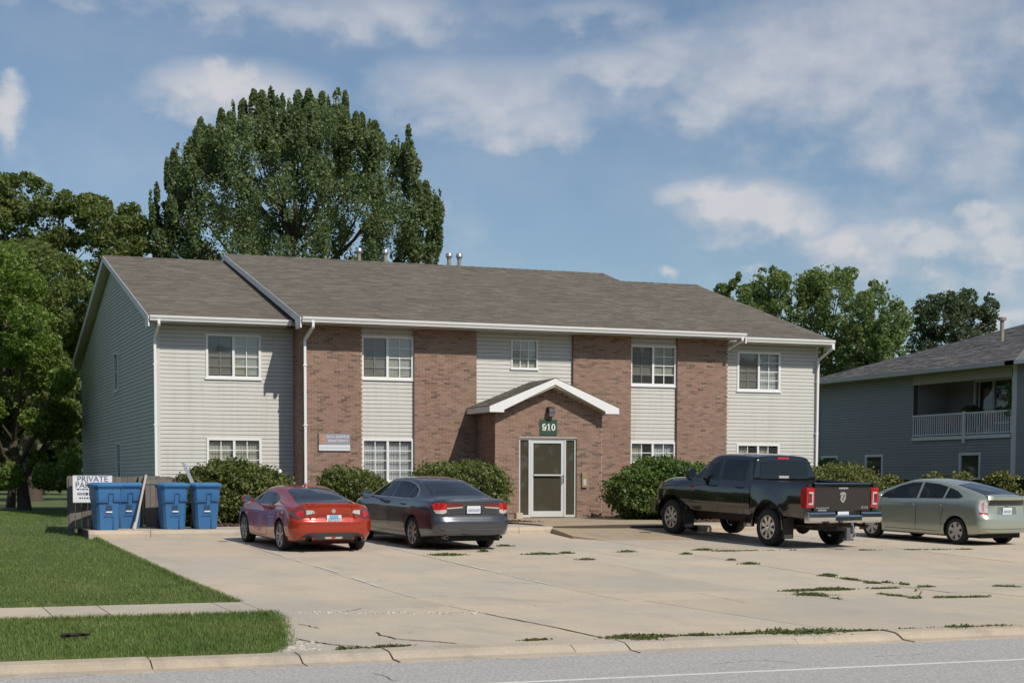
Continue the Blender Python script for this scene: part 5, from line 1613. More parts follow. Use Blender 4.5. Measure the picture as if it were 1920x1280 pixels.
# things on the balcony
pl = put('potted_plant', MB().lathe([(.0, 0), (.14, 0), (.18, .3), (.0, .3)], 12).mesh('pot', mat('dark_clay', (.12, .05, .03), .7)), M=T(GX + .9, 54.9, 3.64), label='dark leafy potted plant on the grey house balcony left of the sliding door', cat='plant')
pts = clump_points([((0, 0, .8), (.4, .5, .42), 1), ((0, .3, .9), (.3, .3, .3), .5)], 900, .3)
put('foliage', leaf_mesh('foliage', L_DARK, pts, .12), pl, WM[pl])
vn = put('vine', leaf_mesh('vine', L_LIGHT, np.column_stack([nrg.normal(0, .06, 260), nrg.normal(0, .08, 260), nrg.uniform(0, 1.25, 260)]), .11), M=T(GX + .02, 51.42, 4.3), label='pale green climbing leaves beside the corner post of the balcony', cat='vine')
for (y, w, c_, lab) in ((56.4, .9, (.30, .05, .04), 'dark red folding chair at the left of the balcony behind the railing'), (53.6, .7, (.34, .06, .05), 'red chair behind the railing in front of the sliding door')):
    ch = put('folding_chair', None, M=T(GX + .75, y, 3.64), label=lab, cat='chair')
    m = mat('chair_red%d' % int(y), c_, .7)
    put('seat', MB().box(-.22, .22, -w / 2, w / 2, .42, .45).mesh('seat', m), ch)
    put('backrest', MB().box(.18, .22, -w / 2, w / 2, .45, .88).mesh('backrest', m), ch)
    for sx in (-.2, .2):
        for sy in (-w / 2 + .03, w / 2 - .03): put('leg', MB().box(sx - .014, sx + .014, sy - .014, sy + .014, 0, .42).mesh('leg', mat('chair_metal', (.3, .3, .3), .4, .8)), ch)
tb = put('cooler_box', MB().box(-.25, .25, -.4, .4, .0, .42).mesh('cooler', mat('cooler_blue', (.07, .14, .26), .5)), M=T(GX + .6, 52.35, 3.65), label='blue storage box behind the railing near the balcony corner', cat='box')
put('lid', MB().box(-.27, .27, -.42, .42, .42, .50).mesh('lid', mat('cooler_white', (.75, .75, .75), .5)), tb)
pp = put('window_plant', MB().lathe([(.0, 0), (.12, 0), (.15, .22), (.0, .22)], 12).mesh('pot', mat('dark_clay')), M=T(GX - .35, 64.0, 2.0), label='leafy plant before the white framed window at the far end of the grey house', cat='plant')
pts = clump_points([((0, 0, .45), (.2, .4, .35), 1)], 500, .3)
put('foliage', leaf_mesh('foliage', L_MID, pts, .13), pp, WM[pp])

# ================================================================ bin corner: fence, sign, carts
fence = put('wooden_fence', None, M=T(4.2, 38.6, .7), label='weathered grey wooden board fence around the bin corner beside the gable', cat='fence')
def fence_run(a, b, h, faces=1):
    d = Vector((b[0] - a[0], b[1] - a[1], 0)); L = d.length; ang = math.atan2(d.y, d.x)
    M = T(a[0], a[1], .72, ang)
    for z in (.25, h - .25): put('rail', MB().box(0, L, .012, .05, z, z + .09).mesh('rail', M_WOOD), fence, M)
    x = 0
    while x < L - .05:
        w = min(.138, L - x); hh = h + rnd.uniform(-.02, .02)
        put('slat', MB().box(0, w - .010, -.011, .011, .02, hh).mesh('slat', M_WOOD), fence, M @ Matrix.Translation((x, rnd.uniform(-.004, .004), 0)))
        x += .14
    for x in (0, L): put('post', MB().box(-.05, .05, .012, .11, -.1, h + .03).mesh('post', M_WOOD), fence, M @ Matrix.Translation((x, 0, 0)))
fence_run((4.05, 38.9), (4.95, 38.7), 1.16)
fence_run((4.35, 41.6), (4.06, 38.95), 1.16)
fence_run((4.36, 41.7), (7.0, 41.7), 1.2)
fence_run((6.12, 38.9), (6.12, 41.6), 1.2)
# the open gate leaf standing beside it
gate = put('fence_gate', None, M=T(6.55, 38.75, .73), label='dark open wooden gate panel between the two pairs of blue bins', cat='gate')
for k in range(5): put('slat', MB().box(k * .12 - .28, k * .12 - .168, -.01, .01, .04, 1.2 + rnd.uniform(-.02, .02)).mesh('slat', M_WOOD), gate, T(6.05, 38.85, .73))
put('brace', MB().box(-.3, .32, -.03, -.012, 1.03, 1.13).mesh('brace', M_WOOD), gate, T(6.05, 38.85, .73))
lb = put('leaning_pole', MB().tube((0, 0, 0), (.30, .22, 1.24), .030, .026, 8).tube((-.02, -.02, 0), (.02, 0, .16), .05, .035, 8).mesh('pole', mat('pale_pole', (.55, .52, .46), .5)), M=T(5.42, 38.15, .735), label='pale pole leaning upright beside the left pair of blue bins', cat='pole')
pd = put('leaning_paddle', MB().prism([(0, 0), (.09, .02), (-.18, .62), (-.27, .66)], 1, -.02, .02).mesh('paddle', mat('grey_paddle', (.33, .36, .42), .5)), M=T(6.95, 39.2, 1.62), label='grey flat blade sticking up at a slant behind the third blue bin', cat='tool')
put('shaft', MB().tube((.045, 0, .02), (.12, 0, -.9), .018).mesh('shaft', M_BLACK), pd)

sg = put('private_parking_sign', MB().box(-.44, .44, -.006, .006, -.31, .31).mesh('sign_plate', mat('sign_face', (.74, .75, .80), .45)), M=T(4.545, 38.62, 1.645, -.05), label='white private parking sign with dark blue letters on the wooden fence', cat='sign')
M_NAVY = mat('navy_print', (.03, .04, .10), .5)
text('lettering', 'PRIVATE', .185, sg, WM[sg] @ Matrix.Translation((0, -.008, .225)) @ FACE, M_NAVY, sx=1.0)
text('lettering', 'PARKING', .185, sg, WM[sg] @ Matrix.Translation((0, -.008, .085)) @ FACE, M_NAVY, sx=1.0)
mb = MB()
for (z, h, a, b) in ((-.02, .03, -.35, .2), (-.14, .06, -.34, .1), (-.22, .03, -.3, .12)):
    x = a
    while x < b: w = rnd.uniform(.02, .06); mb.box(x, x + w, -.009, -.006, z, z + h); x += w + .02
put('small_print', mb.mesh('small_print', M_NAVY), sg)
put('border', MB().box(-.43, .43, -.009, -.006, .295, .303).box(-.43, .43, -.009, -.006, -.303, -.295).mesh('border', mat('sign_rim', (.6, .6, .66), .5)), sg)


def make_bin():
    M_BLUE = mat('bin_blue', (.045, .165, .38), .42, var=.10, vscale=5)
    M_LID = mat('bin_lid_lit', (.17, .40, .62), .38, var=.08)  # lighter copy of the lid colour, sunlight painted in
    root = put('recycling_bin', None, M=M0)
    b = MB()
    def ring(w0, w1, d0, d1, z, ch=.06): # chamfered rectangle
        return [(w0 + ch, d0, z), (w1 - ch, d0, z), (w1, d0 + ch, z), (w1, d1 - ch, z), (w1 - ch, d1, z), (w0 + ch, d1, z), (w0, d1 - ch, z), (w0, d0 + ch, z)]
    rings = [ring(-.25, .25, -.27, .27, .0), ring(-.27, .27, -.29, .29, .06), ring(-.305, .305, -.335, .33, .66), ring(-.318, .318, -.35, .335, .70), ring(-.33, .33, -.37, .35, .96), ring(-.36, .36, -.40, .38, .965), ring(-.36, .36, -.40, .38, 1.0)]
    vs = [p for r in rings for p in r]
    fs = [tuple(reversed(range(8)))] + [(k * 8 + i, k * 8 + (i + 1) % 8, (k + 1) * 8 + (i + 1) % 8, (k + 1) * 8 + i) for k in range(len(rings) - 1) for i in range(8)]
    b.add(vs, fs)
    put('body', b.mesh('bin_body', M_BLUE, 35), root)
    put('front_shade_strip', MB().prism([(-.30, .66), (-.02, .66), (-.02, .85), (.12, .85), (.12, .68), (.31, .68), (.31, .655), (.10, .655), (.10, .83), (.0, .83), (.0, .635), (-.30, .635)], 1, -.385, -.34).mesh('front_shade_strip', mat('bin_shadow_blue', (.03, .115, .27), .45)), root)  # moulding shadow drawn as a darker blue strip
    put('lower_shade_strip', MB().prism([(-.12, .30), (.10, .30), (.10, .02), (.13, .02), (.13, .34), (-.12, .34)], 1, -.325, -.285).mesh('lower_shade_strip', mat('bin_shadow_blue')), root)  # lower moulding shadow, also a strip of darker blue
    put('recess_shade', MB().box(-.07, .07, -.345, -.31, .44, .56).mesh('recess_shade', mat('bin_recess_shade', (.015, .05, .12), .6)), root)  # dark block painted as the shade inside a grip recess
    put('label', MB().box(-.075, .075, -.35, -.305, .40, .43).mesh('bin_label', mat('label_white', (.8, .8, .8), .5)), root)
    lid = MB()
    rg = [ring(-.38, .38, -.43, .40, 1.0, .08), ring(-.385, .385, -.435, .40, 1.035, .08), ring(-.36, .36, -.40, .38, 1.065, .1), ring(-.25, .25, -.28, .30, 1.09, .12)]
    lid.add([p for r in rg for p in r], [(k * 8 + i, k * 8 + (i + 1) % 8, (k + 1) * 8 + (i + 1) % 8, (k + 1) * 8 + i) for k in range(3) for i in range(8)] + [tuple(24 + i for i in range(8)), tuple(reversed(range(8)))])
    put('lid', lid.mesh('bin_lid', M_LID, 35), root)
    for sx in (-.26, .26):
        put('wheel', MB().lathe([(0, -.03), (.12, -.03), (.13, 0), (.12, .03), (0, .03)], 16, 'x', (sx * 1.0, .36, .13)).mesh('wheel', M_BLACK, 40), root)
    put('handle', MB().tube((-.28, .44, 1.0), (.28, .44, 1.0), .016).tube((-.28, .44, 1.0), (-.28, .36, .98), .016).tube((.28, .44, 1.0), (.28, .36, .98), .016).mesh('handle', M_BLUE), root)
    return root
bin0 = make_bin()
lid_shaded = [c for c in bin0.children if c.name.startswith('lid')][0].data.copy(); lid_shaded.materials.clear(); lid_shaded.materials.append(mat('bin_lid_shaded', (.055, .19, .40), .38, var=.08))  # same lid in darker blue, shade of a tilted lid painted in
bins = [((198, 995), 37.72, .14, 'front bin of the left pair of blue wheeled recycling bins, before the parking sign'),
        ((241, 990), 38.75, -.10, 'rear bin of the left pair of blue recycling bins, half hidden'),
        ((323, 995), 37.95, .06, 'blue recycling bin with sunlit lid just right of the open fence gate'),
        ((384, 993), 38.0, .0, 'blue recycling bin with sunlit lid beside the wide green bush, rightmost of four')]
for i, ((u, v), y, rz, lab) in enumerate(bins):
    x = onY(u, v, y).x
    M = T(x, y, .737, rz) @ Matrix.Diagonal((.90, .90, .975, 1))
    if i == 0: o = bin0; o.matrix_basis = M; WM[o] = M
    else: o = copy_tree(bin0, M)
    tagp(o, lab, 'recycling bin', 'blue wheeled recycling bins')
    if i < 2:
        for ch in o.children:
            if ch.name.startswith('lid'): ch.data = lid_shaded
# ================================================================ cars
def smooth_interp(nodes):
    """monotone cubic through (x, y) nodes"""
    xs = np.array([n[0] for n in nodes], float); ys = np.array([n[1] for n in nodes], float)
    h = np.diff(xs); dl = np.diff(ys) / h
    m = np.zeros(len(xs)); m[0], m[-1] = dl[0], dl[-1]
    for i in range(1, len(xs) - 1):
        if dl[i - 1] * dl[i] > 0:
            w1, w2 = 2 * h[i] + h[i - 1], h[i] + 2 * h[i - 1]
            m[i] = (w1 + w2) / (w1 / dl[i - 1] + w2 / dl[i])
    def f(x):
        x = min(max(x, xs[0]), xs[-1]); i = min(len(xs) - 2, int(np.searchsorted(xs, x, 'right') - 1)); i = max(i, 0)
        t = (x - xs[i]) / h[i]
        return float((2 * t ** 3 - 3 * t ** 2 + 1) * ys[i] + (t ** 3 - 2 * t ** 2 + t) * h[i] * m[i] + (-2 * t ** 3 + 3 * t ** 2) * ys[i + 1] + (t ** 3 - t ** 2) * h[i] * m[i + 1])
    return f


def chaikin(P, it=2):
    for _ in range(it):
        Q = [P[0]]
        for a, b in zip(P[:-1], P[1:]):
            Q.append(tuple(.75 * p + .25 * q for p, q in zip(a, b))); Q.append(tuple(.25 * p + .75 * q for p, q in zip(a, b)))
        Q.append(P[-1]); P = Q
    return P


def loft_body(S, xs, rear, front, bow_r=.12, bow_f=.2, wr=.45, wf=.5, M=14):
    """S: dict of profile functions of x; rear/front: side outline of the end faces as (z, dx)"""
    F = {k: smooth_interp(v) for k, v in S.items()}
    fr, ff = smooth_interp(rear), smooth_interp(front)
    x0, x1 = xs[0], xs[-1]
    rings = []
    for x in xs:
        zb, zm, zs = F['zb'](x), F['zm'](x), F['zs'](x)
        ys, ym, yb, y5, z5, z7 = F['ys'](x), F['ym'](x), F['yb'](x), F['y5'](x), F['z5'](x), F['z7'](x)
        P = [(0, zb), (ys - .14, zb), (ys - .02, zb + .015), (ys, zb + .08), (ym - .004, (zm + zb) / 2), (ym, zm), (ym - .006, (zm + zs) / 2 + .04), (yb, zs - .03), (yb - .02, zs + .015), ((yb + y5) / 2 - .006, (zs + z5) / 2), (y5, z5), (y5 * .86, z5 + (z7 - z5) * .55), (y5 * .5, z7 - (z7 - z5) * .12), (0, z7)]
        rings.append((x, chaikin(P, 2)))
    yw = max(p[0] for _, r in rings for p in r)

    def place(x, y, z):
        a = max(0, 1 - (x - x0) / wr) ** 2; b = max(0, 1 - (x1 - x) / wf) ** 2
        q = (y / yw) ** 2
        return (x + a * (fr(z) + bow_r * q * q * 1.0) - b * (-ff(z) + bow_f * q), y, z)
    n = len(rings[0][1]); mb = MB(); vs = []
    for (x, r) in rings:
        full = [(-p[0], p[1]) for p in reversed(r[1:])] + list(r[0:1]) + [(p[0], p[1]) for p in r[1:-1]]
        # ring order: top centre -> right side -> bottom -> left side
        vs.append([place(x, y, z) for y, z in full])
    k = len(vs[0])
    flat = [p for r in vs for p in r]
    fs = [(i * k + j, i * k + (j + 1) % k, (i + 1) * k + (j + 1) % k, (i + 1) * k + j) for i in range(len(vs) - 1) for j in range(k)]
    mb.add(flat, fs)
    for idx, x in ((0, xs[0]), (len(vs) - 1, xs[-1])):   # end caps as grids
        r = rings[idx][1]; grid = []
        for (y, z) in r:
            grid.append([place(x, y * (2 * m / M - 1), z) for m in range(M + 1)])
        o = len(mb.v); mb.v += [p for g in grid for p in g]
        for a in range(len(grid) - 1):
            for m in range(M):
                q = [o + a * (M + 1) + m, o + a * (M + 1) + m + 1, o + (a + 1) * (M + 1) + m + 1, o + (a + 1) * (M + 1) + m]
                mb.f.append(q if idx == 0 else q[::-1]); mb.m.append(0)
    return mb


def finish_body(mb, name, mats, arches, smooth=38, ywid=1.3):
    me = mb.mesh(name, mats)
    bm = bmesh.new(); bm.from_mesh(me)
    bmesh.ops.remove_doubles(bm, verts=bm.verts, dist=.0006)
    bmesh.ops.dissolve_degenerate(bm, edges=bm.edges, dist=.0004)
    bmesh.ops.recalc_face_normals(bm, faces=bm.faces)
    bm.to_mesh(me); bm.free()
    o = bpy.data.objects.new('tmp', me); col.objects.link(o)
    cutters = []
    for (x, z, r, y0, y1) in arches:
        c = MB()
        pr = [(0, y0), (r, y0), (r, y1), (0, y1)]
        c.lathe([(r, y0), (r, y1)], 40, 'y', (x, 0, z)); nn = 40
        c.f.append(list(range(nn))); c.m.append(0); c.f.append(list(reversed(range(nn, 2 * nn)))); c.m.append(0)
        cm = c.mesh('cut', mats[1])
        cm.materials.clear(); cm.materials.append(mats[0]); cm.materials.append(mats[1])
        cm.polygons.foreach_set('material_index', [1] * len(cm.polygons))
        bm = bmesh.new(); bm.from_mesh(cm); bmesh.ops.recalc_face_normals(bm, faces=bm.faces); bm.to_mesh(cm); bm.free()
        co = bpy.data.objects.new('cut', cm); col.objects.link(co)
        md = o.modifiers.new('b', 'BOOLEAN'); md.operation = 'DIFFERENCE'; md.object = co; md.solver = 'EXACT'
        cutters.append(co)
    dg = bpy.context.evaluated_depsgraph_get()
    res = bpy.data.meshes.new_from_object(o.evaluated_get(dg))
    bpy.data.objects.remove(o)
    for c in cutters: bpy.data.objects.remove(c)
    res.name = name
    res.polygons.foreach_set('use_smooth', [True] * len(res.polygons))
    res.set_sharp_from_angle(angle=R(smooth))
    return res


class Car:
    def __init__(s, name, label, cat, loc, head, pitch=0.0):
        M = (Matrix.Translation(loc) @ Matrix.Rotation(math.pi / 2 - head, 4, 'Z') @ Matrix.Rotation(-pitch, 4, 'Y'))
        s.root = put(name, None, M=M, label=label, cat=cat)
        s.bvh = None

    def body(s, me, name='body', parent=None):
        o = put(name, me, parent or s.root, WM[s.root])
        s.bvh = BVHTree.FromPolygons([v.co for v in me.vertices], [tuple(p.vertices) for p in me.polygons])
        return o

    def panel(s, name, m, view, poly, eps=.004, parent=None, cell=.06, smooth=True, thick=None, **kw):
        """a shaped panel laid on the body. view: 'L','R' (poly = x,z) 'B','F' (poly = y,z) 'T' (poly = x,y)"""
        ax = {'L': (0, 2), 'R': (0, 2), 'B': (1, 2), 'F': (1, 2), 'T': (0, 1)}[view]
        dr = {'L': (0, -1, 0), 'R': (0, 1, 0), 'B': (1, 0, 0), 'F': (-1, 0, 0), 'T': (0, 0, -1)}[view]
        far = 6.0; dr = Vector(dr)
        bm = bmesh.new()
        vs = []
        for p in poly:
            c = [0, 0, 0]; c[ax[0]] = p[0]; c[ax[1]] = p[1]; vs.append(bm.verts.new(c))
        bm.faces.new(vs)
        for a in ax:
            lo, hi = min(v.co[a] for v in bm.verts), max(v.co[a] for v in bm.verts)
            k = lo + cell
            while k < hi - .01:
                n = [0, 0, 0]; n[a] = 1; co = [0, 0, 0]; co[a] = k
                bmesh.ops.bisect_plane(bm, geom=bm.verts[:] + bm.edges[:] + bm.faces[:], plane_co=co, plane_no=n); k += cell
        bmesh.ops.triangulate(bm, faces=[f for f in bm.faces if len(f.verts) > 4])
        hits = {}
        for v in bm.verts:
            o = v.co - dr * far
            h = s.bvh.ray_cast(o, dr)
            hits[v] = h
        good = [h[0] for h in hits.values() if h[0] is not None]
        for v, h in hits.items():
            if h[0] is None:
                h0 = s.bvh.find_nearest(v.co - dr * (.8 if view in 'LR' else 0))
                p = min(good, key=lambda q: sum((q[a] - v.co[a]) ** 2 for a in ax)) if good else v.co
                t = [0, 0, 0]
                for i in range(3): t[i] = v.co[i] if i in ax else p[i]
                v.co = Vector(t) - dr * eps
            else:
                nrm = h[1] if h[1].dot(dr) < 0 else -h[1]
                v.co = h[0] + nrm * eps
        for f in bm.faces:
            f.normal_update()
            if f.normal.dot(dr) > 0: f.normal_flip()
        th = thick if thick is not None else eps + .01
        be = [e for e in bm.edges if e.is_boundary]
        r = bmesh.ops.extrude_edge_only(bm, edges=be)
        for v in [g for g in r['geom'] if isinstance(g, bmesh.types.BMVert)]: v.co = v.co + dr * th
        me = bpy.data.meshes.new(name); bm.to_mesh(me); bm.free()
        me.materials.append(m)
        me.polygons.foreach_set('use_smooth', [True] * len(me.polygons)); me.set_sharp_from_angle(angle=R(35))
        return put(name, me, parent or s.root, WM[s.root], **kw)

    def add(s, name, mb, m, parent=None, smooth=None):
        return put(name, mb.mesh(name, m, smooth) if isinstance(mb, MB) else mb, parent or s.root, WM[s.root])

    def wheel(s, x, y, r, rim_r, width, kind, side, rim_mat):
        M = WM[s.root] @ Matrix.Translation((x, y, r)) @ (Matrix.Rotation(math.pi, 4, 'Z') if side < 0 else Matrix())
        w = width / 2      # outward is +y
        hub = MB().lathe([(0, -.02), (rim_r * .8, -.02), (rim_r * .8, -.06), (0, -.06)], 28, 'y')
        hb = put('wheel', hub.mesh('brake_disc', mat('brake_dark', (.05, .05, .05), .5, .6), 40), s.root, M)
        ty = MB().lathe([(rim_r * .98, -w), (rim_r * 1.08, -w), (r * .97, -w * .85), (r, -w * .6), (r, w * .6), (r * .97, w * .85), (r * .90, w * 1.0), (rim_r * 1.1, w * 1.0), (rim_r * 1.0, w * .9), (rim_r * .98, -w)], 44, 'y')
        put('tyre', ty.mesh('tyre', mat('tyre_rubber', (.022, .021, .020), .85), 50), hb, M)
        rm = MB()
        rm.lathe([(rim_r * 1.0, w * .88), (rim_r * 1.02, w * .93), (rim_r * .95, w * .93), (rim_r * .92, w * .8), (rim_r * .90, -w * .6)], 40, 'y')
        rm.lathe([(0, w * .82), (rim_r * .15, w * .82), (rim_r * .18, w * .7), (rim_r * .18, w * .2)], 20, 'y')
        def spoke(a, r0, r1, w0, w1, y0, y1):
            c, t = math.cos(a), math.sin(a)
            def P(rr, ww, y): return (c * rr - t * ww, y, t * rr + c * ww)
            vs = [P(r0, -w0, y0), P(r0, w0, y0), P(r1, w1, y1), P(r1, -w1, y1), P(r0, -w0 * 1.1, y0 - .03), P(r0, w0 * 1.1, y0 - .03), P(r1, w1 * 1.1, y1 - .03), P(r1, -w1 * 1.1, y1 - .03)]
            rm.add(vs, [(3, 2, 1, 0), (0, 1, 5, 4), (1, 2, 6, 5), (2, 3, 7, 6), (3, 0, 4, 7)])
        N, dbl, wa, wb = {'coupe': (5, True, .012, .016), 'sedan': (7, False, .024, .034), 'truck': (8, False, .03, .043), 'hatch': (6, False, .034, .05)}[kind]
        ra, rb = rim_r * .12, rim_r * .96
        for i in range(N):
            a = 2 * math.pi * i / N + .3
            if dbl:
                for d in (-.17, .17): spoke(a + d * .5, ra, rb, wa, wb, w * .78, w * .86)
                spoke(a + .63, ra, rb, wa * .7, wb * .6, w * .7, w * .8)
            else: spoke(a, ra, rb, wa, wb, w * .78, w * .84)
        put('rim', rm.mesh('rim', rim_mat, 30), hb, M)
        if kind == 'truck':
            put('hub_cap', MB().lathe([(0, w * .98), (.05, w * .97), (.06, w * .8)], 16, 'y').mesh('hub_cap', M_CHROME, 40), hb, M)
        return hb


M_CHROME = mat('chrome', (.75, .75, .76), .08, 1.0)
M_CGLASS = mat('car_glass', (.010, .013, .014), .03, 0, coat=0, spec=.55)
M_CGLASS_B = mat('car_rear_glass', (.016, .022, .028), .04, 0, coat=.3, spec=.7)
M_TRIM = mat('car_trim', (.015, .015, .016), .4)
M_UNDER = mat('car_underside', (.012, .012, .012), .9)
M_RED = mat('tail_red', (.45, .012, .012), .12, coat=1.0)
M_REDD = mat('tail_dark_red', (.16, .006, .008), .1, coat=1.0)
M_CLEAR = mat('tail_clear', (.62, .60, .60), .12, .3, coat=1.0)
M_PLATE = mat('plate_white', (.68, .72, .78), .4)
M_PBLUE = mat('plate_blue', (.16, .42, .62), .4)
M_PTXT = mat('plate_ink', (.10, .14, .28), .5)
M_AMB = mat('lamp_amber', (.6, .2, .03), .2)


def plate(car, y, z, x, w=.305, h=.155, blue=True, tilt=0.0):
    """number plate seen from behind: x is the rear-most plane"""
    M = WM[car.root] @ Matrix.Translation((x, y, z)) @ Matrix.Rotation(tilt, 4, 'Y')
    p = put('number_plate', MB().box(-.006, .0, -w / 2, w / 2, -h / 2, h / 2).mesh('plate', M_PLATE), car.root, M)
    if blue: put('plate_band', MB().box(-.008, -.006, -w * .3, w * .32, h * .02, h * .47).mesh('plate_band', M_PBLUE), p, M)
    m = MB()
    for k in range(6):
        yy = w * (.36 - k * .145)
        m.box(-.009, -.006, yy - .016, yy - .008, -h * .3, h * .12).box(-.009, -.006, yy + .004, yy + .011, -h * .3, h * .12).box(-.009, -.006, yy - .008, yy + .004, -h * .3 + (k % 3) * .02, -h * .22 + (k % 3) * .02)
    put('plate_characters', m.mesh('plate_characters', M_PTXT), p, M)
    return p


def mirror_y(poly): return [(-a, b) for a, b in poly]


def common(car, spec):
    for side, v in ((1, 'L'), (-1, 'R')):
        for nm, poly in spec['glass']: car.panel(nm, M_CGLASS, v, poly, .004, cell=.09)
        for poly in spec.get('trimline', []): car.panel('window_trim', spec.get('trim_mat', M_TRIM), v, poly, .006, cell=.12)
        for poly in spec.get('seams', []): car.panel('door_seam', M_TRIM, v, poly, .0012, cell=.12, thick=.003)
        for (x, z, w) in spec.get('handles', []):
            h = car.bvh.ray_cast(Vector((x, side * 6, z)), Vector((0, -side, 0)))[0]
            car.add('door_handle', MB().box(x - w / 2, x + w / 2, h.y - .012 if side > 0 else h.y - .03, h.y + .03 if side > 0 else h.y + .012, z - .014, z + .014), spec['handle_mat'])
        mx, mz, my, mw, mh = spec['mirror']
        mm = MB()
        mm.ico((mx, side * (my + mw * .5), mz), 1, 2, (.075, mw * .55, mh * .55)); mm.tube((mx + .03, side * (my - .10), mz - .05), (mx + .02, side * (my + .02), mz - .02), .022, n=6)
        mo_ = car.add('wing_mirror', mm, spec['mirror_mat'], smooth=50)
        put('mirror_glass', MB().lathe([(0, 0), (mh * .44, 0)], 18, 'x').mesh('mirror_glass', mat('mirror_silver', (.6, .68, .66), .05, 1.0)), mo_,
            WM[car.root] @ Matrix.Translation((mx - .080, side * (my + mw * .5), mz)) @ Matrix.Diagonal((1, mw / mh, 1, 1)))


XS = lambda a, b, n: sorted(set([a, a + .02, a + .05, a + .1, a + .16, a + .24] + [a + .3 + (b - a - .6) * i / n for i in range(n + 1)] + [b - .24, b - .16, b - .1, b - .05, b - .02, b]))

# ---------------------------------------------------------------- orange coupe
P_OR = mat('orange_red_paint', (.38, .032, .010), .24, .3, coat=1.0)
S = dict(
    z7=[(-.84, .86), (-.80, .96), (-.74, .985), (-.55, .96), (-.25, 1.0), (.3, 1.15), (.8, 1.245), (1.25, 1.285), (1.65, 1.262), (2.0, 1.13), (2.38, .965), (2.8, .87), (3.15, .745), (3.34, .62), (3.40, .50)],
    z5=[(-.84, .83), (-.80, .925), (-.74, .95), (-.55, .935), (-.25, .965), (.3, 1.09), (.8, 1.18), (1.25, 1.225), (1.65, 1.205), (2.0, 1.08), (2.38, .93), (2.8, .84), (3.15, .71), (3.34, .58), (3.40, .47)],
    y5=[(-.84, .56), (-.78, .64), (-.6, .68), (-.25, .66), (.3, .57), (.8, .545), (1.25, .555), (1.65, .57), (2.0, .63), (2.38, .72), (2.8, .72), (3.15, .62), (3.34, .48), (3.40, .38)],
    yb=[(-.84, .66), (-.78, .76), (-.6, .825), (-.2, .865), (.3, .85), (.8, .815), (1.5, .805), (2.3, .825), (2.6, .85), (3.0, .80), (3.2, .70), (3.34, .56), (3.40, .44)],
    zs=[(-.84, .78), (-.6, .86), (-.2, .915), (.3, .90), (.8, .865), (1.5, .845), (2.3, .83), (2.6, .825), (3.0, .72), (3.2, .62), (3.40, .46)],
    ym=[(-.84, .70), (-.78, .80), (-.6, .87), (0, .888), (.5, .875), (.9, .855), (1.5, .85), (2.2, .865), (2.57, .887), (3.0, .855), (3.2, .76), (3.34, .60), (3.40, .46)],
    zm=[(-.84, .56), (0, .55), (.9, .52), (2.57, .52), (3.40, .40)],
    ys=[(-.84, .62), (-.78, .74), (-.6, .80), (0, .84), (1.3, .85), (2.57, .84), (3.1, .76), (3.34, .55), (3.40, .42)],
    zb=[(-.84, .27), (-.5, .20), (0, .17), (2.57, .17), (3.1, .17), (3.40, .20)])
me = finish_body(loft_body(S, XS(-.84, 3.40, 34), [(.17, .10), (.35, .03), (.5, 0), (.62, .0), (.70, .05), (.85, .05), (.97, .0)], [(.2, -.02), (.45, .0), (.8, .0)]), 'coupe_body', [P_OR, M_UNDER],
                 [(0, .31, .365, .55, 1.2), (0, .31, .365, -1.2, -.55), (2.57, .31, .365, .55, 1.2), (2.57, .31, .365, -1.2, -.55)])
hd_ = R(-4.4)
car = Car('sports_coupe', 'orange red sports coupe parked nose in beside the blue bins', 'car', (8.39, 32.76, G(32.76)), hd_, math.atan((G(35.33) - G(32.76)) / 2.57))
car.body(me)
common(car, dict(glass=[('side_window', [(.42, .935), (.70, 1.06), (1.05, 1.13), (1.42, 1.145), (1.66, 1.12), (1.98, 1.0), (2.18, .90), (1.9, .885), (1.2, .90), (.7, .92)])],
                 seams=[[(.93, .87), (.945, .87), (.90, .55), (.97, .28), (.955, .28), (.885, .55)], [(2.13, .86), (2.145, .86), (2.14, .30), (2.125, .30)], [(.98, .25), (2.12, .25), (2.12, .262), (.98, .262)]],
                 handles=[(1.02, .78, .16)], handle_mat=P_OR, mirror=(1.93, .97, .90, .20, .15), mirror_mat=P_OR))
car.panel('rear_window', M_CGLASS_B, 'T', [(-.30, -.60), (-.30, .60), (.05, .56), (.68, .49), (.74, .40), (.78, 0), (.74, -.40), (.68, -.49), (.05, -.56)], .005)
car.panel('windscreen', M_CGLASS, 'T', [(1.72, -.50), (1.72, .50), (2.34, .64), (2.40, 0), (2.34, -.64)], .005)
for sgn in (1, -1):
    f = (lambda p: p) if sgn > 0 else mirror_y
    tl = car.panel('tail_light', mat('lamp_smoke', (.10, .05, .06), .1, coat=1.0), 'B', f([(.38, .79), (.40, .855), (.60, .865), (.78, .85), (.845, .78), (.80, .70), (.70, .675), (.62, .70), (.55, .745)]), .008, cell=.05)
    car.panel('red_lens', M_RED, 'B', f([(.60, .78), (.63, .825), (.69, .835), (.75, .81), (.755, .755), (.71, .715), (.65, .715), (.61, .745)]), .014, parent=tl, cell=.05)
    car.panel('clear_lens', M_CLEAR, 'B', f([(.39, .795), (.41, .85), (.57, .855), (.56, .76)]), .013, parent=tl, cell=.05)
car.panel('rear_diffuser', mat('diffuser_grey', (.045, .046, .05), .55), 'B', [(-.74, .215), (-.62, .36), (-.50, .405), (.50, .405), (.62, .36), (.74, .215), (.45, .20), (.38, .27), (-.38, .27), (-.45, .20)], .008)
car.panel('boot_recess_shade', mat('orange_paint_shaded', (.30, .024, .008), .35, .3, coat=1.0), 'B', [(-.34, .78), (.34, .78), (.40, .62), (.34, .565), (-.34, .565), (-.40, .62)], .002)  # recess shade painted as a darker copy of the body colour
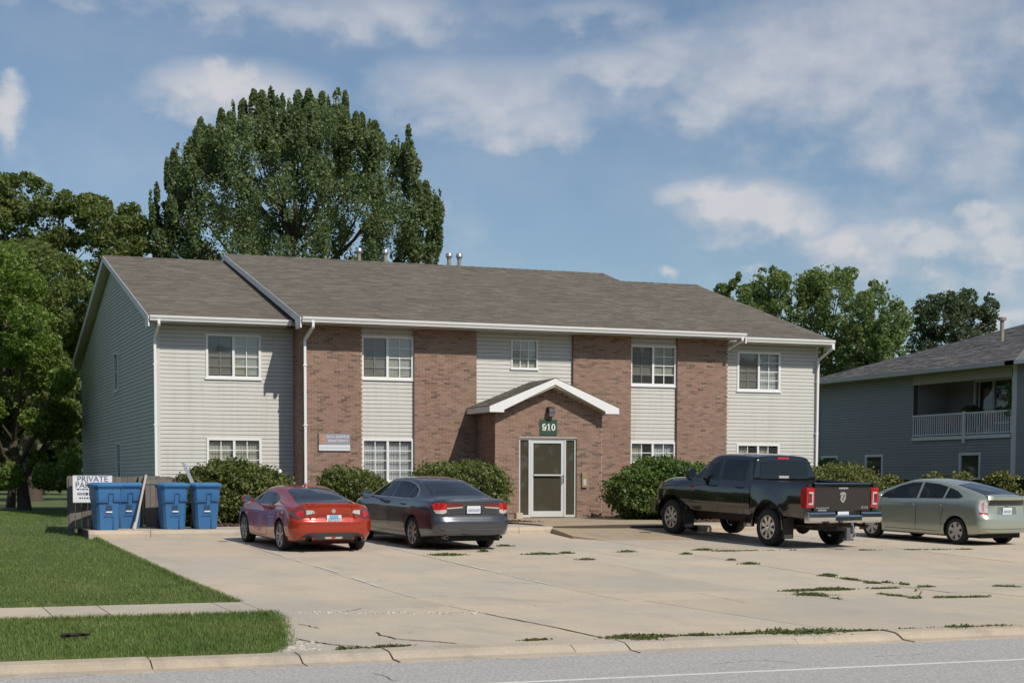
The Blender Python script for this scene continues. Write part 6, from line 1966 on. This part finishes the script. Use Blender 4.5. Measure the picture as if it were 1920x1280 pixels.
car.panel('reflector_bar', M_CLEAR, 'B', [(-.19, .325), (.19, .325), (.17, .285), (-.17, .285)], .012)
car.panel('fog_lamp', M_RED, 'B', [(-.045, .315), (0, .35), (.045, .315), (0, .265)], .02)
xr = car.bvh.ray_cast(Vector((-6, 0, .66)), Vector((1, 0, 0)))[0].x
plate(car, .0, .68, xr - .012)
for sgn in (1, -1):
    car.add('exhaust', MB().lathe([(.048, -.10), (.056, -.10), (.056, .15), (.048, .15)], 20, 'x', (xr + .06, sgn * .52, .27)).lathe([(0, 0), (.05, 0)], 16, 'x', (xr + .06, sgn * .52, .27)), mat('exhaust_black', (.01, .01, .01), .4, .5), smooth=40)
car.add('badge', MB().lathe([(0, 0), (.045, -.0), (.05, .02)], 20, 'x', (car.bvh.ray_cast(Vector((-6, 0, .84)), Vector((1, 0, 0)))[0].x - .012, 0, .835)), M_CHROME, smooth=40)
for y0, y1, z in ((.20, .34, .59), (-.33, -.20, .59)):
    m = MB(); k = y0
    while k < y1: m.box(xr - .012, xr + .002, k, k + .02, z, z + .028); k += .03
    car.add('model_letters', m, M_CHROME)
car.panel('spoiler', P_OR, 'T', [(-.785, -.50), (-.785, .50), (-.70, .56), (-.70, -.56)], .016, thick=.02)
car.add('antenna_fin', MB().prism([(.92, 1.24), (1.10, 1.27), (.95, 1.335)], 1, -.012, .012), P_OR)
RIM_D = mat('rim_dark_silver', (.36, .36, .38), .25, .8)
for (x, y, s_) in ((0, .77, 1), (0, -.77, -1), (2.57, .76, 1), (2.57, -.76, -1)): car.wheel(x, y, .312, .222, .215, 'coupe', s_, RIM_D)
car.add('underside', MB().box(-.5, 3.1, -.6, .6, .16, .30), M_UNDER)

# ---------------------------------------------------------------- dark grey sedan
P_GR = mat('graphite_paint', (.085, .09, .105), .28, .7, coat=1.0)
S = dict(
    z7=[(-1.13, 1.0), (-1.08, 1.065), (-.95, 1.085), (-.62, 1.09), (-.1, 1.265), (.35, 1.405), (.75, 1.46), (1.15, 1.476), (1.6, 1.45), (2.0, 1.335), (2.62, 1.06), (3.0, 1.0), (3.4, .91), (3.66, .79), (3.80, .62)],
    z5=[(-1.13, .96), (-1.08, 1.03), (-.95, 1.045), (-.62, 1.05), (-.1, 1.20), (.35, 1.33), (.75, 1.39), (1.15, 1.41), (1.6, 1.385), (2.0, 1.27), (2.62, 1.02), (3.0, .955), (3.4, .86), (3.66, .74), (3.80, .58)],
    y5=[(-1.13, .62), (-1.05, .72), (-.8, .76), (-.62, .74), (-.1, .64), (.35, .59), (.75, .59), (1.15, .60), (1.6, .61), (2.0, .66), (2.62, .78), (3.1, .76), (3.5, .68), (3.68, .56), (3.80, .42)],
    yb=[(-1.13, .70), (-1.05, .80), (-.8, .87), (-.2, .895), (.5, .885), (1.3, .88), (2.4, .885), (2.9, .885), (3.3, .84), (3.6, .70), (3.72, .56), (3.80, .44)],
    zs=[(-1.13, .90), (-1.0, .99), (-.5, 1.01), (.5, .995), (1.5, .98), (2.5, .96), (3.0, .92), (3.4, .80), (3.80, .56)],
    ym=[(-1.13, .74), (-1.05, .84), (-.85, .90), (0, .922), (.7, .915), (2.0, .912), (2.8, .92), (3.3, .88), (3.6, .74), (3.72, .60), (3.80, .46)],
    zm=[(-1.13, .58), (0, .62), (2.8, .60), (3.80, .48)],
    ys=[(-1.13, .68), (-1.05, .80), (-.85, .86), (0, .88), (1.4, .89), (2.8, .88), (3.4, .80), (3.72, .56), (3.80, .44)],
    zb=[(-1.13, .33), (-.7, .27), (0, .20), (2.8, .19), (3.80, .22)])
me = finish_body(loft_body(S, XS(-1.13, 3.80, 36), [(.2, .08), (.42, .0), (.62, -.005), (.70, .06), (.95, .05), (1.08, .0)], [(.2, -.02), (.5, .0), (.9, .0)]), 'sedan_body', [P_GR, M_UNDER],
                 [(0, .33, .385, .58, 1.2), (0, .33, .385, -1.2, -.58), (2.8, .33, .385, .58, 1.2), (2.8, .33, .385, -1.2, -.58)])
car = Car('sedan', 'dark grey four door sedan parked between the orange coupe and the entrance ramp', 'car', (11.27, 32.94, G(32.94)), R(-6.2), math.atan((G(35.7) - G(32.94)) / 2.8))
car.body(me)
common(car, dict(glass=[('side_window', [(1.28, 1.03), (1.28, 1.36), (1.58, 1.345), (1.95, 1.235), (2.32, 1.06), (2.3, 1.03)]), ('side_window', [(.42, 1.04), (.42, 1.30), (.75, 1.355), (1.20, 1.365), (1.20, 1.03)]), ('quarter_window', [(.02, 1.10), (.18, 1.22), (.36, 1.285), (.36, 1.045), (.10, 1.05)])],
                 trimline=[[(-.04, 1.06), (.14, 1.225), (.40, 1.32), (.78, 1.385), (1.25, 1.392), (1.6, 1.372), (1.98, 1.258), (2.40, 1.03), (2.36, 1.03), (1.95, 1.238), (1.59, 1.355), (1.25, 1.375), (.78, 1.368), (.41, 1.305), (.16, 1.212), (-.01, 1.07), (.1, 1.035), (2.36, 1.022), (2.36, 1.005), (.1, 1.018)]],
                 trim_mat=mat('satin_chrome', (.55, .55, .52), .25, .9),
                 seams=[[(1.235, 1.02), (1.25, 1.02), (1.25, .32), (1.235, .32)], [(2.34, .99), (2.355, .99), (2.34, .32), (2.325, .32)], [(.25, .99), (.265, .99), (.42, .72), (.42, .33), (.405, .33), (.405, .72)], [(.42, .32), (2.3, .32), (2.3, .332), (.42, .332)]],
                 handles=[(1.42, .90, .2), (.50, .91, .2)], handle_mat=P_GR, mirror=(2.08, 1.04, .98, .24, .16), mirror_mat=P_GR))
car.panel('rear_window', M_CGLASS_B, 'T', [(-.60, -.67), (-.60, .67), (-.1, .585), (.38, .50), (.44, .35), (.46, 0), (.44, -.35), (.38, -.50), (-.1, -.585)], .005)
car.panel('windscreen', M_CGLASS, 'T', [(1.70, -.54), (1.70, .54), (2.56, .70), (2.64, 0), (2.56, -.70)], .005)
for sgn in (1, -1):
    f = (lambda p: p) if sgn > 0 else mirror_y
    tl = car.panel('tail_light', M_RED, 'B', f([(.60, .86), (.59, .985), (.80, .99), (.86, .96), (.83, .84), (.78, .80)]), .008, cell=.05)
    car.panel('inner_lens', M_REDD, 'B', f([(.26, .92), (.26, .975), (.585, .985), (.59, .90)]), .008, parent=tl, cell=.05)
    car.panel('chrome_strip', M_CLEAR, 'B', f([(.25, .895), (.25, .918), (.59, .897), (.59, .87)]), .010, parent=tl, cell=.05)
    car.panel('reverse_lens', M_CLEAR, 'B', f([(.60, .80), (.60, .858), (.84, .84), (.80, .775), (.66, .77)]), .009, parent=tl, cell=.05)
car.panel('boot_shade_panel', mat('graphite_paint_shaded', (.06, .062, .07), .4, .6, coat=1.0), 'B', [(-.55, .89), (.55, .89), (.52, .70), (.42, .655), (-.42, .655), (-.52, .70)], .002)  # darker graphite copy, shade on the boot face painted in
car.panel('bumper_line', mat('graphite_paint_highlight', (.12, .125, .14), .25, .7, coat=1.0), 'B', [(-.62, .46), (.62, .46), (.74, .50), (.74, .485), (.62, .44), (-.62, .44), (-.74, .485), (-.74, .50)], .010)  # lighter graphite copy, a painted highlight along the bumper
xr = car.bvh.ray_cast(Vector((-6, 0, .85)), Vector((1, 0, 0)))[0].x
car.add('plate_frame', MB().box(xr - .010, xr + .01, -.18, .18, .76, .94), M_TRIM)
plate(car, 0, .855, xr - .012, blue=False)
car.add('exhaust', MB().lathe([(.03, -.1), (.036, -.1), (.036, .2), (.03, .2)], 16, 'x', (-1.02, -.62, .29)), mat('exhaust_steel', (.3, .28, .26), .4, .8), smooth=40)
car.add('exhaust', MB().lathe([(.03, -.1), (.036, -.1), (.036, .2), (.03, .2)], 16, 'x', (-1.02, .62, .29)), mat('exhaust_steel'), smooth=40)
for (x, y, s_) in ((0, .80, 1), (0, -.80, -1), (2.8, .80, 1), (2.8, -.80, -1)): car.wheel(x, y, .33, .225, .215, 'sedan', s_, mat('rim_silver', (.40, .40, .42), .3, .8))
car.add('underside', MB().box(-.9, 3.5, -.7, .7, .2, .36), M_UNDER)

# ---------------------------------------------------------------- silver green hatchback
P_SG = mat('silver_green_paint', (.40, .44, .37), .30, .5, coat=1.0)
S = dict(
    z7=[(-.84, 1.05), (-.80, 1.115), (-.70, 1.15), (-.3, 1.265), (.2, 1.375), (.7, 1.455), (1.2, 1.49), (1.6, 1.475), (2.0, 1.38), (2.5, 1.20), (2.85, 1.06), (3.1, .97), (3.35, .85), (3.54, .70), (3.61, .54)],
    z5=[(-.84, 1.01), (-.80, 1.075), (-.70, 1.105), (-.3, 1.20), (.2, 1.305), (.7, 1.385), (1.2, 1.42), (1.6, 1.405), (2.0, 1.31), (2.5, 1.14), (2.85, 1.01), (3.1, .92), (3.35, .80), (3.54, .65), (3.61, .50)],
    y5=[(-.84, .58), (-.78, .64), (-.6, .65), (-.1, .63), (.5, .59), (1.2, .59), (1.6, .60), (2.0, .64), (2.5, .72), (2.85, .74), (3.1, .70), (3.35, .60), (3.54, .46), (3.61, .36)],
    yb=[(-.84, .66), (-.78, .75), (-.6, .80), (0, .83), (1.3, .83), (2.5, .83), (2.9, .81), (3.2, .74), (3.45, .60), (3.55, .48), (3.61, .38)],
    zs=[(-.84, .93), (-.6, 1.03), (0, 1.015), (1.0, .99), (2.0, .955), (2.7, .93), (3.1, .84), (3.61, .50)],
    ym=[(-.84, .72), (-.78, .80), (-.6, .84), (0, .862), (1.3, .855), (2.7, .86), (3.1, .80), (3.4, .66), (3.55, .52), (3.61, .40)],
    zm=[(-.84, .58), (0, .60), (2.7, .56), (3.61, .44)],
    ys=[(-.84, .68), (-.78, .77), (-.6, .81), (0, .83), (1.35, .835), (2.7, .83), (3.2, .74), (3.5, .52), (3.61, .38)],
    zb=[(-.84, .30), (-.5, .24), (0, .18), (2.7, .17), (3.61, .20)])
me = finish_body(loft_body(S, XS(-.84, 3.61, 34), [(.18, .10), (.42, .0), (.62, -.01), (.72, .07), (.95, .10), (1.05, .06), (1.12, .0)], [(.2, -.02), (.5, .0), (.9, .0)]), 'hatch_body', [P_SG, M_UNDER],
                 [(0, .31, .36, .56, 1.2), (0, .31, .36, -1.2, -.56), (2.7, .31, .36, .56, 1.2), (2.7, .31, .36, -1.2, -.56)])
car = Car('hatchback', 'silver green hatchback parked at the right edge beyond the black pickup', 'car', (23.92, 31.81, G(31.81)), R(-11.1), math.atan((G(34.45) - G(31.81)) / 2.7))
car.body(me)
common(car, dict(glass=[('side_window', [(1.28, 1.02), (1.28, 1.395), (1.6, 1.375), (1.95, 1.285), (2.32, 1.13), (2.55, 1.0), (2.5, .975)]), ('side_window', [(.46, 1.045), (.46, 1.31), (.75, 1.365), (1.20, 1.395), (1.20, 1.025)]), ('quarter_window', [(-.12, 1.10), (.1, 1.215), (.40, 1.295), (.40, 1.05), (-.02, 1.06)]), ('front_quarter_window', [(2.56, .985), (2.60, 1.0), (2.78, .955), (2.78, .94)])],
                 seams=[[(1.235, 1.02), (1.25, 1.02), (1.25, .30), (1.235, .30)], [(2.42, .97), (2.435, .97), (2.38, .30), (2.365, .30)], [(.28, 1.03), (.295, 1.03), (.43, .72), (.46, .32), (.445, .32), (.415, .72)], [(.45, .28), (2.37, .28), (2.37, .292), (.45, .292)]],
                 handles=[(1.42, .87, .19), (.56, .89, .19)], handle_mat=P_SG, mirror=(2.18, 1.02, .93, .22, .15), mirror_mat=P_SG))
car.panel('rear_window', M_CGLASS_B, 'T', [(-.60, -.56), (-.60, .56), (-.1, .53), (.28, .49), (.34, 0), (.28, -.49), (-.1, -.53)], .005)
car.panel('windscreen', M_CGLASS, 'T', [(1.78, -.55), (1.78, .55), (2.76, .68), (2.84, 0), (2.76, -.68)], .005)
car.panel('lower_rear_window', M_CGLASS_B, 'B', [(-.58, .925), (.58, .925), (.55, 1.06), (-.55, 1.06)], .005)
car.panel('spoiler', P_SG, 'B', [(-.62, 1.065), (.62, 1.065), (.60, 1.105), (-.60, 1.105)], .05, thick=.10)
for sgn in (1, -1):
    f = (lambda p: p) if sgn > 0 else mirror_y
    tl = car.panel('tail_light', M_CLEAR, 'B', f([(.61, .74), (.60, 1.0), (.66, 1.06), (.76, 1.02), (.80, .86), (.79, .76)]), .010, cell=.05)
    car.panel('red_lens', M_RED, 'B', f([(.60, .715), (.61, .75), (.79, .77), (.79, .73)]), .011, parent=tl, cell=.05)
    car.panel('lamp_bar', mat('lamp_rose', (.5, .2, .2), .2, coat=1.0), 'B', f([(.69, .78), (.69, 1.0), (.73, .98), (.74, .80)]), .014, parent=tl, cell=.05)
xr = car.bvh.ray_cast(Vector((-6, 0, .80)), Vector((1, 0, 0)))[0].x
car.panel('plate_recess_shade', mat('silver_green_paint_shaded', (.22, .25, .2), .4, .5, coat=1.0), 'B', [(-.30, .90), (.30, .90), (.32, .72), (-.32, .72)], .002)  # darker paint copy, shade of the plate hollow put into colour
plate(car, 0, .80, xr - .014, blue=False)
car.add('badge', MB().lathe([(0, 0), (.045, 0), (.05, .02)], 20, 'x', (car.bvh.ray_cast(Vector((-6, 0, .915)), Vector((1, 0, 0)))[0].x - .014, 0, .905)), M_CHROME, smooth=40)
car.panel('bumper_line', mat('silver_green_paint_shaded'), 'B', [(-.74, .40), (.74, .40), (.74, .385), (-.74, .385)], .006)  # bumper crease shade drawn as a line of the darker copy
for (x, y, s_) in ((0, .745, 1), (0, -.745, -1), (2.7, .745, 1), (2.7, -.745, -1)): car.wheel(x, y, .31, .205, .19, 'hatch', s_, mat('rim_bright', (.62, .62, .62), .35, .6))
car.add('underside', MB().box(-.6, 3.3, -.65, .65, .17, .32), M_UNDER)
car.add('fuel_door', MB().box(-.20, -.02, .838, .848, .80, .95), P_SG) if False else None

# ---------------------------------------------------------------- black pickup
P_BK = mat('black_paint', (.004, .004, .0045), .16, 0, coat=1.0)
S = dict(
    z7=[(.72, 1.96), (.76, 1.985), (1.0, 2.005), (1.6, 2.02), (2.2, 2.005), (2.42, 1.95), (2.75, 1.70), (3.08, 1.47), (3.3, 1.43), (4.1, 1.39), (4.5, 1.31), (4.68, 1.20), (4.75, 1.05)],
    z5=[(.72, 1.88), (.76, 1.91), (1.0, 1.93), (1.6, 1.945), (2.2, 1.93), (2.42, 1.88), (2.75, 1.65), (3.08, 1.43), (3.3, 1.39), (4.1, 1.33), (4.5, 1.25), (4.68, 1.14), (4.75, 1.0)],
    y5=[(.72, .74), (.80, .76), (2.2, .765), (2.5, .78), (3.08, .86), (3.4, .84), (4.2, .80), (4.6, .72), (4.75, .62)],
    yb=[(.72, .945), (2.8, .95), (3.2, .95), (4.2, .94), (4.55, .88), (4.68, .80), (4.75, .72)],
    zs=[(.72, 1.36), (2.8, 1.33), (3.3, 1.31), (4.2, 1.24), (4.6, 1.12), (4.75, .98)],
    ym=[(.72, .985), (2.8, .985), (3.3, 1.0), (3.79, 1.02), (4.3, 1.0), (4.55, .93), (4.68, .84), (4.75, .76)],
    zm=[(.72, 1.0), (3.79, 1.02), (4.75, .9)],
    ys=[(.72, .93), (2.9, .93), (3.79, .95), (4.5, .88), (4.75, .74)],
    zb=[(.72, .62), (3.0, .60), (3.79, .64), (4.4, .52), (4.75, .55)])
XT = sorted({.72, .74, .78, .84} | {.9 + .12 * i for i in range(31)} | {4.55, 4.62, 4.68, 4.72, 4.75})
me = finish_body(loft_body(S, XT, [(.6, .0), (1.36, .0), (1.95, .09)], [(.5, -.02), (.9, .0), (1.3, .0)], bow_r=.0, bow_f=.12, wr=.5), 'cab_body', [P_BK, M_UNDER],
                 [(3.79, .45, .53, .60, 1.3), (3.79, .45, .53, -1.3, -.60)])
TX, TY = 19.36, 32.15
car = Car('pickup_truck', 'black crew cab pickup truck with chrome rear bumper parked beside the ramp', 'pickup truck', (TX, TY, G(TY) - .0), R(-7.8), math.atan((G(TY + 3.76) + .03 - G(TY)) / 3.79))
car.body(me, 'cab')
common(car, dict(glass=[('side_window', [(2.02, 1.40), (2.02, 1.87), (2.36, 1.845), (2.62, 1.68), (2.92, 1.45), (2.85, 1.39)]), ('side_window', [(1.02, 1.41), (1.0, 1.80), (1.08, 1.87), (1.90, 1.875), (1.90, 1.40)])],
                 seams=[[(1.95, 1.93), (1.965, 1.93), (1.965, .66), (1.95, .66)], [(3.0, 1.38), (3.015, 1.38), (3.0, .66), (2.985, .66)], [(.95, 1.9), (.965, 1.9), (.965, 1.1), (1.0, .66), (.985, .66), (.95, 1.1)]],
                 handles=[(2.12, 1.25, .22), (1.12, 1.25, .22)], handle_mat=P_BK, mirror=(2.72, 1.50, 1.10, .24, .30), mirror_mat=M_BLACK))
car.panel('rear_window', M_CGLASS, 'B', [(-.70, 1.46), (.70, 1.46), (.66, 1.83), (.60, 1.87), (-.60, 1.87), (-.66, 1.83)], .006)
car.panel('windscreen', M_CGLASS, 'T', [(2.46, -.70), (2.46, .70), (3.02, .80), (3.10, 0), (3.02, -.80)], .005)
car.panel('third_brake_light', M_RED, 'B', [(-.17, 1.905), (.17, 1.905), (.16, 1.955), (-.16, 1.955)], .012)
car.panel('rear_sticker', mat('sticker_pale', (.45, .42, .45), .6), 'B', [(-.12, 1.475), (.16, 1.475), (.16, 1.53), (-.12, 1.53)], .012)
for s_ in (1, -1):
    ly = lambda x, z: car.bvh.ray_cast(Vector((x, s_ * 6, z)), Vector((0, -s_, 0)))[0].y
    y = ly(3.1, 1.12)
    car.add('fender_badge', MB().box(2.93, 3.02, min(y, y + s_ * .01), max(y, y + s_ * .01), 1.17, 1.22), M_RED)
    y = ly(3.05, .86)
    mb = MB(); k = 2.86
    while k < 3.16: mb.box(k, k + .03, min(y, y + s_ * .01), max(y, y + s_ * .01), .84, .875); k += .045
    car.add('door_letters', mb, M_CHROME)
    # wheel arch lip
    n = 22
    for (ax_, rr, yy) in ((3.79, .53, 1.005), (0.0, .53, 1.015)):
        vs = []; arch = MB()
        for i in range(n + 1):
            a = math.pi * (-.03 + 1.06 * i / n)
            for r_ in (rr - .01, rr + .035):
                for q in (yy - .05, yy + .012): vs.append((ax_ + r_ * math.cos(a), s_ * q, .45 + r_ * math.sin(a)))
        fs = []
        for i in range(n):
            b = i * 4; c = b + 4
            f_ = [(b + 1, c + 1, c + 3, b + 3), (b, c, c + 1, b + 1), (b + 2, b + 3, c + 3, c + 2)]
            fs += f_ if s_ > 0 else [tuple(reversed(t)) for t in f_]
        arch.add(vs, fs)
        car.add('wheel_arch_trim', arch, P_BK, smooth=40)
# the bed
def bedside(s_):
    mb = MB(); sec = [(.92, .66), (.96, .70), (.985, .85), (.99, 1.05), (.985, 1.25), (.965, 1.38), (.95, 1.43), (.925, 1.452), (.88, 1.452), (.86, 1.43), (.86, .70), (.88, .66)]
    xs = [-1.30, -1.28, -1.2] + [-1.1 + .1 * i for i in range(18)] + [.68]
    rings = []
    for x in xs:
        r = []
        for (y, z) in sec:
            yy = y
            if y > .93 and z < 1.3:
                d = math.hypot(x, z - .45); yy += .035 * max(0, min(1, (.80 - d) / .2))
            if x < -1.25: yy -= (.02 if x < -1.29 else .008) * (y > .9)
            r.append((x, s_ * yy, z))
        rings.append(r)
    k = len(sec)
    mb.add([p for r in rings for p in r], [((i * k + j), (i * k + (j + 1) % k), ((i + 1) * k + (j + 1) % k), ((i + 1) * k + j)) for i in range(len(rings) - 1) for j in range(k)] + [list(range(k)), [len(rings) * k - 1 - i for i in range(k)]])
    return finish_body(mb, 'bed_side', [P_BK, M_UNDER], [(0, .45, .53, .5 * s_ if s_ > 0 else -1.3, 1.3 if s_ > 0 else -.5)])
keep = car.bvh
for s_ in (1, -1): put('bed_side', bedside(s_), car.root, WM[car.root])
bd = MB().box(-1.27, .68, -.86, .86, .78, .84).box(.63, .68, -.86, .86, .84, 1.43)
for s_ in (1, -1): bd.box(-.45, .45, s_ * .86 - (.25 if s_ > 0 else 0), s_ * .86 + (0 if s_ > 0 else .25), .84, 1.08)
car.add('bed_floor', bd, M_TRIM)
tg = MB().prism([(-1.315, .70), (-1.315, 1.30), (-1.325, 1.40), (-1.315, 1.445), (-1.28, 1.458), (-1.24, 1.45), (-1.235, .70)], 1, -.785, .785)
tgo = car.add('tailgate', tg, P_BK, smooth=40)
car.add('tailgate_handle', MB().box(-1.335, -1.314, -.13, .13, 1.325, 1.36), M_CHROME, parent=tgo)
# ram's head shield, cut in chrome over black
em = MB().prism([(-.085, .06), (-.06, .10), (0, .11), (.06, .10), (.085, .06), (.08, -.03), (.045, -.10), (0, -.13), (-.045, -.10), (-.08, -.03)], 0, -1.328, -1.314)
emo = car.add('emblem', MB().add([(p[0], p[1], p[2] + 1.155) for p in em.v], em.f), M_CHROME, parent=tgo)
em = MB()
for s_ in (1, -1):
    for k in range(9):
        a = -1.1 + k * .36
        em.box(-1.333, -1.327, s_ * .047 + .028 * math.cos(a) - .007, s_ * .047 + .028 * math.cos(a) + .007, 1.16 + .032 * math.sin(a) - .007, 1.16 + .032 * math.sin(a) + .007)
em.prism([(-.012, 1.13), (.012, 1.13), (.008, 1.07), (-.008, 1.07)], 0, -1.333, -1.327)
car.add('emblem_detail', em, M_BLACK, parent=tgo)
t4 = text('lettering', '4X4', .095, tgo, WM[car.root] @ Matrix.Translation((-1.317, -.62, .92)) @ Matrix.Rotation(-math.pi / 2, 4, 'Z') @ FACE, M_CHROME, sx=1.25, ext=.004)
mb = MB(); k = .38
while k < .74: mb.box(-1.325, -1.314, k, k + .03, .905, .93); k += .045
mb.box(-1.325, -1.314, .44, .68, .85, .885)
car.add('model_letters', mb, mat('badge_silver', (.5, .5, .52), .3, .6), parent=tgo)
M_TR = mat('truck_lamp_red', (.42, .012, .018), .12, coat=1.0)
for s_ in (1, -1):
    tl = MB().prism([(-1.325, .92), (-1.335, 1.1), (-1.325, 1.33), (-1.28, 1.36), (-1.14, 1.33), (-1.10, 1.12), (-1.15, .93), (-1.28, .90)], 1, min(s_ * .79, s_ * 1.0), max(s_ * .79, s_ * 1.0))
    tlo = car.add('tail_light', tl, M_TR, smooth=30)
    a, b = sorted((s_ * .83, s_ * .95))
    car.add('lamp_ring', MB().box(-1.342, -1.322, a, b, 1.225, 1.265).box(-1.342, -1.322, a, b, .985, 1.025).box(-1.342, -1.322, *sorted((s_ * .83, s_ * .86)), 1.025, 1.225), M_CLEAR, parent=tlo)
    car.add('lamp_core', MB().box(-1.340, -1.322, *sorted((s_ * .865, s_ * .95)), 1.03, 1.22), M_REDD, parent=tlo)
# chrome bumper with a notch and plate
bp = MB()
secb = [(-1.30, .60), (-1.42, .60), (-1.46, .64), (-1.47, .72), (-1.46, .80), (-1.43, .835), (-1.28, .84)]
def bump(y0, y1, dz=0):
    bp.prism([(x, z + (dz if z > .7 else 0)) for x, z in secb], 1, y0, y1)
bump(-1.0, -.44); bump(.30, 1.0); bump(-.44, .30, -.07)
bp.prism([(-1.30, .60), (-1.42, .60), (-1.44, .72), (-1.40, .835), (-1.28, .84)], 1, .995, 1.012).prism([(-1.30, .60), (-1.42, .60), (-1.44, .72), (-1.40, .835), (-1.28, .84)], 1, -1.012, -.995)
bme = bp.mesh('rear_bumper', M_CHROME)
bm = bmesh.new(); bm.from_mesh(bme); bmesh.ops.recalc_face_normals(bm, faces=bm.faces); bm.to_mesh(bme); bm.free()
rbp = put('rear_bumper', bme, car.root, WM[car.root])
car.add('step_pad', MB().box(-1.44, -1.29, -.98, -.46, .842, .850).box(-1.44, -1.29, .32, .98, .842, .850).box(-1.42, -1.29, -.44, .30, .765, .777).box(-1.30, -1.285, -.44, .30, .70, .85), M_TRIM, parent=rbp)
plate(car, .06, .765, -1.425, blue=False)
car.add('socket_plate', MB().box(-1.33, -1.31, -.36, -.14, .71, .83), M_BLACK)
# running gear
fr_ = MB()
for s_ in (1, -1): fr_.box(-1.25, 4.4, s_ * .42 - .04, s_ * .42 + .04, .50, .66)
fr_.tube((0, -.75, .42), (0, .75, .42), .055).ico((0, 0, .42), .17, 2).tube((3.79, -.75, .42), (3.79, .75, .42), .05).box(.75, 4.3, -.5, .5, .45, .62).box(-1.25, -1.15, -.5, .5, .50, .62)
fr_.tube((-1.0, .55, .50), (1.5, .55, .45), .035).tube((-1.30, -.72, .50), (-1.0, -.72, .52), .04)
car.add('chassis', fr_, mat('rusty_steel', (.05, .035, .028), .8, var=.3))
car.add('spare_wheel', MB().lathe([(0, .42), (.40, .42), (.42, .46), (.42, .58), (.40, .62), (0, .62)], 30, 'z', (-.72, 0, -.02)), mat('tyre_rubber'), smooth=40)
hitch = car.add('tow_hitch', MB().box(-1.52, -1.2, -.04, .04, .42, .50).box(-1.56, -1.50, -.05, .05, .22, .50).box(-1.62, -1.50, -.10, .10, .22, .27), mat('hitch_grey', (.16, .16, .17), .5, .5))
car.add('hitch_pin', MB().tube((-1.47, -.16, .60), (-1.54, -.20, .30), .022), M_CHROME, parent=hitch)
for s_ in (1, -1):
    for x in (-.56, 3.22):
        mf = car.add('mud_flap', MB().box(x - .012, x + .012, min(s_ * .72, s_ * 1.0), max(s_ * .72, s_ * 1.0), .20, .66), M_BLACK)
        car.add('flap_plate', MB().box(x - .017, x - .012, min(s_ * .75, s_ * .97), max(s_ * .75, s_ * .97), .21, .29), mat('flap_steel', (.25, .25, .25), .5, .4), parent=mf)
car.add('front_bumper', MB().prism([(4.5, -.98), (4.72, -.97), (4.90, -.80), (4.96, 0), (4.90, .80), (4.72, .97), (4.5, .98)], 2, .52, .80), M_CHROME)
car.add('grille', MB().box(4.70, 4.78, -.6, .6, .84, 1.18), M_BLACK)
for s_ in (1, -1): car.panel('head_light', M_CLEAR, 'F', [(s_ * .56, .98), (s_ * .80, .98), (s_ * .78, 1.16), (s_ * .56, 1.16)], .01)
RIM_T = mat('rim_polished', (.70, .68, .64), .22, .85)
for (x, y, s_) in ((0, .87, 1), (0, -.87, -1), (3.79, .87, 1), (3.79, -.87, -1)): car.wheel(x, y, .42, .255, .28, 'truck', s_, RIM_T)
